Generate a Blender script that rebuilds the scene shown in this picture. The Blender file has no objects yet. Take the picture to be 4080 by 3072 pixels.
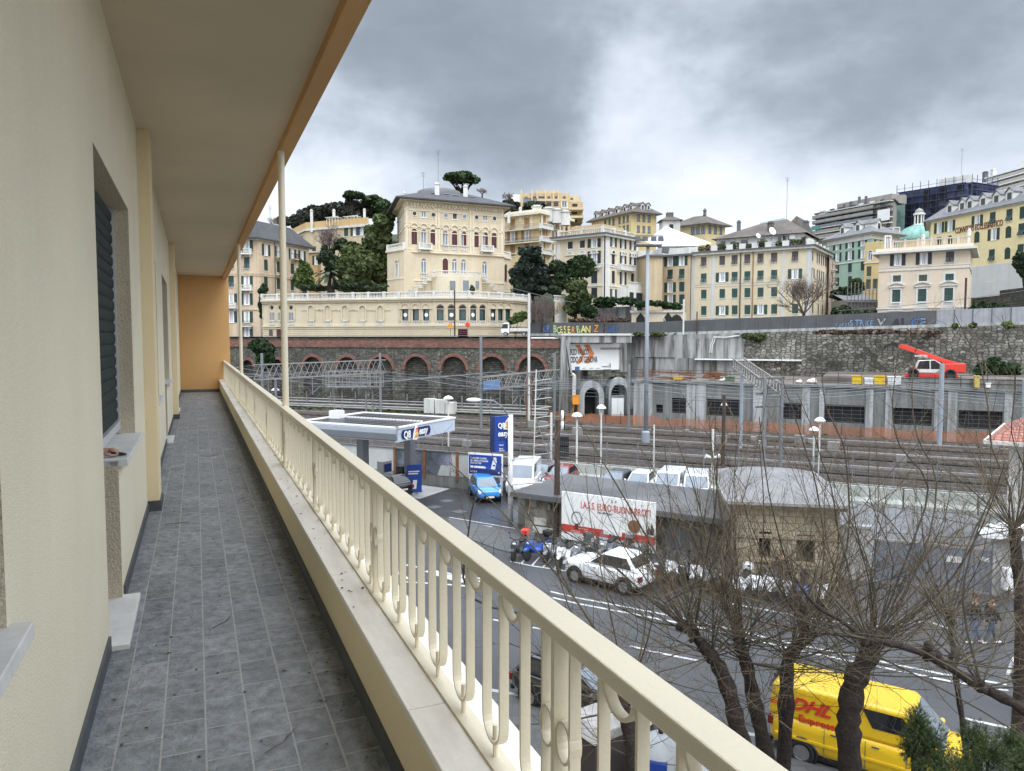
import bpy, bmesh, math, random
from mathutils import Vector, Matrix, noise as mnoise
random.seed(7)
sc = bpy.context.scene
# ---------------------------------------------------------------- camera
H = 10.6                                   # eye height above the street
TH = math.radians(3.6)                     # pitch down
PS = math.radians(23.1)                    # balcony turned this much left of the view
FL = 2951.0                                # focal length in photo pixels (4080 wide)
cam = bpy.data.cameras.new("camera"); cam.sensor_width = 36.0; cam.lens = 36*FL/4080
cam.clip_start = 0.05; cam.clip_end = 4000
camo = bpy.data.objects.new("camera", cam); sc.collection.objects.link(camo)
camo.location = (0, 0, H); camo.rotation_euler = (math.pi/2-TH, 0, 0)
sc.camera = camo
# ---------------------------------------------------------------- exposure, sun, sky
sc.view_settings.view_transform = 'Standard'; sc.view_settings.look = 'None'
sc.view_settings.gamma = 1.0; sc.view_settings.use_curve_mapping = False
sc.view_settings.exposure = 0.85
SUN_EL, SUN_AZ = math.radians(48), math.radians(152)   # high, behind the camera to the right
sl = bpy.data.lights.new("sun", 'SUN'); sl.energy = 0.9; sl.angle = math.radians(45); sl.color = (1.0, 0.965, 0.91)
so = bpy.data.objects.new("sun", sl); sc.collection.objects.link(so)
sd = Vector((math.sin(SUN_AZ)*math.cos(SUN_EL), math.cos(SUN_AZ)*math.cos(SUN_EL), math.sin(SUN_EL)))
so.rotation_euler = sd.to_track_quat('Z', 'Y').to_euler()

def ray(fx, fy):
    u = (fx-2040)/FL; v = (1536-fy)/FL
    return Vector((u, math.cos(TH)+v*math.sin(TH), -math.sin(TH)+v*math.cos(TH)))
def D(x, y): return (x*1.8445, y*1.8445)

w = bpy.data.worlds.new("World"); sc.world = w; w.use_nodes = True
nt = w.node_tree; nt.nodes.clear(); NL = nt.links.new
def N(t, **k):
    n = nt.nodes.new(t)
    for a, b in k.items(): setattr(n, a, b)
    return n
def M_(op, a, b=None, c=None, clamp=False):
    n = N('ShaderNodeMath', operation=op, use_clamp=clamp)
    for i, x in enumerate((a, b, c)):
        if x is None: continue
        if isinstance(x, (int, float)): n.inputs[i].default_value = x
        else: NL(x, n.inputs[i])
    return n.outputs[0]
out = N('ShaderNodeOutputWorld'); bg = N('ShaderNodeBackground'); bg.inputs['Strength'].default_value = 0.1
NL(bg.outputs[0], out.inputs[0])
sky = N('ShaderNodeTexSky', sky_type='NISHITA', sun_disc=False, sun_elevation=SUN_EL, sun_rotation=SUN_AZ)
tc = N('ShaderNodeTexCoord')
mp = N('ShaderNodeMapping'); mp.inputs['Scale'].default_value = (1, 1, 2.0); NL(tc.outputs['Generated'], mp.inputs[0])
def noise(vec, scale, det, rough=.55, dist=0.0):
    n = N('ShaderNodeTexNoise'); n.inputs['Scale'].default_value = scale; n.inputs['Detail'].default_value = det
    n.inputs['Roughness'].default_value = rough; n.inputs['Distortion'].default_value = dist
    NL(vec, n.inputs['Vector']); return n
n1 = noise(mp.outputs[0], 2.6, 6, .5, .25); n2 = noise(mp.outputs[0], 7.5, 6, .55, .2)
nd = noise(tc.outputs['Generated'], 3.2, 5, .6)
vm = N('ShaderNodeVectorMath', operation='MULTIPLY_ADD'); NL(nd.outputs['Color'], vm.inputs[0])
vm.inputs[1].default_value = (.34, .34, .28); NL(tc.outputs['Generated'], vm.inputs[2])
off = N('ShaderNodeVectorMath', operation='SUBTRACT'); NL(vm.outputs[0], off.inputs[0]); off.inputs[1].default_value = (.17, .17, .14)
val = M_('MULTIPLY_ADD', M_('SUBTRACT', n1.outputs['Fac'], .5), .75, .60)
val = M_('MULTIPLY_ADD', M_('SUBTRACT', n2.outputs['Fac'], .5), .62, val)
# banks of cloud: direction (through a photo pixel), radius, weight
for (x, y, r, wt) in ((1000, 130, .26, -.40), (1320, 80, .22, -.26), (820, 60, .22, -.14), (1960, 30, .24, -.34), (1720, 150, .15, -.20), (2050, 250, .12, -.20),
                      (1410, 210, .09, .26), (1490, 30, .08, .20), (620, 420, .16, .30), (1650, 320, .20, .20), (1300, 300, .08, .16), (1100, 330, .16, .0), (2150, 330, .15, .14), (2180, 130, .07, .1)):
    c = ray(*D(x, y)).normalized()
    d_ = N('ShaderNodeVectorMath', operation='DISTANCE'); NL(off.outputs[0], d_.inputs[0]); d_.inputs[1].default_value = c
    mr = N('ShaderNodeMapRange', interpolation_type='SMOOTHSTEP'); NL(d_.outputs['Value'], mr.inputs[0])
    mr.inputs[1].default_value = 0; mr.inputs[2].default_value = r*1.35; mr.inputs[3].default_value = wt; mr.inputs[4].default_value = 0
    val = M_('ADD', val, mr.outputs[0])
sz = N('ShaderNodeSeparateXYZ'); NL(tc.outputs['Generated'], sz.inputs[0])
mh = N('ShaderNodeMapRange', interpolation_type='SMOOTHSTEP'); NL(sz.outputs['Z'], mh.inputs[0])
for i_, q_ in enumerate((.09, .30, .34, 0)): mh.inputs[i_+1].default_value = q_
val = M_('ADD', val, mh.outputs[0])
cr = N('ShaderNodeValToRGB'); NL(val, cr.inputs[0])
cr.color_ramp.interpolation = 'B_SPLINE'
els = cr.color_ramp.elements
els[0].position = 0.08; els[0].color = (.175, .20, .235, 1)
els[1].position = 1.0; els[1].color = (.60, .63, .67, 1)
for p_, c_ in ((.30, (.225, .255, .30, 1)), (.52, (.37, .41, .47, 1)), (.74, (.47, .51, .57, 1))):
    e = els.new(p_); e.color = c_
sx = N('ShaderNodeSeparateXYZ'); NL(tc.outputs['Generated'], sx.inputs[0])
def mrange(src, a, b, c, d):
    m = N('ShaderNodeMapRange', interpolation_type='SMOOTHSTEP'); NL(src, m.inputs[0])
    for i, x in enumerate((a, b, c, d)): m.inputs[i+1].default_value = x
    return m.outputs[0]
# an overcast sky is brighter towards the zenith and on the sun's side (behind the camera)
gain = M_("MULTIPLY", mrange(sx.outputs["Z"], .42, .82, 1.0, 3.5), mrange(sx.outputs["Y"], .35, -.6, 1.0, 1.5))
gain = M_('MULTIPLY', gain, 10.0)
sc1 = N('ShaderNodeVectorMath', operation='SCALE'); NL(cr.outputs[0], sc1.inputs[0]); NL(gain, sc1.inputs['Scale'])
mx = N('ShaderNodeMixRGB'); mx.inputs[0].default_value = 0.95
NL(sky.outputs[0], mx.inputs[1]); NL(sc1.outputs[0], mx.inputs[2]); NL(mx.outputs[0], bg.inputs[0])

# ---------------------------------------------------------------- pixels to places
def view(x0, y0, s): return lambda x, y: (x0+x/s, y0+y/s)
V1 = view(900, 640, 2.1925); V2 = view(1500, 640, 2.1925); V3 = view(2000, 700, 2.38); V4 = view(2600, 800, 2.765); V5 = view(3200, 620, 2.136)
V6 = view(900, 1250, 2.2213); V7 = view(1600, 1250, 2.777); V8 = view(2200, 1250, 2.38); V9 = view(3000, 1250, 2.048)
VA = view(1600, 1750, 2.2213); VB = view(2100, 1850, 2.4578); VC = view(2900, 1850, 1.8746); VD = view(2000, 2400, 2.212); VE = view(2900, 2300, 1.8746)
CAM = Vector((0, 0, H))
def at(p, d):                 # the point seen at photo pixel p, d metres ahead
    r = ray(*p); return CAM + r*(d/r.y)
def onz(p, z):                # where the ray through p meets the level z
    r = ray(*p); return CAM + r*((z-H)/r.z)
def dz(p, z): return onz(p, z).y
# ---------------------------------------------------------------- mesh building
class MB:
    def __init__(s, T=None): s.v = []; s.f = []; s.T = T
    def add(s, vs, fs):
        b = len(s.v)
        if s.T is not None: vs = [s.T @ Vector(q) for q in vs]
        s.v.extend(tuple(q) for q in vs); s.f.extend([tuple(i+b for i in f) for f in fs]); return s
    def quad(s, *p): return s.add(p, [tuple(range(len(p)))])
    def box(s, x0, x1, y0, y1, z0, z1):
        return s.add([(x0,y0,z0),(x1,y0,z0),(x1,y1,z0),(x0,y1,z0),(x0,y0,z1),(x1,y0,z1),(x1,y1,z1),(x0,y1,z1)],
                     [(0,3,2,1),(4,5,6,7),(0,1,5,4),(1,2,6,5),(2,3,7,6),(3,0,4,7)])
    def prism(s, poly, z0, z1):
        n = len(poly)
        return s.add([(x,y,z0) for x,y in poly]+[(x,y,z1) for x,y in poly],
                     [tuple(range(n))[::-1], tuple(range(n,2*n))]+[(i,(i+1)%n,(i+1)%n+n,i+n) for i in range(n)])
    def ext(s, poly, y0, y1):            # polygon in the xz plane, extruded along y
        n = len(poly)
        return s.add([(x,y0,z) for x,z in poly]+[(x,y1,z) for x,z in poly],
                     [tuple(range(n)), tuple(range(n,2*n))[::-1]]+[(i,i+n,(i+1)%n+n,(i+1)%n) for i in range(n)])
    def bar(s, a, b, w, h=None):
        a = Vector(a); b = Vector(b); h = h or w; d = (b-a).normalized()
        up = Vector((0,0,1)) if abs(d.z) < .9 else Vector((0,1,0))
        sx = d.cross(up).normalized()*(w/2); sz = d.cross(sx).normalized()*(h/2)
        return s.add([a-sx-sz,a+sx-sz,a+sx+sz,a-sx+sz,b-sx-sz,b+sx-sz,b+sx+sz,b-sx+sz],
                     [(3,2,1,0),(4,5,6,7),(0,1,5,4),(1,2,6,5),(2,3,7,6),(3,0,4,7)])
    def tube(s, pts, r, n=6):
        pts = [Vector(p) for p in pts]; m = len(pts)
        rs = r if isinstance(r, (list, tuple)) else [r]*m
        vs = []; fs = []; prev = None
        for i, p in enumerate(pts):
            d = (pts[min(i+1,m-1)]-pts[max(i-1,0)])
            if d.length < 1e-9: d = Vector((0,0,1))
            d.normalize()
            if prev is None:
                a = Vector((0,0,1)) if abs(d.z) < .9 else Vector((1,0,0))
                sx = d.cross(a).normalized()
            else:
                sx = (prev-d*prev.dot(d))
                sx = sx.normalized() if sx.length > 1e-6 else d.cross(Vector((1,0,.3))).normalized()
            prev = sx; sy = d.cross(sx)
            for k in range(n):
                t = 2*math.pi*k/n; vs.append(p+(sx*math.cos(t)+sy*math.sin(t))*rs[i])
        for i in range(m-1):
            for k in range(n):
                fs.append((i*n+k, i*n+(k+1)%n, (i+1)*n+(k+1)%n, (i+1)*n+k))
        if n > 3 or rs[-1] > .03: fs.append(tuple(range(n))[::-1]); fs.append(tuple((m-1)*n+k for k in range(n)))
        return s.add(vs, fs)
    def lathe(s, prof, n=16, c=(0,0,0)):
        vs = []; fs = []; m = len(prof)
        for r, z in prof:
            for k in range(n):
                t = 2*math.pi*k/n; vs.append((c[0]+r*math.cos(t), c[1]+r*math.sin(t), c[2]+z))
        for i in range(m-1):
            for k in range(n): fs.append((i*n+k, i*n+(k+1)%n, (i+1)*n+(k+1)%n, (i+1)*n+k))
        fs.append(tuple(range(n))[::-1]); fs.append(tuple((m-1)*n+k for k in range(n)))
        return s.add(vs, fs)
    def cyl(s, c, r, h, axis='z', n=16):
        old = s.T; R = {'z': Matrix(), 'x': Matrix.Rotation(math.pi/2, 4, 'Y'), 'y': Matrix.Rotation(-math.pi/2, 4, 'X')}[axis]
        s.T = (old if old is not None else Matrix()) @ Matrix.Translation(c) @ R
        s.lathe([(r,-h/2),(r,h/2)], n); s.T = old; return s
    def ball(s, c, rx, ry, rz, n=12, m=7):
        vs = []; fs = []
        for i in range(m+1):
            a = math.pi*i/m-math.pi/2
            for k in range(n):
                t = 2*math.pi*k/n; vs.append((c[0]+rx*math.cos(a)*math.cos(t), c[1]+ry*math.cos(a)*math.sin(t), c[2]+rz*math.sin(a)))
        for i in range(m):
            for k in range(n): fs.append((i*n+k, i*n+(k+1)%n, (i+1)*n+(k+1)%n, (i+1)*n+k))
        return s.add(vs, fs)
    def mesh(s, name, m, smooth=False):
        me = bpy.data.meshes.new(name); me.from_pydata(s.v, [], s.f); me.materials.append(m)
        if smooth: me.polygons.foreach_set('use_smooth', [True]*len(me.polygons))
        me.update(); return me
    def build(s, name, m, parent=None, loc=(0,0,0), rz=0.0, smooth=False, bevel=0, sub=0):
        return link(name, s.mesh(name, m, smooth), parent, loc, rz, bevel, sub)
def link(name, me, parent=None, loc=(0,0,0), rz=0.0, bevel=0, sub=0):
    o = bpy.data.objects.new(name, me); sc.collection.objects.link(o)
    o.location = loc; o.rotation_euler = (0,0,rz)
    if parent is not None: o.parent = parent
    if bevel:
        b = o.modifiers.new("bevel", 'BEVEL'); b.width = bevel; b.segments = 2; b.limit_method = 'ANGLE'; b.angle_limit = math.radians(35)
    if sub:
        b = o.modifiers.new("sub", 'SUBSURF'); b.levels = sub; b.render_levels = sub
    return o
def tag(o, label, cat, group=None, kind=None):
    o['label'] = label; o['category'] = cat
    if group: o['group'] = group
    if kind: o['kind'] = kind
    return o
def struct(o): o['kind'] = 'structure'; return o
def thing(name, label, cat, loc=(0,0,0), rz=0.0, group=None):
    o = bpy.data.objects.new(name, None); sc.collection.objects.link(o); o.empty_display_size = .2
    o.location = loc; o.rotation_euler = (0,0,rz)
    return tag(o, label, cat, group)
def dup(root, loc, rz=0.0, label=None, group=None):
    def cp(o, par):
        c = o.copy(); sc.collection.objects.link(c)
        if par is not None: c.parent = par
        for ch in kids.get(o, ()): cp(ch, c)
        return c
    kids = {}
    for o in sc.objects:
        if o.parent is not None: kids.setdefault(o.parent, []).append(o)
    r = cp(root, None); r.location = loc; r.rotation_euler = (0,0,rz)
    if label: r['label'] = label
    if group: r['group'] = group
    return r
def text(body, size, m, parent, T, name='lettering', depth=.01, align='LEFT', sx=1.0, bold=0.0, shear=0.0):
    cu = bpy.data.curves.new('t', 'FONT'); cu.body = body; cu.size = size; cu.extrude = depth; cu.align_x = align; cu.offset = bold; cu.shear = shear
    cu.resolution_u = 3
    t = bpy.data.objects.new('t', cu); me = bpy.data.meshes.new_from_object(t)
    me.transform(T @ Matrix.Rotation(math.pi/2, 4, 'X') @ Matrix.Diagonal((sx,1,1,1)))
    me.materials.clear(); me.materials.append(m); bpy.data.objects.remove(t); bpy.data.curves.remove(cu); me.name = name
    return link(name, me, parent)
# ---------------------------------------------------------------- materials
def lin(c): return tuple(((x/255+.055)/1.055)**2.4 if x > 10 else x/255/12.92 for x in c)
MATS = {}
def mat(name, col, rough=.8, var=.12, scale=.6, bump=0.0, bscale=30.0, metal=0.0, streak=0.0, scol=(.06,.055,.045), spec=.5, coords='Object', fine=0.0, fscale=60, isl=0.0, bdist=.02, coat=0.0, ssc=(1.2,1.2,.12)):
    m = bpy.data.materials.new(name); m.use_nodes = True; t = m.node_tree; L = t.links.new; b = t.nodes['Principled BSDF']
    b.inputs['Roughness'].default_value = rough; b.inputs['Metallic'].default_value = metal; b.inputs['Specular IOR Level'].default_value = spec
    b.inputs['Coat Weight'].default_value = coat; b.inputs['Coat Roughness'].default_value = .08
    tc = t.nodes.new('ShaderNodeTexCoord'); co = tc.outputs[coords]
    def nz(s, d=5, sc_=None, r=.6):
        n = t.nodes.new('ShaderNodeTexNoise'); n.inputs['Scale'].default_value = s; n.inputs['Detail'].default_value = d; n.inputs['Roughness'].default_value = r
        if sc_:
            mp = t.nodes.new('ShaderNodeMapping'); mp.inputs['Scale'].default_value = sc_; L(co, mp.inputs[0]); L(mp.outputs[0], n.inputs['Vector'])
        else: L(co, n.inputs['Vector'])
        return n.outputs['Fac']
    def rng(x, a, b_, c, d):
        n = t.nodes.new('ShaderNodeMapRange'); L(x, n.inputs[0])
        for i, q in enumerate((a,b_,c,d)): n.inputs[i+1].default_value = q
        return n.outputs[0]
    def mul(x, k):
        n = t.nodes.new('ShaderNodeVectorMath'); n.operation = 'SCALE'; L(x, n.inputs[0]); L(k, n.inputs['Scale']); return n.outputs[0]
    def mix(f, a, b2):
        n = t.nodes.new('ShaderNodeMixRGB'); L(f, n.inputs[0])
        for i, q in ((1,a),(2,b2)):
            if isinstance(q, tuple): n.inputs[i].default_value = (*q, 1)
            else: L(q, n.inputs[i])
        return n.outputs[0]
    rgb = t.nodes.new('ShaderNodeRGB'); rgb.outputs[0].default_value = (*col, 1); c = rgb.outputs[0]
    if var: c = mul(c, rng(nz(scale), .3, .7, 1-var, 1+var))
    if fine: c = mul(c, rng(nz(fscale, 3), .3, .7, 1-fine, 1+fine))
    if isl:
        g = t.nodes.new('ShaderNodeNewGeometry'); c = mul(c, rng(g.outputs['Random Per Island'], 0, 1, 1-isl, 1+isl))
    if streak: c = mix(rng(nz(1.0, 6, ssc, .65), .43, .64, 0, streak), c, scol)
    L(c, b.inputs['Base Color'])
    if bump:
        bn = t.nodes.new('ShaderNodeBump'); bn.inputs['Strength'].default_value = bump; bn.inputs['Distance'].default_value = bdist
        L(nz(bscale, 4), bn.inputs['Height']); L(bn.outputs[0], b.inputs['Normal'])
    m['rgb'] = rgb.name; MATS[name] = m; return m
def tilemat(name, cols, mortar, bw, bh, msize=.02, rough=.7, axes='xz', off=.5, var=.3, nscale=3.0, bump=.4, dirt=0.0, dcol=(.02,.02,.018), distort=0.0, dscale=.35, vor=False, streakz=False, green=0.0, msmooth=.1):
    """courses of brick, block, rubble or tile on a plane of the object's own axes"""
    m = bpy.data.materials.new(name); m.use_nodes = True; t = m.node_tree; L = t.links.new; b = t.nodes['Principled BSDF']
    b.inputs['Roughness'].default_value = rough
    tc = t.nodes.new('ShaderNodeTexCoord'); s = t.nodes.new('ShaderNodeSeparateXYZ'); L(tc.outputs['Object'], s.inputs[0])
    cb = t.nodes.new('ShaderNodeCombineXYZ'); L(s.outputs[axes[0].upper()], cb.inputs[0]); L(s.outputs[axes[1].upper()], cb.inputs[1])
    vec = cb.outputs[0]
    def nz(v, sc_, d=5, r=.6):
        n = t.nodes.new('ShaderNodeTexNoise'); n.inputs['Scale'].default_value = sc_; n.inputs['Detail'].default_value = d; n.inputs['Roughness'].default_value = r; L(v, n.inputs['Vector']); return n
    if distort:
        n = nz(vec, 1.6, 3); k = t.nodes.new('ShaderNodeVectorMath'); k.operation = 'MULTIPLY_ADD'; L(n.outputs['Color'], k.inputs[0]); k.inputs[1].default_value = (distort,)*3; L(vec, k.inputs[2]); vec2 = k.outputs[0]
    else: vec2 = vec
    if vor:
        mp = t.nodes.new('ShaderNodeMapping'); mp.inputs['Scale'].default_value = (1/bw, 1/bh, 0); L(vec2, mp.inputs[0])
        v1 = t.nodes.new('ShaderNodeTexVoronoi'); v1.voronoi_dimensions = '2D'; v1.inputs['Randomness'].default_value = .75; v1.inputs['Scale'].default_value = 1; L(mp.outputs[0], v1.inputs['Vector'])
        v2 = t.nodes.new('ShaderNodeTexVoronoi'); v2.voronoi_dimensions = '2D'; v2.feature = 'DISTANCE_TO_EDGE'; v2.inputs['Randomness'].default_value = .75; v2.inputs['Scale'].default_value = 1; L(mp.outputs[0], v2.inputs['Vector'])
        sv = t.nodes.new('ShaderNodeSeparateColor'); L(v1.outputs['Color'], sv.inputs[0]); rnd = sv.outputs[0]
        mr = t.nodes.new('ShaderNodeMapRange'); L(v2.outputs['Distance'], mr.inputs[0]); mr.inputs[1].default_value = msize*.4; mr.inputs[2].default_value = msize*2.2; mr.inputs[3].default_value = 1; mr.inputs[4].default_value = 0; mort = mr.outputs[0]
    else:
        br = t.nodes.new('ShaderNodeTexBrick'); L(vec2, br.inputs['Vector']); br.offset = off
        br.inputs['Color1'].default_value = (0,0,0,1); br.inputs['Color2'].default_value = (1,1,1,1); br.inputs['Mortar'].default_value = (.5,.5,.5,1)
        br.inputs['Scale'].default_value = 1; br.inputs['Mortar Size'].default_value = msize; br.inputs['Mortar Smooth'].default_value = msmooth
        br.inputs['Brick Width'].default_value = bw; br.inputs['Row Height'].default_value = bh
        sv = t.nodes.new('ShaderNodeSeparateColor'); L(br.outputs['Color'], sv.inputs[0]); rnd = sv.outputs[0]; mort = br.outputs['Fac']
    r = t.nodes.new('ShaderNodeValToRGB'); L(rnd, r.inputs[0]); r.color_ramp.interpolation = 'LINEAR'
    e = r.color_ramp.elements
    while len(e) < len(cols): e.new(.5)
    for i, cc in enumerate(cols): e[i].position = i/max(1,len(cols)-1); e[i].color = (*cc, 1)
    n = nz(vec, nscale, 6, .65); k = t.nodes.new('ShaderNodeMapRange'); L(n.outputs['Fac'], k.inputs[0])
    for i, q in enumerate((.25,.75,1-var,1+var)): k.inputs[i+1].default_value = q
    c = t.nodes.new('ShaderNodeVectorMath'); c.operation = 'SCALE'; L(r.outputs[0], c.inputs[0]); L(k.outputs[0], c.inputs['Scale'])
    mm = t.nodes.new('ShaderNodeMixRGB'); L(mort, mm.inputs[0]); L(c.outputs[0], mm.inputs[1]); mm.inputs[2].default_value = (*mortar, 1); col = mm.outputs[0]
    def over(col, color, sc3, lo, hi, amt):
        mp = t.nodes.new('ShaderNodeMapping'); mp.inputs['Scale'].default_value = sc3; L(vec, mp.inputs[0])
        n2 = nz(mp.outputs[0], 1.0, 7, .68); k2 = t.nodes.new('ShaderNodeMapRange'); L(n2.outputs['Fac'], k2.inputs[0])
        for i, q in enumerate((lo, hi, 0, amt)): k2.inputs[i+1].default_value = q
        x = t.nodes.new('ShaderNodeMixRGB'); L(k2.outputs[0], x.inputs[0]); L(col, x.inputs[1]); x.inputs[2].default_value = (*color, 1); return x.outputs[0]
    if dirt: col = over(col, dcol, (dscale, dscale*(.3 if streakz else 1), 1), .45, .68, dirt)
    if green: col = over(col, (.035,.045,.018), (dscale*1.7, dscale*1.3, 1), .52, .66, green)
    L(col, b.inputs['Base Color'])
    if bump:
        bn = t.nodes.new('ShaderNodeBump'); bn.inputs['Strength'].default_value = bump; bn.inputs['Distance'].default_value = .03
        iv = t.nodes.new('ShaderNodeMath'); iv.operation = 'MULTIPLY_ADD'; L(mort, iv.inputs[0]); iv.inputs[1].default_value = -.8; L(n.outputs['Fac'], iv.inputs[2])
        L(iv.outputs[0], bn.inputs['Height']); L(bn.outputs[0], b.inputs['Normal'])
    MATS[name] = m; return m
K = lambda *a: lin(a)
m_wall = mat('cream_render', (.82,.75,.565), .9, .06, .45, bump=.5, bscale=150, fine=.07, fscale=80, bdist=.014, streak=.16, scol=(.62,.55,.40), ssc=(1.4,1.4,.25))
m_pil = mat('ochre_cream_render', (.78,.65,.42), .9, .04, .5, bump=.3, bscale=150, fine=.04, bdist=.012)
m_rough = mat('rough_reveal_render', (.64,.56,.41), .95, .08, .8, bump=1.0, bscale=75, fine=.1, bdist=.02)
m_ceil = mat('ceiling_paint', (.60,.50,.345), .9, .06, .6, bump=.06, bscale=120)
m_orange = mat('orange_render', (.58,.335,.135), .9, .05, .5, bump=.2, bscale=120)
m_rail = mat('cream_metal_paint', (.73,.655,.49), .38, .04, 2, bump=.5, bscale=55, bdist=.0035)
m_sill = mat('pale_marble', (.66,.65,.62), .5, .08, 5, fine=.05, fscale=20)
m_trav = mat('travertine', (.84,.79,.70), .55, .06, 3, streak=.38, scol=(.50,.41,.32), ssc=(5,.8,5), fine=.03, fscale=40)
m_slateskirt = mat('slate_skirting', (.075,.08,.085), .6, .2, 6)
m_tile = tilemat('slate_tiles', [(.145,.155,.163),(.205,.215,.224),(.165,.173,.18),(.24,.248,.255)], (.33,.33,.32), .27, .172, .0046, .55, 'yx', .37, .60, 13.0, .9, dirt=.35, dcol=(.24,.245,.25), dscale=1.8)
m_shut = mat('dark_roller', (.022,.031,.031), .7, .06, 3, spec=.2)
m_alu = mat('pale_aluminium', (.55,.57,.58), .4, .03, 3, metal=.3)
m_asph = mat('wet_asphalt', (.058,.059,.062), .5, .22, .25, bump=.25, bscale=60, fine=.12, fscale=25)
m_asph2 = mat('dark_wet_asphalt', (.04,.041,.044), .30, .4, .35, bump=.2, bscale=50, fine=.15, fscale=15)
m_conc = mat('pale_concrete', (.36,.36,.345), .85, .14, .5, bump=.2, bscale=20)
m_paint = mat('road_paint', (.46,.46,.445), .7, .3, 3, fine=.15, fscale=14)
m_pave = tilemat('pavement', [(.085,.085,.085),(.10,.10,.10)], (.07,.07,.068), .6, .4, .015, .7, 'xy', .5, .25, 3)
m_ground = mat('earth', (.09,.085,.07), .95, .3, .2)
m_ballast = mat('track_ballast', (.034,.031,.028), .95, .35, .12, bump=.9, bscale=9, fine=.6, fscale=5, streak=.55, scol=(.045,.050,.025), ssc=(.10,.45,1), bdist=.1)
m_railm = mat('rail_steel', (.22,.18,.155), .4, .35, 1, metal=.4)
m_sleeper = mat('sleeper', (.05,.045,.04), .9, .3, 1)
m_white = mat('white_paint', (.78,.78,.76), .45, .04, 1)
m_offw = mat('weathered_white', (.62,.61,.57), .7, .1, 1, streak=.35, scol=(.25,.23,.2))
m_glass = mat('window_glass', (.16,.19,.22), .12, .3, .4, spec=.9)
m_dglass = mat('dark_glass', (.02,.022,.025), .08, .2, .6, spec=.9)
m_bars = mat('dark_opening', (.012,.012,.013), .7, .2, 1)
m_steel = mat('galvanised_steel', (.22,.23,.24), .5, .12, .8, metal=.35)
m_steelw = mat('pale_grey_steel', (.25,.245,.23), .55, .12, 1, streak=.2, scol=(.2,.14,.1))
m_dsteel = mat('dark_grey_steel', (.10,.105,.11), .5, .1, 1)
m_rust = mat('dark_rusty_steel', (.055,.035,.028), .7, .3, 1.5)
m_black = mat('black_plastic', (.015,.015,.016), .45, .1, 2)
m_tyre = mat('tyre_rubber', (.018,.018,.018), .8, .1, 4)
m_rim = mat('alloy_rim', (.38,.38,.39), .35, .05, 4, metal=.7)
m_slate = mat('slate_roof', (.055,.055,.058), .75, .3, .5, bump=.4, bscale=4, fine=.25, fscale=3.2, bdist=.08)
m_slatel = mat('light_slate_roof', (.16,.16,.163), .75, .2, .5, bump=.4, bscale=4, fine=.2, fscale=3.2, bdist=.08)
m_slateb = mat('brown_slate_roof', (.105,.088,.075), .8, .3, .5, bump=.4, bscale=4, fine=.3, fscale=3.2, bdist=.08)
m_redtile = tilemat('red_roof_tiles', [(.36,.13,.09),(.45,.19,.13),(.32,.12,.09)], (.13,.06,.05), .3, .22, .03, .8, 'xy', 0, .25, 3)
m_green = mat('dark_green_shutter', (.022,.05,.042), .6, .25, 2)
m_green2 = mat('bottle_green_shutter', (.03,.072,.062), .6, .3, 1.5)
m_olive = mat('olive_shutter', (.07,.08,.045), .6, .2, 2)
m_grshut = mat('grey_brown_shutter', (.085,.075,.07), .7, .25, 2)
m_maroon = mat('maroon_shutter', (.070,.012,.016), .55, .2, 2)
m_brownsh = mat('tan_shutter', (.30,.17,.07), .65, .2, 2)
m_navysh = mat('blue_black_shutter', (.02,.025,.035), .55, .2, 2)
m_iron = mat('wrought_iron', (.03,.03,.032), .6, .1, 2)
m_bark = mat('dark_bark', (.032,.023,.018), .95, .45, 5, bump=1.0, bscale=14, fine=.3, fscale=25, bdist=.05)
m_twig = mat('olive_grey_bark', (.064,.054,.036), .9, .5, .8, isl=.6)
m_twigf = mat('brown_twigs', (.13,.095,.075), .9, .25, 1, isl=.3)
m_twigp = mat('purple_brown_twigs', (.13,.09,.085), .9, .25, 1, isl=.3)
def leafm(name, col, isl=.5): return mat(name, col, .65, .35, .22, isl=isl, spec=.25)
m_lf1 = leafm('dark_evergreen_leaves', (.032,.050,.022)); m_lf2 = leafm('olive_green_leaves', (.065,.085,.028)); m_lf3 = leafm('deep_cedar_needles', (.022,.034,.024))
m_lf4 = leafm('bright_green_leaves', (.075,.11,.03)); m_lf5 = leafm('ivy_leaves', (.022,.045,.015)); m_lf6 = leafm('reddish_hedge_leaves', (.085,.055,.04))
m_pine = leafm('pine_needles', (.035,.062,.02)); m_oak = leafm('holm_oak_leaves', (.040,.044,.030))
m_orangenet = mat('orange_net', (.42,.15,.055), .85, .25, .3, streak=.35, scol=(.2,.1,.06), ssc=(2.5,2.5,.4))
m_scaff = mat('navy_scaffold_net', (.07,.085,.17), .7, .35, .25, fine=.2, fscale=1.5)
m_yellowp = mat('yellow_paint', (.78,.50,.015), .3, .05, .8, coat=.5)
m_orangep = mat('orange_paint', (.75,.27,.02), .5, .1, 1)
m_redp = mat('red_machine_paint', (.66,.045,.025), .4, .08, 1, coat=.3)
m_blue = mat('sign_blue', (.015,.055,.30), .35, .06, .5)
m_navy = mat('sign_navy', (.012,.025,.11), .35, .06, .5)
m_bluep = mat('bright_blue_paint', (.05,.27,.72), .25, .04, 1, coat=.7)
m_carw = mat('white_car_paint', (.75,.76,.77), .22, .02, 1, coat=.8)
m_cargrey = mat('grey_car_paint', (.20,.22,.24), .25, .03, 1, metal=.4, coat=.8)
m_cardk = mat('dark_grey_car_paint', (.10,.11,.12), .25, .03, 1, metal=.4, coat=.8)
m_carred = mat('dark_red_car_paint', (.20,.018,.018), .25, .03, 1, coat=.8)
m_carblk = mat('black_car_paint', (.012,.012,.013), .15, .03, 1, coat=.9)
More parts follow.
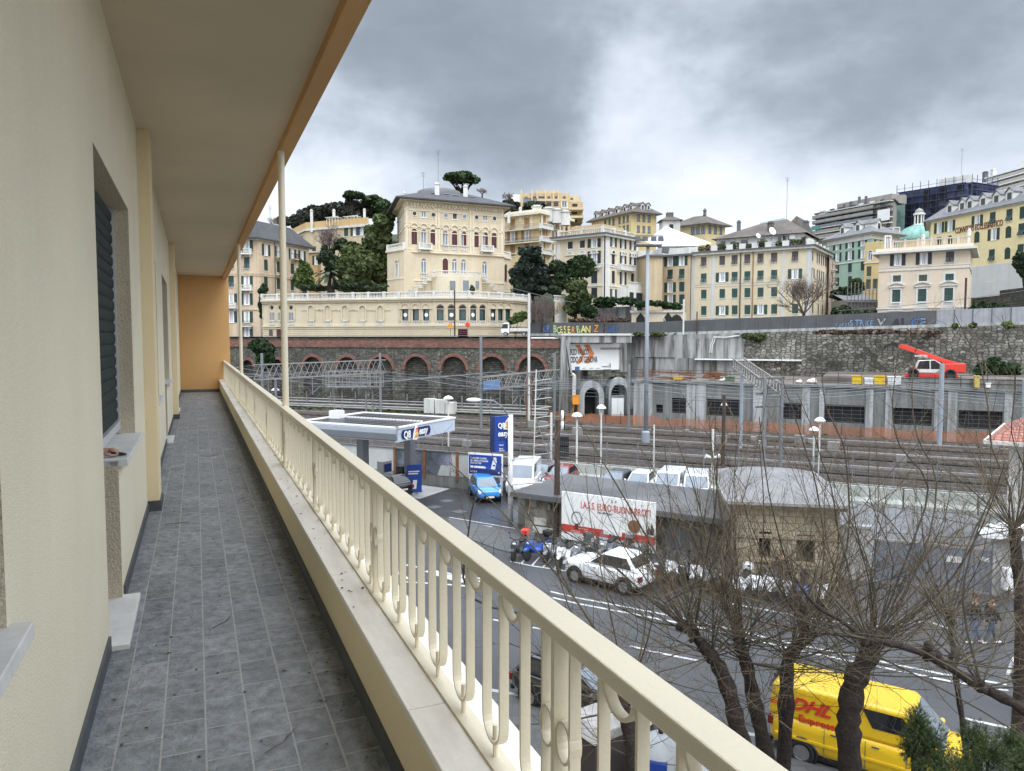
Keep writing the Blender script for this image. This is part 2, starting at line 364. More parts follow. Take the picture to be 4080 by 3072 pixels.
m_lamp = mat('lamp_lens', (.72,.74,.76), .15, .03, 2)
m_rlamp = mat('red_lens', (.16,.010,.012), .2, .05, 2)
m_olamp = mat('orange_lens', (.75,.18,.02), .25, .05, 2)
m_skin = mat('skin', (.42,.24,.17), .55, .1, 20)
m_denim = mat('blue_denim', (.13,.19,.30), .9, .2, 6)
m_cloth = mat('black_cloth', (.018,.018,.02), .9, .15, 6)
m_hair = mat('brown_hair', (.05,.03,.02), .7, .2, 10)
m_red = mat('poster_red', (.52,.05,.035), .5, .08, 1)
m_ink = mat('black_ink', (.03,.03,.035), .6, .1, 2)
m_orangeink = mat('orange_ink', (.70,.22,.06), .6, .08, .5)
m_teal = mat('pale_teal_glass', (.34,.46,.45), .25, .12, .6)
m_copper = mat('green_copper', (.20,.36,.31), .7, .25, .5, streak=.3, scol=(.1,.2,.17))

def see_through(m, amt):                       # netting and clear plastic: part of the light goes straight through
    t = m.node_tree; L = t.links.new; b = t.nodes['Principled BSDF']; o = [n for n in t.nodes if n.type == 'OUTPUT_MATERIAL'][0]
    x = t.nodes.new('ShaderNodeMixShader'); r = t.nodes.new('ShaderNodeBsdfTransparent'); x.inputs[0].default_value = amt; L(b.outputs[0], x.inputs[1]); L(r.outputs[0], x.inputs[2]); L(x.outputs[0], o.inputs[0])
see_through(m_orangenet, .45)
m_screen = mat('clear_windscreen', (.20,.22,.23), .1, .05, 1); see_through(m_screen, .72)
def split_loose(o):
    """one object per separate piece, so that each can be pointed at"""
    me = o.data; p = list(range(len(me.vertices)))
    def f(i):
        while p[i] != i: p[i] = p[p[i]]; i = p[i]
        return i
    for e in me.edges: a, b = f(e.vertices[0]), f(e.vertices[1]); p[a] = b
    G = {}
    for q in me.polygons: G.setdefault(f(q.vertices[0]), []).append(q)
    if len(G) < 2 or len(G) > 98: return
    for ps in list(G.values()):
        ix = {}; vs = []; fs = []
        for q in ps:
            for v in q.vertices:
                if v not in ix: ix[v] = len(vs); vs.append(tuple(me.vertices[v].co))
            fs.append([ix[v] for v in q.vertices])
        n = bpy.data.meshes.new(o.name.split('.')[0]); n.from_pydata(vs, [], fs); n.materials.append(me.materials[0]); c = bpy.data.objects.new(n.name, n); sc.collection.objects.link(c)
        c.parent = o.parent; c.location = o.location; c.rotation_euler = o.rotation_euler
    bpy.data.objects.remove(o)
# ================================================================ the lie of the land
YW = [(-220, 189.6), (-46.4, 122.5), (6.6, 102), (18.5, 112), (62.2, 90), (150, 46), (320, -40)]
def yw(x):                                  # the line of the retaining wall
    for (a, b), (c, d) in zip(YW, YW[1:]):
        if x <= c: return b+(d-b)*(x-a)/(c-a)
    return YW[-1][1]
def zland(x, t):
    z = 10.9+.28*max(0, t-22)
    if x > 18: z += .03*min(70, x-18)
    cap = 40+14*math.exp(-((x+62)/38)**2)
    k = max(0, min(1, (x-10)/25)); z2 = 10.9+.13*max(0, t-38)+(.03*min(70, x-18) if x > 18 else 0)
    return min(z*(1-k)+z2*k, cap)
mb = MB(); xs = [-220+9*i for i in range(61)]; ts = [.9, 8, 15, 22, 30, 40, 52, 65, 80, 100, 125, 160, 200, 260, 340, 450, 700]
vs = []
for x in xs:
    for t in ts: vs.append((x, yw(x)+t, zland(x, t)+(mnoise.noise((x*.03, t*.03, 3))*2 if t > 25 else 0)))
nT = len(ts)
mb.add(vs, [(i*nT+j, (i+1)*nT+j, (i+1)*nT+j+1, i*nT+j+1) for i in range(len(xs)-1) for j in range(nT-1)])
m_hill = mat('hillside_scrub', (.035,.04,.02), .95, .4, .08, bump=.6, bscale=2, bdist=.5)
struct(mb.build('hillside', m_hill, smooth=True))
mb = MB(); vs = []
for x in xs:
    for t in (.6, 13.5): vs.append((x, yw(x)+t, zland(x, 5)+.05))
mb.add(vs, [(i*2, (i+1)*2, (i+1)*2+1, i*2+1) for i in range(len(xs)-1)])
struct(mb.build('upper_street', m_asph))
struct(MB().quad((-1500,-300,-.06),(1500,-300,-.06),(1500,2500,-.06),(-1500,2500,-.06)).build('ground', m_ground))
def yb(x, k=0.0): return 58.2-.487*x+k      # the line of the yard barrier, parallel to the tracks
mb = MB(); mb.quad((-140,yb(-140,2.0),-.02),(140,yb(140,2.0),-.02),(140,yw(140)+1,-.02),(62.2,91,-.02),(18.5,113,-.02),(-46,124,-.02),(-140,160,-.02))
struct(mb.build('track_bed', m_ballast))
struct(MB().quad((-90,-10,0),(110,-10,0),(110,yb(110,2.0),0),(-90,yb(-90,2.0),0)).build('road', m_asph))
def ground_poly(name, pts, z, m): return struct(MB().quad(*[onz(p, z) for p in pts]).build(name, m))
ground_poly('forecourt', [VA(-1000,560), VA(400,688), VA(1050,806), VA(1110,450), VA(900,440), VA(480,420), VA(110,395), VA(-1000,250)], .005, m_asph2)
ground_poly('concrete_apron', [VA(-700,420), VA(160,528), VA(430,438), VA(100,395), VA(-700,280)], .010, m_conc)
# the near pavement with its kerb, under the trees
kA = onz(VD(40,820), 0); kB = onz(VE(2300,1560), 0); kd = (kB-kA).normalized(); kn = Vector((kd.y, -kd.x, 0))
if kn.y > 0: kn = -kn
k0 = kA-kd*70; k1 = kA+kd*60
mb = MB(); mb.prism([tuple(k0.xy), tuple(k1.xy), tuple((k1+kn*.16).xy), tuple((k0+kn*.16).xy)], -.05, .13)
struct(mb.build('kerb', m_conc))
mb = MB(); mb.prism([tuple((k0+kn*.16).xy), tuple((k1+kn*.16).xy), tuple((k1+kn*14).xy), tuple((k0+kn*14).xy)], -.05, .12)
struct(mb.build('pavement', m_pave))
# far pavement beside the scooters
ground_poly('far_pavement', [VA(380,800), VA(860,975), VA(1000,1010), VA(1080,880), VA(900,800), VA(440,700)], .03, m_pave)
# painted lines: thin sheets on the asphalt, given by the photo's line ends
def line_strip(mb, pts, wd, z=.006):
    P = [onz(p, z) for p in pts]
    for a, b in zip(P, P[1:]):
        d = (b-a).normalized(); n = Vector((-d.y, d.x, 0))*(wd/2)
        mb.quad(a-n, b-n, b+n, a+n)
mb = MB()
cl = [VB(230,1245), VB(480,1305), VB(960,1395), VB(1500,1500), VE(60,395), VE(460,490), VE(900,580), VE(1250,650), VE(1640,730), VE(2080,800)]
line_strip(mb, cl, .13); line_strip(mb, [(x+8, y+24) for x, y in cl], .13)
line_strip(mb, [VA(960,1080), VA(1150,1120), VA(1450,1165)], .12)
line_strip(mb, [VC(20,1040), VC(300,1090), VC(650,1155), VC(1100,1210), VE(1500,330), VE(1700,400)], .12)
for a, b in ((VA(0,1105), VA(160,1135)), (VA(240,1150), VA(380,1200)), (VA(440,1190), VA(740,1240)), (VA(0,1260), VA(300,1278)), (VA(340,1280), VA(720,1310)), (VA(820,1325), VA(905,1330)),
             (VA(330,1165), VA(900,1310)), (VA(-60,1165), VA(90,1250))): line_strip(mb, [a, b], .16)
line_strip(mb, [VA(240,1160), VA(370,1205), VA(560,1260)], .5, .011); line_strip(mb, [VA(820,1275), VA(900,1305)], .5, .012)
line_strip(mb, [VD(270,220), VD(520,265)], .12); line_strip(mb, [VD(1130,385), VD(1320,430), VD(1560,480), VD(1740,515)], .12)
line_strip(mb, [VA(810,1595), VA(890,1612)], .12); line_strip(mb, [VE(1730,1045), VE(2000,1105), VE(2300,1160)], .13)
line_strip(mb, [VA(420,690), VA(800,755), VA(1000,790)], .12, .016); line_strip(mb, [VA(420,712), VA(800,775)], .10, .016)
for i in range(9):
    a = VA(1060+i*95, 1100+i*17); line_strip(mb, [a, (a[0]+28+i*2, a[1]-34)], .09)
struct(mb.build('road_markings', m_paint))
mb = MB()
for c, s in ((VA(400,545), 46), (VA(510,640), 56), (VA(290,600), 40)):
    p = onz(c, .018); mb.lathe([(.55,0),(.55,.004)], 4, (p.x, p.y, .014))
struct(mb.build('manhole_covers', m_dsteel))

# ================================================================ the near building and its balcony
FZ = H-1.7
BT = Matrix.Translation((0,0,FZ)) @ Matrix.Rotation(PS, 4, 'Z')
def BP(x, y, z): return BT @ Vector((x, y, z))
WX = -.474; CE = 3.71; YE = 25.7; Y0 = -4.0
nb = thing('apartment_building', 'cream rendered building along the left with a tiled balcony, roller shutters and orange end wall', 'building', (0,0,FZ), PS)
def holed(mb, x0, x1, z0, z1, holes, depth=0.0, rv=None):
    """a wall face (y=0, seen from -y) with rectangular openings and their reveals"""
    X = sorted({x0, x1, *[min(max(h[i], x0), x1) for h in holes for i in (0, 1)]}); Z = sorted({z0, z1, *[min(max(h[i], z0), z1) for h in holes for i in (2, 3)]})
    for i in range(len(X)-1):
        zc = None
        for j in range(len(Z)-1):
            mx_, mz_ = (X[i]+X[i+1])/2, (Z[j]+Z[j+1])/2
            inside = any(h[0] < mx_ < h[1] and h[2] < mz_ < h[3] for h in holes)
            if inside:
                if zc is not None: mb.quad((X[i],0,zc),(X[i+1],0,zc),(X[i+1],0,Z[j]),(X[i],0,Z[j])); zc = None
            elif zc is None: zc = Z[j]
        if zc is not None: mb.quad((X[i],0,zc),(X[i+1],0,zc),(X[i+1],0,z1),(X[i],0,z1))
    if depth:
        r = rv or mb
        for a, b, c, d in holes:
            r.quad((a,0,c),(a,depth,c),(a,depth,d),(a,0,d)); r.quad((b,0,c),(b,0,d),(b,depth,d),(b,depth,c))
            r.quad((a,0,c),(b,0,c),(b,depth,c),(a,depth,c)); r.quad((a,0,d),(a,depth,d),(b,depth,d),(b,0,d))
WT = Matrix.Translation((WX,0,0)) @ Matrix.Rotation(math.pi/2, 4, 'Z')
wins_ = [(.55,2.27,.93,2.74,None), (5.31,6.77,.92,2.74,4.53), (9.95,11.15,.92,2.74,None), (14.0,15.5,.92,2.74,13.2), (19.6,20.9,.92,2.74,18.8)]
holes = []
for a, b, c, d, dr in wins_:
    holes.append((a,b,c,d))
    if dr: holes.append((dr,a,.02,d))
mb = MB(WT); rv = MB(WT)
holed(mb, Y0, YE, -.3, CE+.3, holes)
DP = .30
for a, b, c, d, dr in wins_:
    l = dr if dr else a
    rv.quad((l,0,.02 if dr else c),(l,DP,.02 if dr else c),(l,DP,d),(l,0,d)); rv.quad((b,0,c),(b,0,d),(b,DP,d),(b,DP,c))
    rv.quad((l,0,d),(l,DP,d),(b,DP,d),(b,0,d)); rv.quad((a,0,c),(b,0,c),(b,DP,c),(a,DP,c))
    if dr: rv.quad((a,0,.02),(a,0,c),(a,DP,c),(a,DP,.02)); rv.quad((l,0,.02),(a,0,.02),(a,DP,.02),(l,DP,.02))
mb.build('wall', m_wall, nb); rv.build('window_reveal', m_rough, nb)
MB().box(-9, WX-DP-.02, Y0, YE+8, -FZ, CE+4).build('light_block', m_wall, nb)  # unseen solid mass behind the wall, added to stop light leaking through
for i, (a, b, c, d, dr) in enumerate(wins_):
    wo = MB(WT).box(a+.01,a+.05,.13,.2,c,d).box(b-.028,b-.002,.105,.16,c+.02,d).box(a,b,.14,.2,c+.02,c+.07).build('window', m_alu, nb)
    s = MB(WT); l = a; prof = []
    nsl = int((d-c-.10)/.088)
    for k in range(nsl):
        for q in range(6): prof.append((.125-.0065*math.sin(math.pi*q/6)-(.002 if q else -.005), c+.12+.088*(k+q/6)))
    s.add([(l+.01,y,z) for y,z in prof]+[(b-.03,y,z) for y,z in prof], [(j, j+len(prof), j+1+len(prof), j+1) for j in range(len(prof)-1)])
    s.build('roller_shutter', m_shut, wo)
    MB(WT).box(a+.01,b-.03,.10,.14,c+.06,c+.125).build('bottom_rail', m_alu, wo)
    MB(WT).box(a-(.0 if dr else .035),b+.035,-.055,.26,c-.034,c+.012).build('sill', m_sill, wo, bevel=.004)
    if dr:
        do = MB(WT).box(dr,dr+.05,.2,.25,.02,d).box(a-.05,a,.2,.25,.02,d).box(dr,a,.2,.25,.02,.09).build('door', m_alu, nb)
        MB(WT).box(dr+.05,a-.05,.21,.23,.09,d).build('roller_shutter', m_shut, do)
        MB(WT).box(dr-.06,a+.06,-.10,.28,.0,.032).build('threshold', m_sill, do, bevel=.004)
for y in (8.05, 17.2):
    MB().box(WX-.05, -.365, y, y+.42, .1, CE).build('pilaster', m_pil, nb, bevel=.006)
    MB().box(WX-.05, -.350, y-.015, y+.435, 0, .1).build('skirting', m_slateskirt, nb)
sk = MB()
segs = [(Y0, 4.47), (5.37, 8.0), (8.49, 13.14), (14.06, 17.15), (17.65, 18.74), (19.66, YE)]
for a, b in segs: sk.box(WX-.02, WX+.014, a, b, .0, .088)
sk.box(WX, .70, YE-.014, YE+.02, 0, .088); sk.box(.668, .695, Y0, YE-.02, 0, .085)
sk.build('skirting', m_slateskirt, nb)
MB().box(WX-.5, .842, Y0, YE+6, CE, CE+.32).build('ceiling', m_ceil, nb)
MB().box(.842, .975, Y0, YE+6, CE-.085, CE+.34).build('edge_beam', m_orange, nb, bevel=.008)
MB().box(WX-.6, 1.02, YE, YE+.3, -.5, CE-.002).build('end_wall', m_orange, nb)
MB().box(.682, .93, Y0, YE-.002, -.5, .36).build('parapet', m_pil, nb)
sl_ = MB(); y = Y0
while y < YE-.1:
    sl_.box(.656, .965, y+.002, min(y+1.62, YE)-.002, .362, .392); y += 1.62
sl_.build('parapet_coping', m_trav, nb, bevel=.004)
fl = MB().box(WX-.4, .69, Y0, YE, -.25, 0).build('floor', m_tile, None, (0,0,FZ), PS); struct(fl)
# ---- railing
rail = thing('balcony_railing', 'cream painted metal railing of looped bars along the balcony', 'railing', BP(.83,0,.392), PS)
RL = (-.83, 0, -.392)
def part_r(mb, name, **k): return mb.build(name, m_rail, rail, RL, **k)
part_r(MB().box(.792,.872,Y0,YE,.958,1.0), 'handrail', bevel=.005)
part_r(MB().box(.797,.860,Y0,YE,.393,.402), 'base_plate')
def strap(mb, pts, x0, x1, t):
    n = len(pts); vs = []
    for i, (y, z) in enumerate(pts):
        a = pts[max(i-1,0)]; b = pts[min(i+1,n-1)]; dy, dz_ = b[0]-a[0], b[1]-a[1]; l = math.hypot(dy, dz_) or 1; ny, nz_ = -dz_/l*t/2, dy/l*t/2
        vs += [(x0,y+ny,z+nz_),(x1,y+ny,z+nz_),(x1,y-ny,z-nz_),(x0,y-ny,z-nz_)]
    fs = []
    for i in range(n-1):
        for k in range(4): fs.append((i*4+k, i*4+(k+1)%4, (i+1)*4+(k+1)%4, (i+1)*4+k))
    mb.add(vs, fs+[(0,1,2,3),((n-1)*4+3,(n-1)*4+2,(n-1)*4+1,(n-1)*4)])
def loop(w, top, bot, n=12): return [(-w/2, top)]+[(-w/2*math.cos(math.pi*i/n), bot+w/2-w/2*math.sin(math.pi*i/n)) for i in range(n+1)]+[(w/2, top)]
u = MB(); strap(u, loop(.140, .958, .452), .813, .843, .009); u.tube([(.828,0,.40),(.828,0,.502)], .0085, 8)
me_u = u.mesh('baluster', m_rail)
u = MB(); strap(u, loop(.120, .958, .886), .815, .841, .009); me_h = u.mesh('hoop', m_rail)
u = MB(); strap(u, [(.036*math.cos(2*math.pi*i/18), .70+.052*math.sin(2*math.pi*i/18)) for i in range(19)], .811, .845, .007); me_r = u.mesh('ring', m_rail)
u = MB().box(.806,.850,-.009,.009,.40,.958); me_b = u.mesh('upright', m_rail)
P7 = 7*.2965
for g in range(-2, 13):
    yb_ = 1.63+P7*g
    if yb_ < YE-.1:
        link('upright', me_b, rail, (RL[0], yb_, RL[2])); link('ring', me_r, rail, (RL[0], yb_-.047, RL[2])); link('ring', me_r, rail, (RL[0], yb_+.047, RL[2]))
    for k in range(7):
        yu = yb_+.148+.2965*k
        if yu > YE-.15: break
        link('baluster', me_u, rail, (RL[0], yu, RL[2]))
        if k < 6 and yu < YE-.3: link('hoop', me_h, rail, (RL[0], yu+.148, RL[2]))
for y, lb in ((8.06, 'cream round post on the railing, the nearer and thicker looking of two'), (16.2, 'cream round post on the railing close to the orange end wall')):
    p = thing('support_post', lb, 'post', BP(.855,y,.392), PS, 'balcony support posts')
    MB().cyl((0,0,(CE-.085-.392)/2), .034, CE-.085-.392, n=20).build('shaft', m_rail, p, smooth=False)
    MB().lathe([(.05,0),(.05,.012),(.036,.03)], 20).build('base', m_rail, p)
# dry bits swept up on the floor and coping
mb = MB(BT); rnd = random.Random(3)
for i in range(1100):
    y = rnd.uniform(1.8, 25)
    q = rnd.random()
    if q < .62: x, z = .665-abs(rnd.gauss(0, .09)), .004
    elif q < .90: x, z = rnd.uniform(-.42, .6), .004
    else: x, z = rnd.uniform(.67, .79), .396
    s = rnd.uniform(.002, .008); a = rnd.uniform(0, 6.3); c_, s_ = math.cos(a), math.sin(a); l = s*rnd.uniform(1, 2.6)
    vs = [(x+c_*l,y+s_*l,z),(x-s_*s,y+c_*s,z+.002),(x-c_*l,y-s_*l,z),(x+s_*s,y-c_*s,z+.001),(x,y,z+s*.8)]
    mb.add(vs, [(0,1,4),(1,2,4),(2,3,4),(3,0,4)])
for y, x in ((4.6,.05),(3.1,.22),(7.4,-.1),(8.2,.35),(11.5,.1)):
    a = rnd.uniform(0, 3); pts = [(x+.1*k*math.cos(a+k*.2), y+.1*k*math.sin(a+k*.2), .006) for k in range(3)]; mb.tube(pts, .0022, 4)
    mb.tube([pts[1], (pts[1][0]+.05*math.sin(a), pts[1][1]+.05*math.cos(a), .006)], .0016, 4)
tag(mb.build('leaf_litter', m_twig), 'dry leaf scraps and grit scattered over the balcony tiles', 'leaf litter', kind='stuff')
# a hand resting on the sill of the nearest shuttered window
hp = onz(D(239, 986), FZ+.935)
hw = thing('person', 'hand of a person resting on the marble sill of the nearest shuttered window', 'person', hp, PS)
rv = Vector((math.cos(0), 0, 0))
hm = MB()
hm.tube([(-.34,-.03,.07),(-.20,-.015,.055),(-.09,0,.045),(-.05,0,.042)], [.042,.036,.028,.030], 12)
hm.ball((-.03,.0,.038), .045, .034, .020, 12, 8)
for k, (fy, ln, r_) in enumerate(((-.026,.062,.0085), (-.009,.072,.009), (.009,.068,.0088), (.025,.052,.0078))):
    hm.tube([(-.006,fy,.044),(.012,fy*1.05,.046),(ln*.62,fy*.95,.030),(ln*.60,fy*.8,.012),(ln*.38,fy*.6,.010)], [r_*1.08,r_*1.05,r_,r_*.92,r_*.7], 8)
hm.tube([(-.045,-.028,.034),(-.022,-.045,.022),(.012,-.038,.012),(.034,-.022,.012)], [.012,.0115,.0095,.007], 8)
hm.build('hand', m_skin, hw, smooth=True)
tl = thing('scraper', 'dark pointed hand tool gripped by a hand on the sill', 'tool', hp, PS)
MB().ext([(.0,.004),(.06,.002),(.092,.004),(.096,.010),(.085,.018),(.035,.030),(.0,.026)], -.012, .012).build('blade_body', m_black, tl, bevel=.003)
# ================================================================ facades
class Fac:
    """a vertical plane from p0 to p1 (left to right as seen), local x along it, y into it, z up from z0"""
    def __init__(s, p0, p1, z0=0.0):
        s.p0 = Vector((p0[0], p0[1], 0)); s.p1 = Vector((p1[0], p1[1], 0)); d = s.p1-s.p0; s.L = d.length; s.d = d.normalized()
        s.n = Vector((-s.d.y, s.d.x, 0)); s.z0 = z0; s.ang = math.atan2(s.d.y, s.d.x)
        s.M = Matrix.Translation((s.p0.x, s.p0.y, z0)) @ Matrix.Rotation(s.ang, 4, 'Z')
    def hit(s, p):
        r = ray(*p); t = (s.p0-CAM).dot(s.n)/r.dot(s.n); q = CAM+r*t
        return (q-s.p0).dot(s.d), q.z-s.z0
    def s(s_, p): return s_.hit(p)[0]
    def z(s_, p): return s_.hit(p)[1]
    def P(s_, a, y, z): return s_.M @ Vector((a, y, z))
def put(mb, name, m, parent=None, F=None, **k):     # a mesh in a facade's own frame
    o = mb.build(name, m, parent, **k)
    if F is not None:
        base = parent.location if parent is not None else Vector((0,0,0))
        o.location = F.M.translation-base; o.rotation_euler = (0,0,F.ang)
    return o
def leaf_mesh(lobes, n, size, rnd, flat=.5, shell=.55):
    """foliage: many small leaf-spray quads spread through the lobes' volume"""
    mb = MB(); tot = sum((l[1][0]*l[1][1]*l[1][2])**.67 for l in lobes)
    for c, r in lobes:
        k = int(n*(r[0]*r[1]*r[2])**.67/tot); c = Vector(c)
        for i in range(k):
            d = Vector((rnd.gauss(0,1), rnd.gauss(0,1), rnd.gauss(0,1))).normalized()
            q = rnd.uniform(shell, 1.0)**.6*(1+rnd.gauss(0,.07)); p = c+Vector((d.x*r[0], d.y*r[1], d.z*r[2]))*q
            a = (d*flat+Vector((rnd.gauss(0,1), rnd.gauss(0,1), rnd.gauss(0,1)))*.6).normalized()
            b = a.cross(Vector((rnd.gauss(0,1), rnd.gauss(0,1), rnd.gauss(0,1)))).normalized(); e = a.cross(b)
            s = size*rnd.uniform(.5, 1.3); b *= s; e *= s*rnd.uniform(.45,.9); k2 = a*s*.25
            mb.add([p-b-e*.4, p-e+k2, p+b-e*.3, p+b*.5+e, p-b*.6+e*.9], [(0,1,2,3,4)])
    return mb
# ================================================================ retaining walls along the railway
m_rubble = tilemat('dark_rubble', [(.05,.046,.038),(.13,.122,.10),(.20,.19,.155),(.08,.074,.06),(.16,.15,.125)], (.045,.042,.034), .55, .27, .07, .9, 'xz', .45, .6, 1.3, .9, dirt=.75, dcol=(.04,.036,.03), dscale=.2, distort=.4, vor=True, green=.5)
m_infill = tilemat('darker_rubble', [(.035,.033,.03),(.09,.085,.072),(.13,.12,.10),(.05,.047,.04)], (.03,.028,.024), .6, .3, .045, .9, 'xz', .45, .5, 1.4, .8, dirt=.7, dcol=(.03,.027,.023), dscale=.25, distort=.22, green=.5)  # rubble in darker tones with green blotches
m_lightrub = tilemat('pale_rubble', [(.10,.095,.08),(.30,.285,.25),(.17,.16,.14),(.40,.38,.33),(.08,.075,.062)], (.05,.046,.036), .66, .36, .075, .9, 'xz', .45, .6, 1.5, .9, dirt=.95, dcol=(.045,.040,.030), dscale=.20, distort=.45, vor=True, green=.6)
m_brick = tilemat('old_brick', [(.20,.065,.045),(.30,.12,.08),(.15,.055,.04),(.26,.15,.11)], (.15,.11,.09), .5, .16, .02, .9, 'xz', .5, .45, 2.0, .4, dirt=.55, dcol=(.06,.045,.038), dscale=.5, green=.2)
m_concst = mat('streaked_concrete', (.34,.34,.325), .9, .16, .4, bump=.3, bscale=5, streak=.95, scol=(.055,.052,.045), ssc=(1.1,1.1,.09), bdist=.06)
m_concst2 = mat('grey_station_concrete', (.15,.15,.14), .85, .2, .4, streak=.4, scol=(.34,.35,.34), ssc=(1.6,1.6,.10))
m_concpale = mat('limewashed_concrete', (.40,.405,.40), .85, .15, .5, streak=.75, scol=(.13,.13,.12), ssc=(1.8,1.8,.10))
FA = Fac((-80, 135.5), (6.6, 102))
ra = thing('retaining_wall', 'long dark stone retaining wall with red brick arches and a brick parapet behind the tracks', 'retaining wall', FA.M.translation)
ZS = 9.25; arcs = []
for Vw, cx, l, r, ty, sy in ((V6,190,125,260,385,500),(V6,455,385,525,378,490),(V6,768,665,870,355,480),(V6,1072,960,1185,357,485),(V6,1375,1245,1500,352,490),(V7,165,0,330,440,640),(V7,577,400,755,438,640),(V7,1002,820,1185,438,640),(V7,1440,1255,1625,436,640)):
    a = FA.s(Vw(l, sy)); b = FA.s(Vw(r, sy)); c = FA.s(Vw(cx, ty)); arcs.append(((a+b)/2, min((b-a)/2, 2.45), FA.z(Vw(cx, ty))))
wl = MB(); inf = MB(); ring = MB(); prev = -20.0
for c, R, zt in arcs:
    ri = R-.46; zs = zt-R
    wl.box(prev, c-ri, 0, .9, 0, ZS)
    n = 16; pts = [(c-ri*math.cos(math.pi*i/n), zs+ri*math.sin(math.pi*i/n)) for i in range(n+1)]
    for (x0, z0), (x1, z1) in zip(pts, pts[1:]): wl.quad((x0,0,z0),(x1,0,z1),(x1,0,ZS),(x0,0,ZS)); wl.quad((x0,0,z0),(x0,.85,z0),(x1,.85,z1),(x1,0,z1))
    inf.quad((c-ri,.72,0),(c+ri,.72,0),(c+ri,.72,zt),(c-ri,.72,zt))
    n = 20
    for i in range(n):
        t0, t1 = math.pi*i/n, math.pi*(i+1)/n
        ring.ext([(c-ri*math.cos(t0), zs+ri*math.sin(t0)), (c-ri*math.cos(t1), zs+ri*math.sin(t1)), (c-R*math.cos(t1), zs+R*math.sin(t1)), (c-R*math.cos(t0), zs+R*math.sin(t0))], -.10, .2)
    prev = c+ri
wl.box(prev, FA.L, 0, .9, 0, ZS)
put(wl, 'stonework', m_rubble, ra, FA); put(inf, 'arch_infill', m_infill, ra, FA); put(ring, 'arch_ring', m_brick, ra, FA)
put(MB().box(-20, FA.L, -.10, .8, ZS, ZS+.12).box(-20, FA.L, -.12, .8, 10.5, 10.66), 'string_course', m_infill, ra, FA)
put(MB().box(-20, FA.L, -.05, .78, ZS+.12, 10.5), 'brick_parapet', m_brick, ra, FA)
# railing on that parapet
hr = thing('street_railing', 'thin steel street railing on top of the brick parapet', 'railing', FA.M.translation)
q = MB(); x = 0
while x < FA.L: q.bar((x,.3,10.6),(x,.3,11.05),.04); x += 2.2
q.bar((-20,.3,11.05),(FA.L,.3,11.05),.045); put(q, 'rails', m_steel, hr, FA)
# concrete stretch, then pale rubble
FB = Fac((18.5,112), (62.2,90)); e_ = FB.d; FB = Fac((18.5,112), (18.5+e_.x*150, 112+e_.y*150))
def ztop(s): return 11.05+.026*s
sb = FB.s(V8(1810, 500))
rb = thing('retaining_wall', 'grey concrete retaining wall streaked black below the barrier', 'retaining wall', FB.M.translation)
put(MB().ext([(-2,0),(sb,0),(sb,ztop(sb)),(-2,ztop(-2))], 0, 1.0), 'wall', m_concst, rb, FB)
q = MB()
for a, b, y0, y1 in ((790,1170,245,410),(1290,1365,245,420),(1370,1800,235,420)):
    q.box(FB.s(V8(a,300)), FB.s(V8(b,300)), -.18, 0, FB.z(V8(a,y1)), FB.z(V8(a,y0)))
put(q, 'facing_panel', m_concst, rb, FB)
q = MB()
for a in (760, 1200, 1245, 1300, 1450): q.box(FB.s(V8(a,500)), FB.s(V8(a+45,500)), -.35, 0, 4, FB.z(V8(a,420)))
put(q, 'buttress', m_concst2, rb, FB)
sA, sB = FB.s(V8(1365,430)), FB.s(V9(400,345))
q = MB().box(sA, sB, -.9, 0, FB.z(V8(1400,436)), FB.z(V8(1400,424)))
put(q, 'ledge', m_white, rb, FB)
rc = thing('retaining_wall', 'pale rubble stone retaining wall with dark weeds behind the red crane', 'retaining wall', FB.P(sb,0,0))
F_c = Fac(FB.P(sb,0,0), FB.p1)
put(MB().ext([(0,0),(F_c.L,0),(F_c.L,ztop(sb+F_c.L)),(0,ztop(sb))], 0, 1.0), 'wall', m_lightrub, rc, F_c)
dp = thing('drain_pipe', 'white drain pipes running down the streaked concrete wall', 'pipe', FB.P(0,0,0))
q = MB()
for k in (0, 18): q.tube([FB.M.inverted() @ FB.P(*(lambda h: (h[0],-.3,h[1]))(FB.hit(V8(x+k,y)))) for x, y in ((1760,208),(1640,225),(1535,222),(1520,270),(1505,300),(1498,370))], .09, 6)
put(q, 'pipe', m_offw, dp, FB)
# barrier of grey panels along the upper street, with graffiti
FG = Fac(at(V3(245,1450),115.5), at(V8(1010,140),113.2)); FG = Fac(FG.p0, FB.P(1.5,.6,0))
m_panel = mat('grey_barrier_panel', (.085,.088,.09), .7, .2, .5, streak=.35, scol=(.05,.05,.05), ssc=(2.5,2.5,.15))
m_panel2 = mat('pale_barrier_panel', (.30,.31,.33), .7, .2, .5, streak=.35, scol=(.12,.12,.12), ssc=(2.5,2.5,.15))
def barrier(F, x1, label, ztopf, zbotf, pale=None, x0=0.0):
    t = thing('street_barrier', label, 'barrier', F.M.translation)
    A = MB(); Bq = MB(); C = MB(); x = x0
    while x < x1:
        e = min(x+2.0, x1); tgt = Bq if (pale and x > pale) else A
        tgt.ext([(x+.03,zbotf(x)+.35),(e-.03,zbotf(e)+.35),(e-.03,ztopf(e)),(x+.03,ztopf(x))], 0, .10)
        C.box(x-.05, x+.05, -.06, .16, zbotf(x), ztopf(x)+.03); x += 2.0
    if A.v: put(A, 'panel', m_panel, t, F)
    if Bq.v: put(Bq, 'panel', m_panel2, t, F)
    put(C, 'post', m_dsteel, t, F)
    put(MB().ext([(x0,zbotf(x0)),(x1,zbotf(x1)),(x1,zbotf(x1)+.38),(x0,zbotf(x0)+.38)], -.12, .2), 'plinth', m_concpale, t, F)
    return t
g1 = barrier(FG, FG.L, 'grey panel barrier with colourful graffiti lettering above the billboard', lambda s: 13.1, lambda s: 11.05)
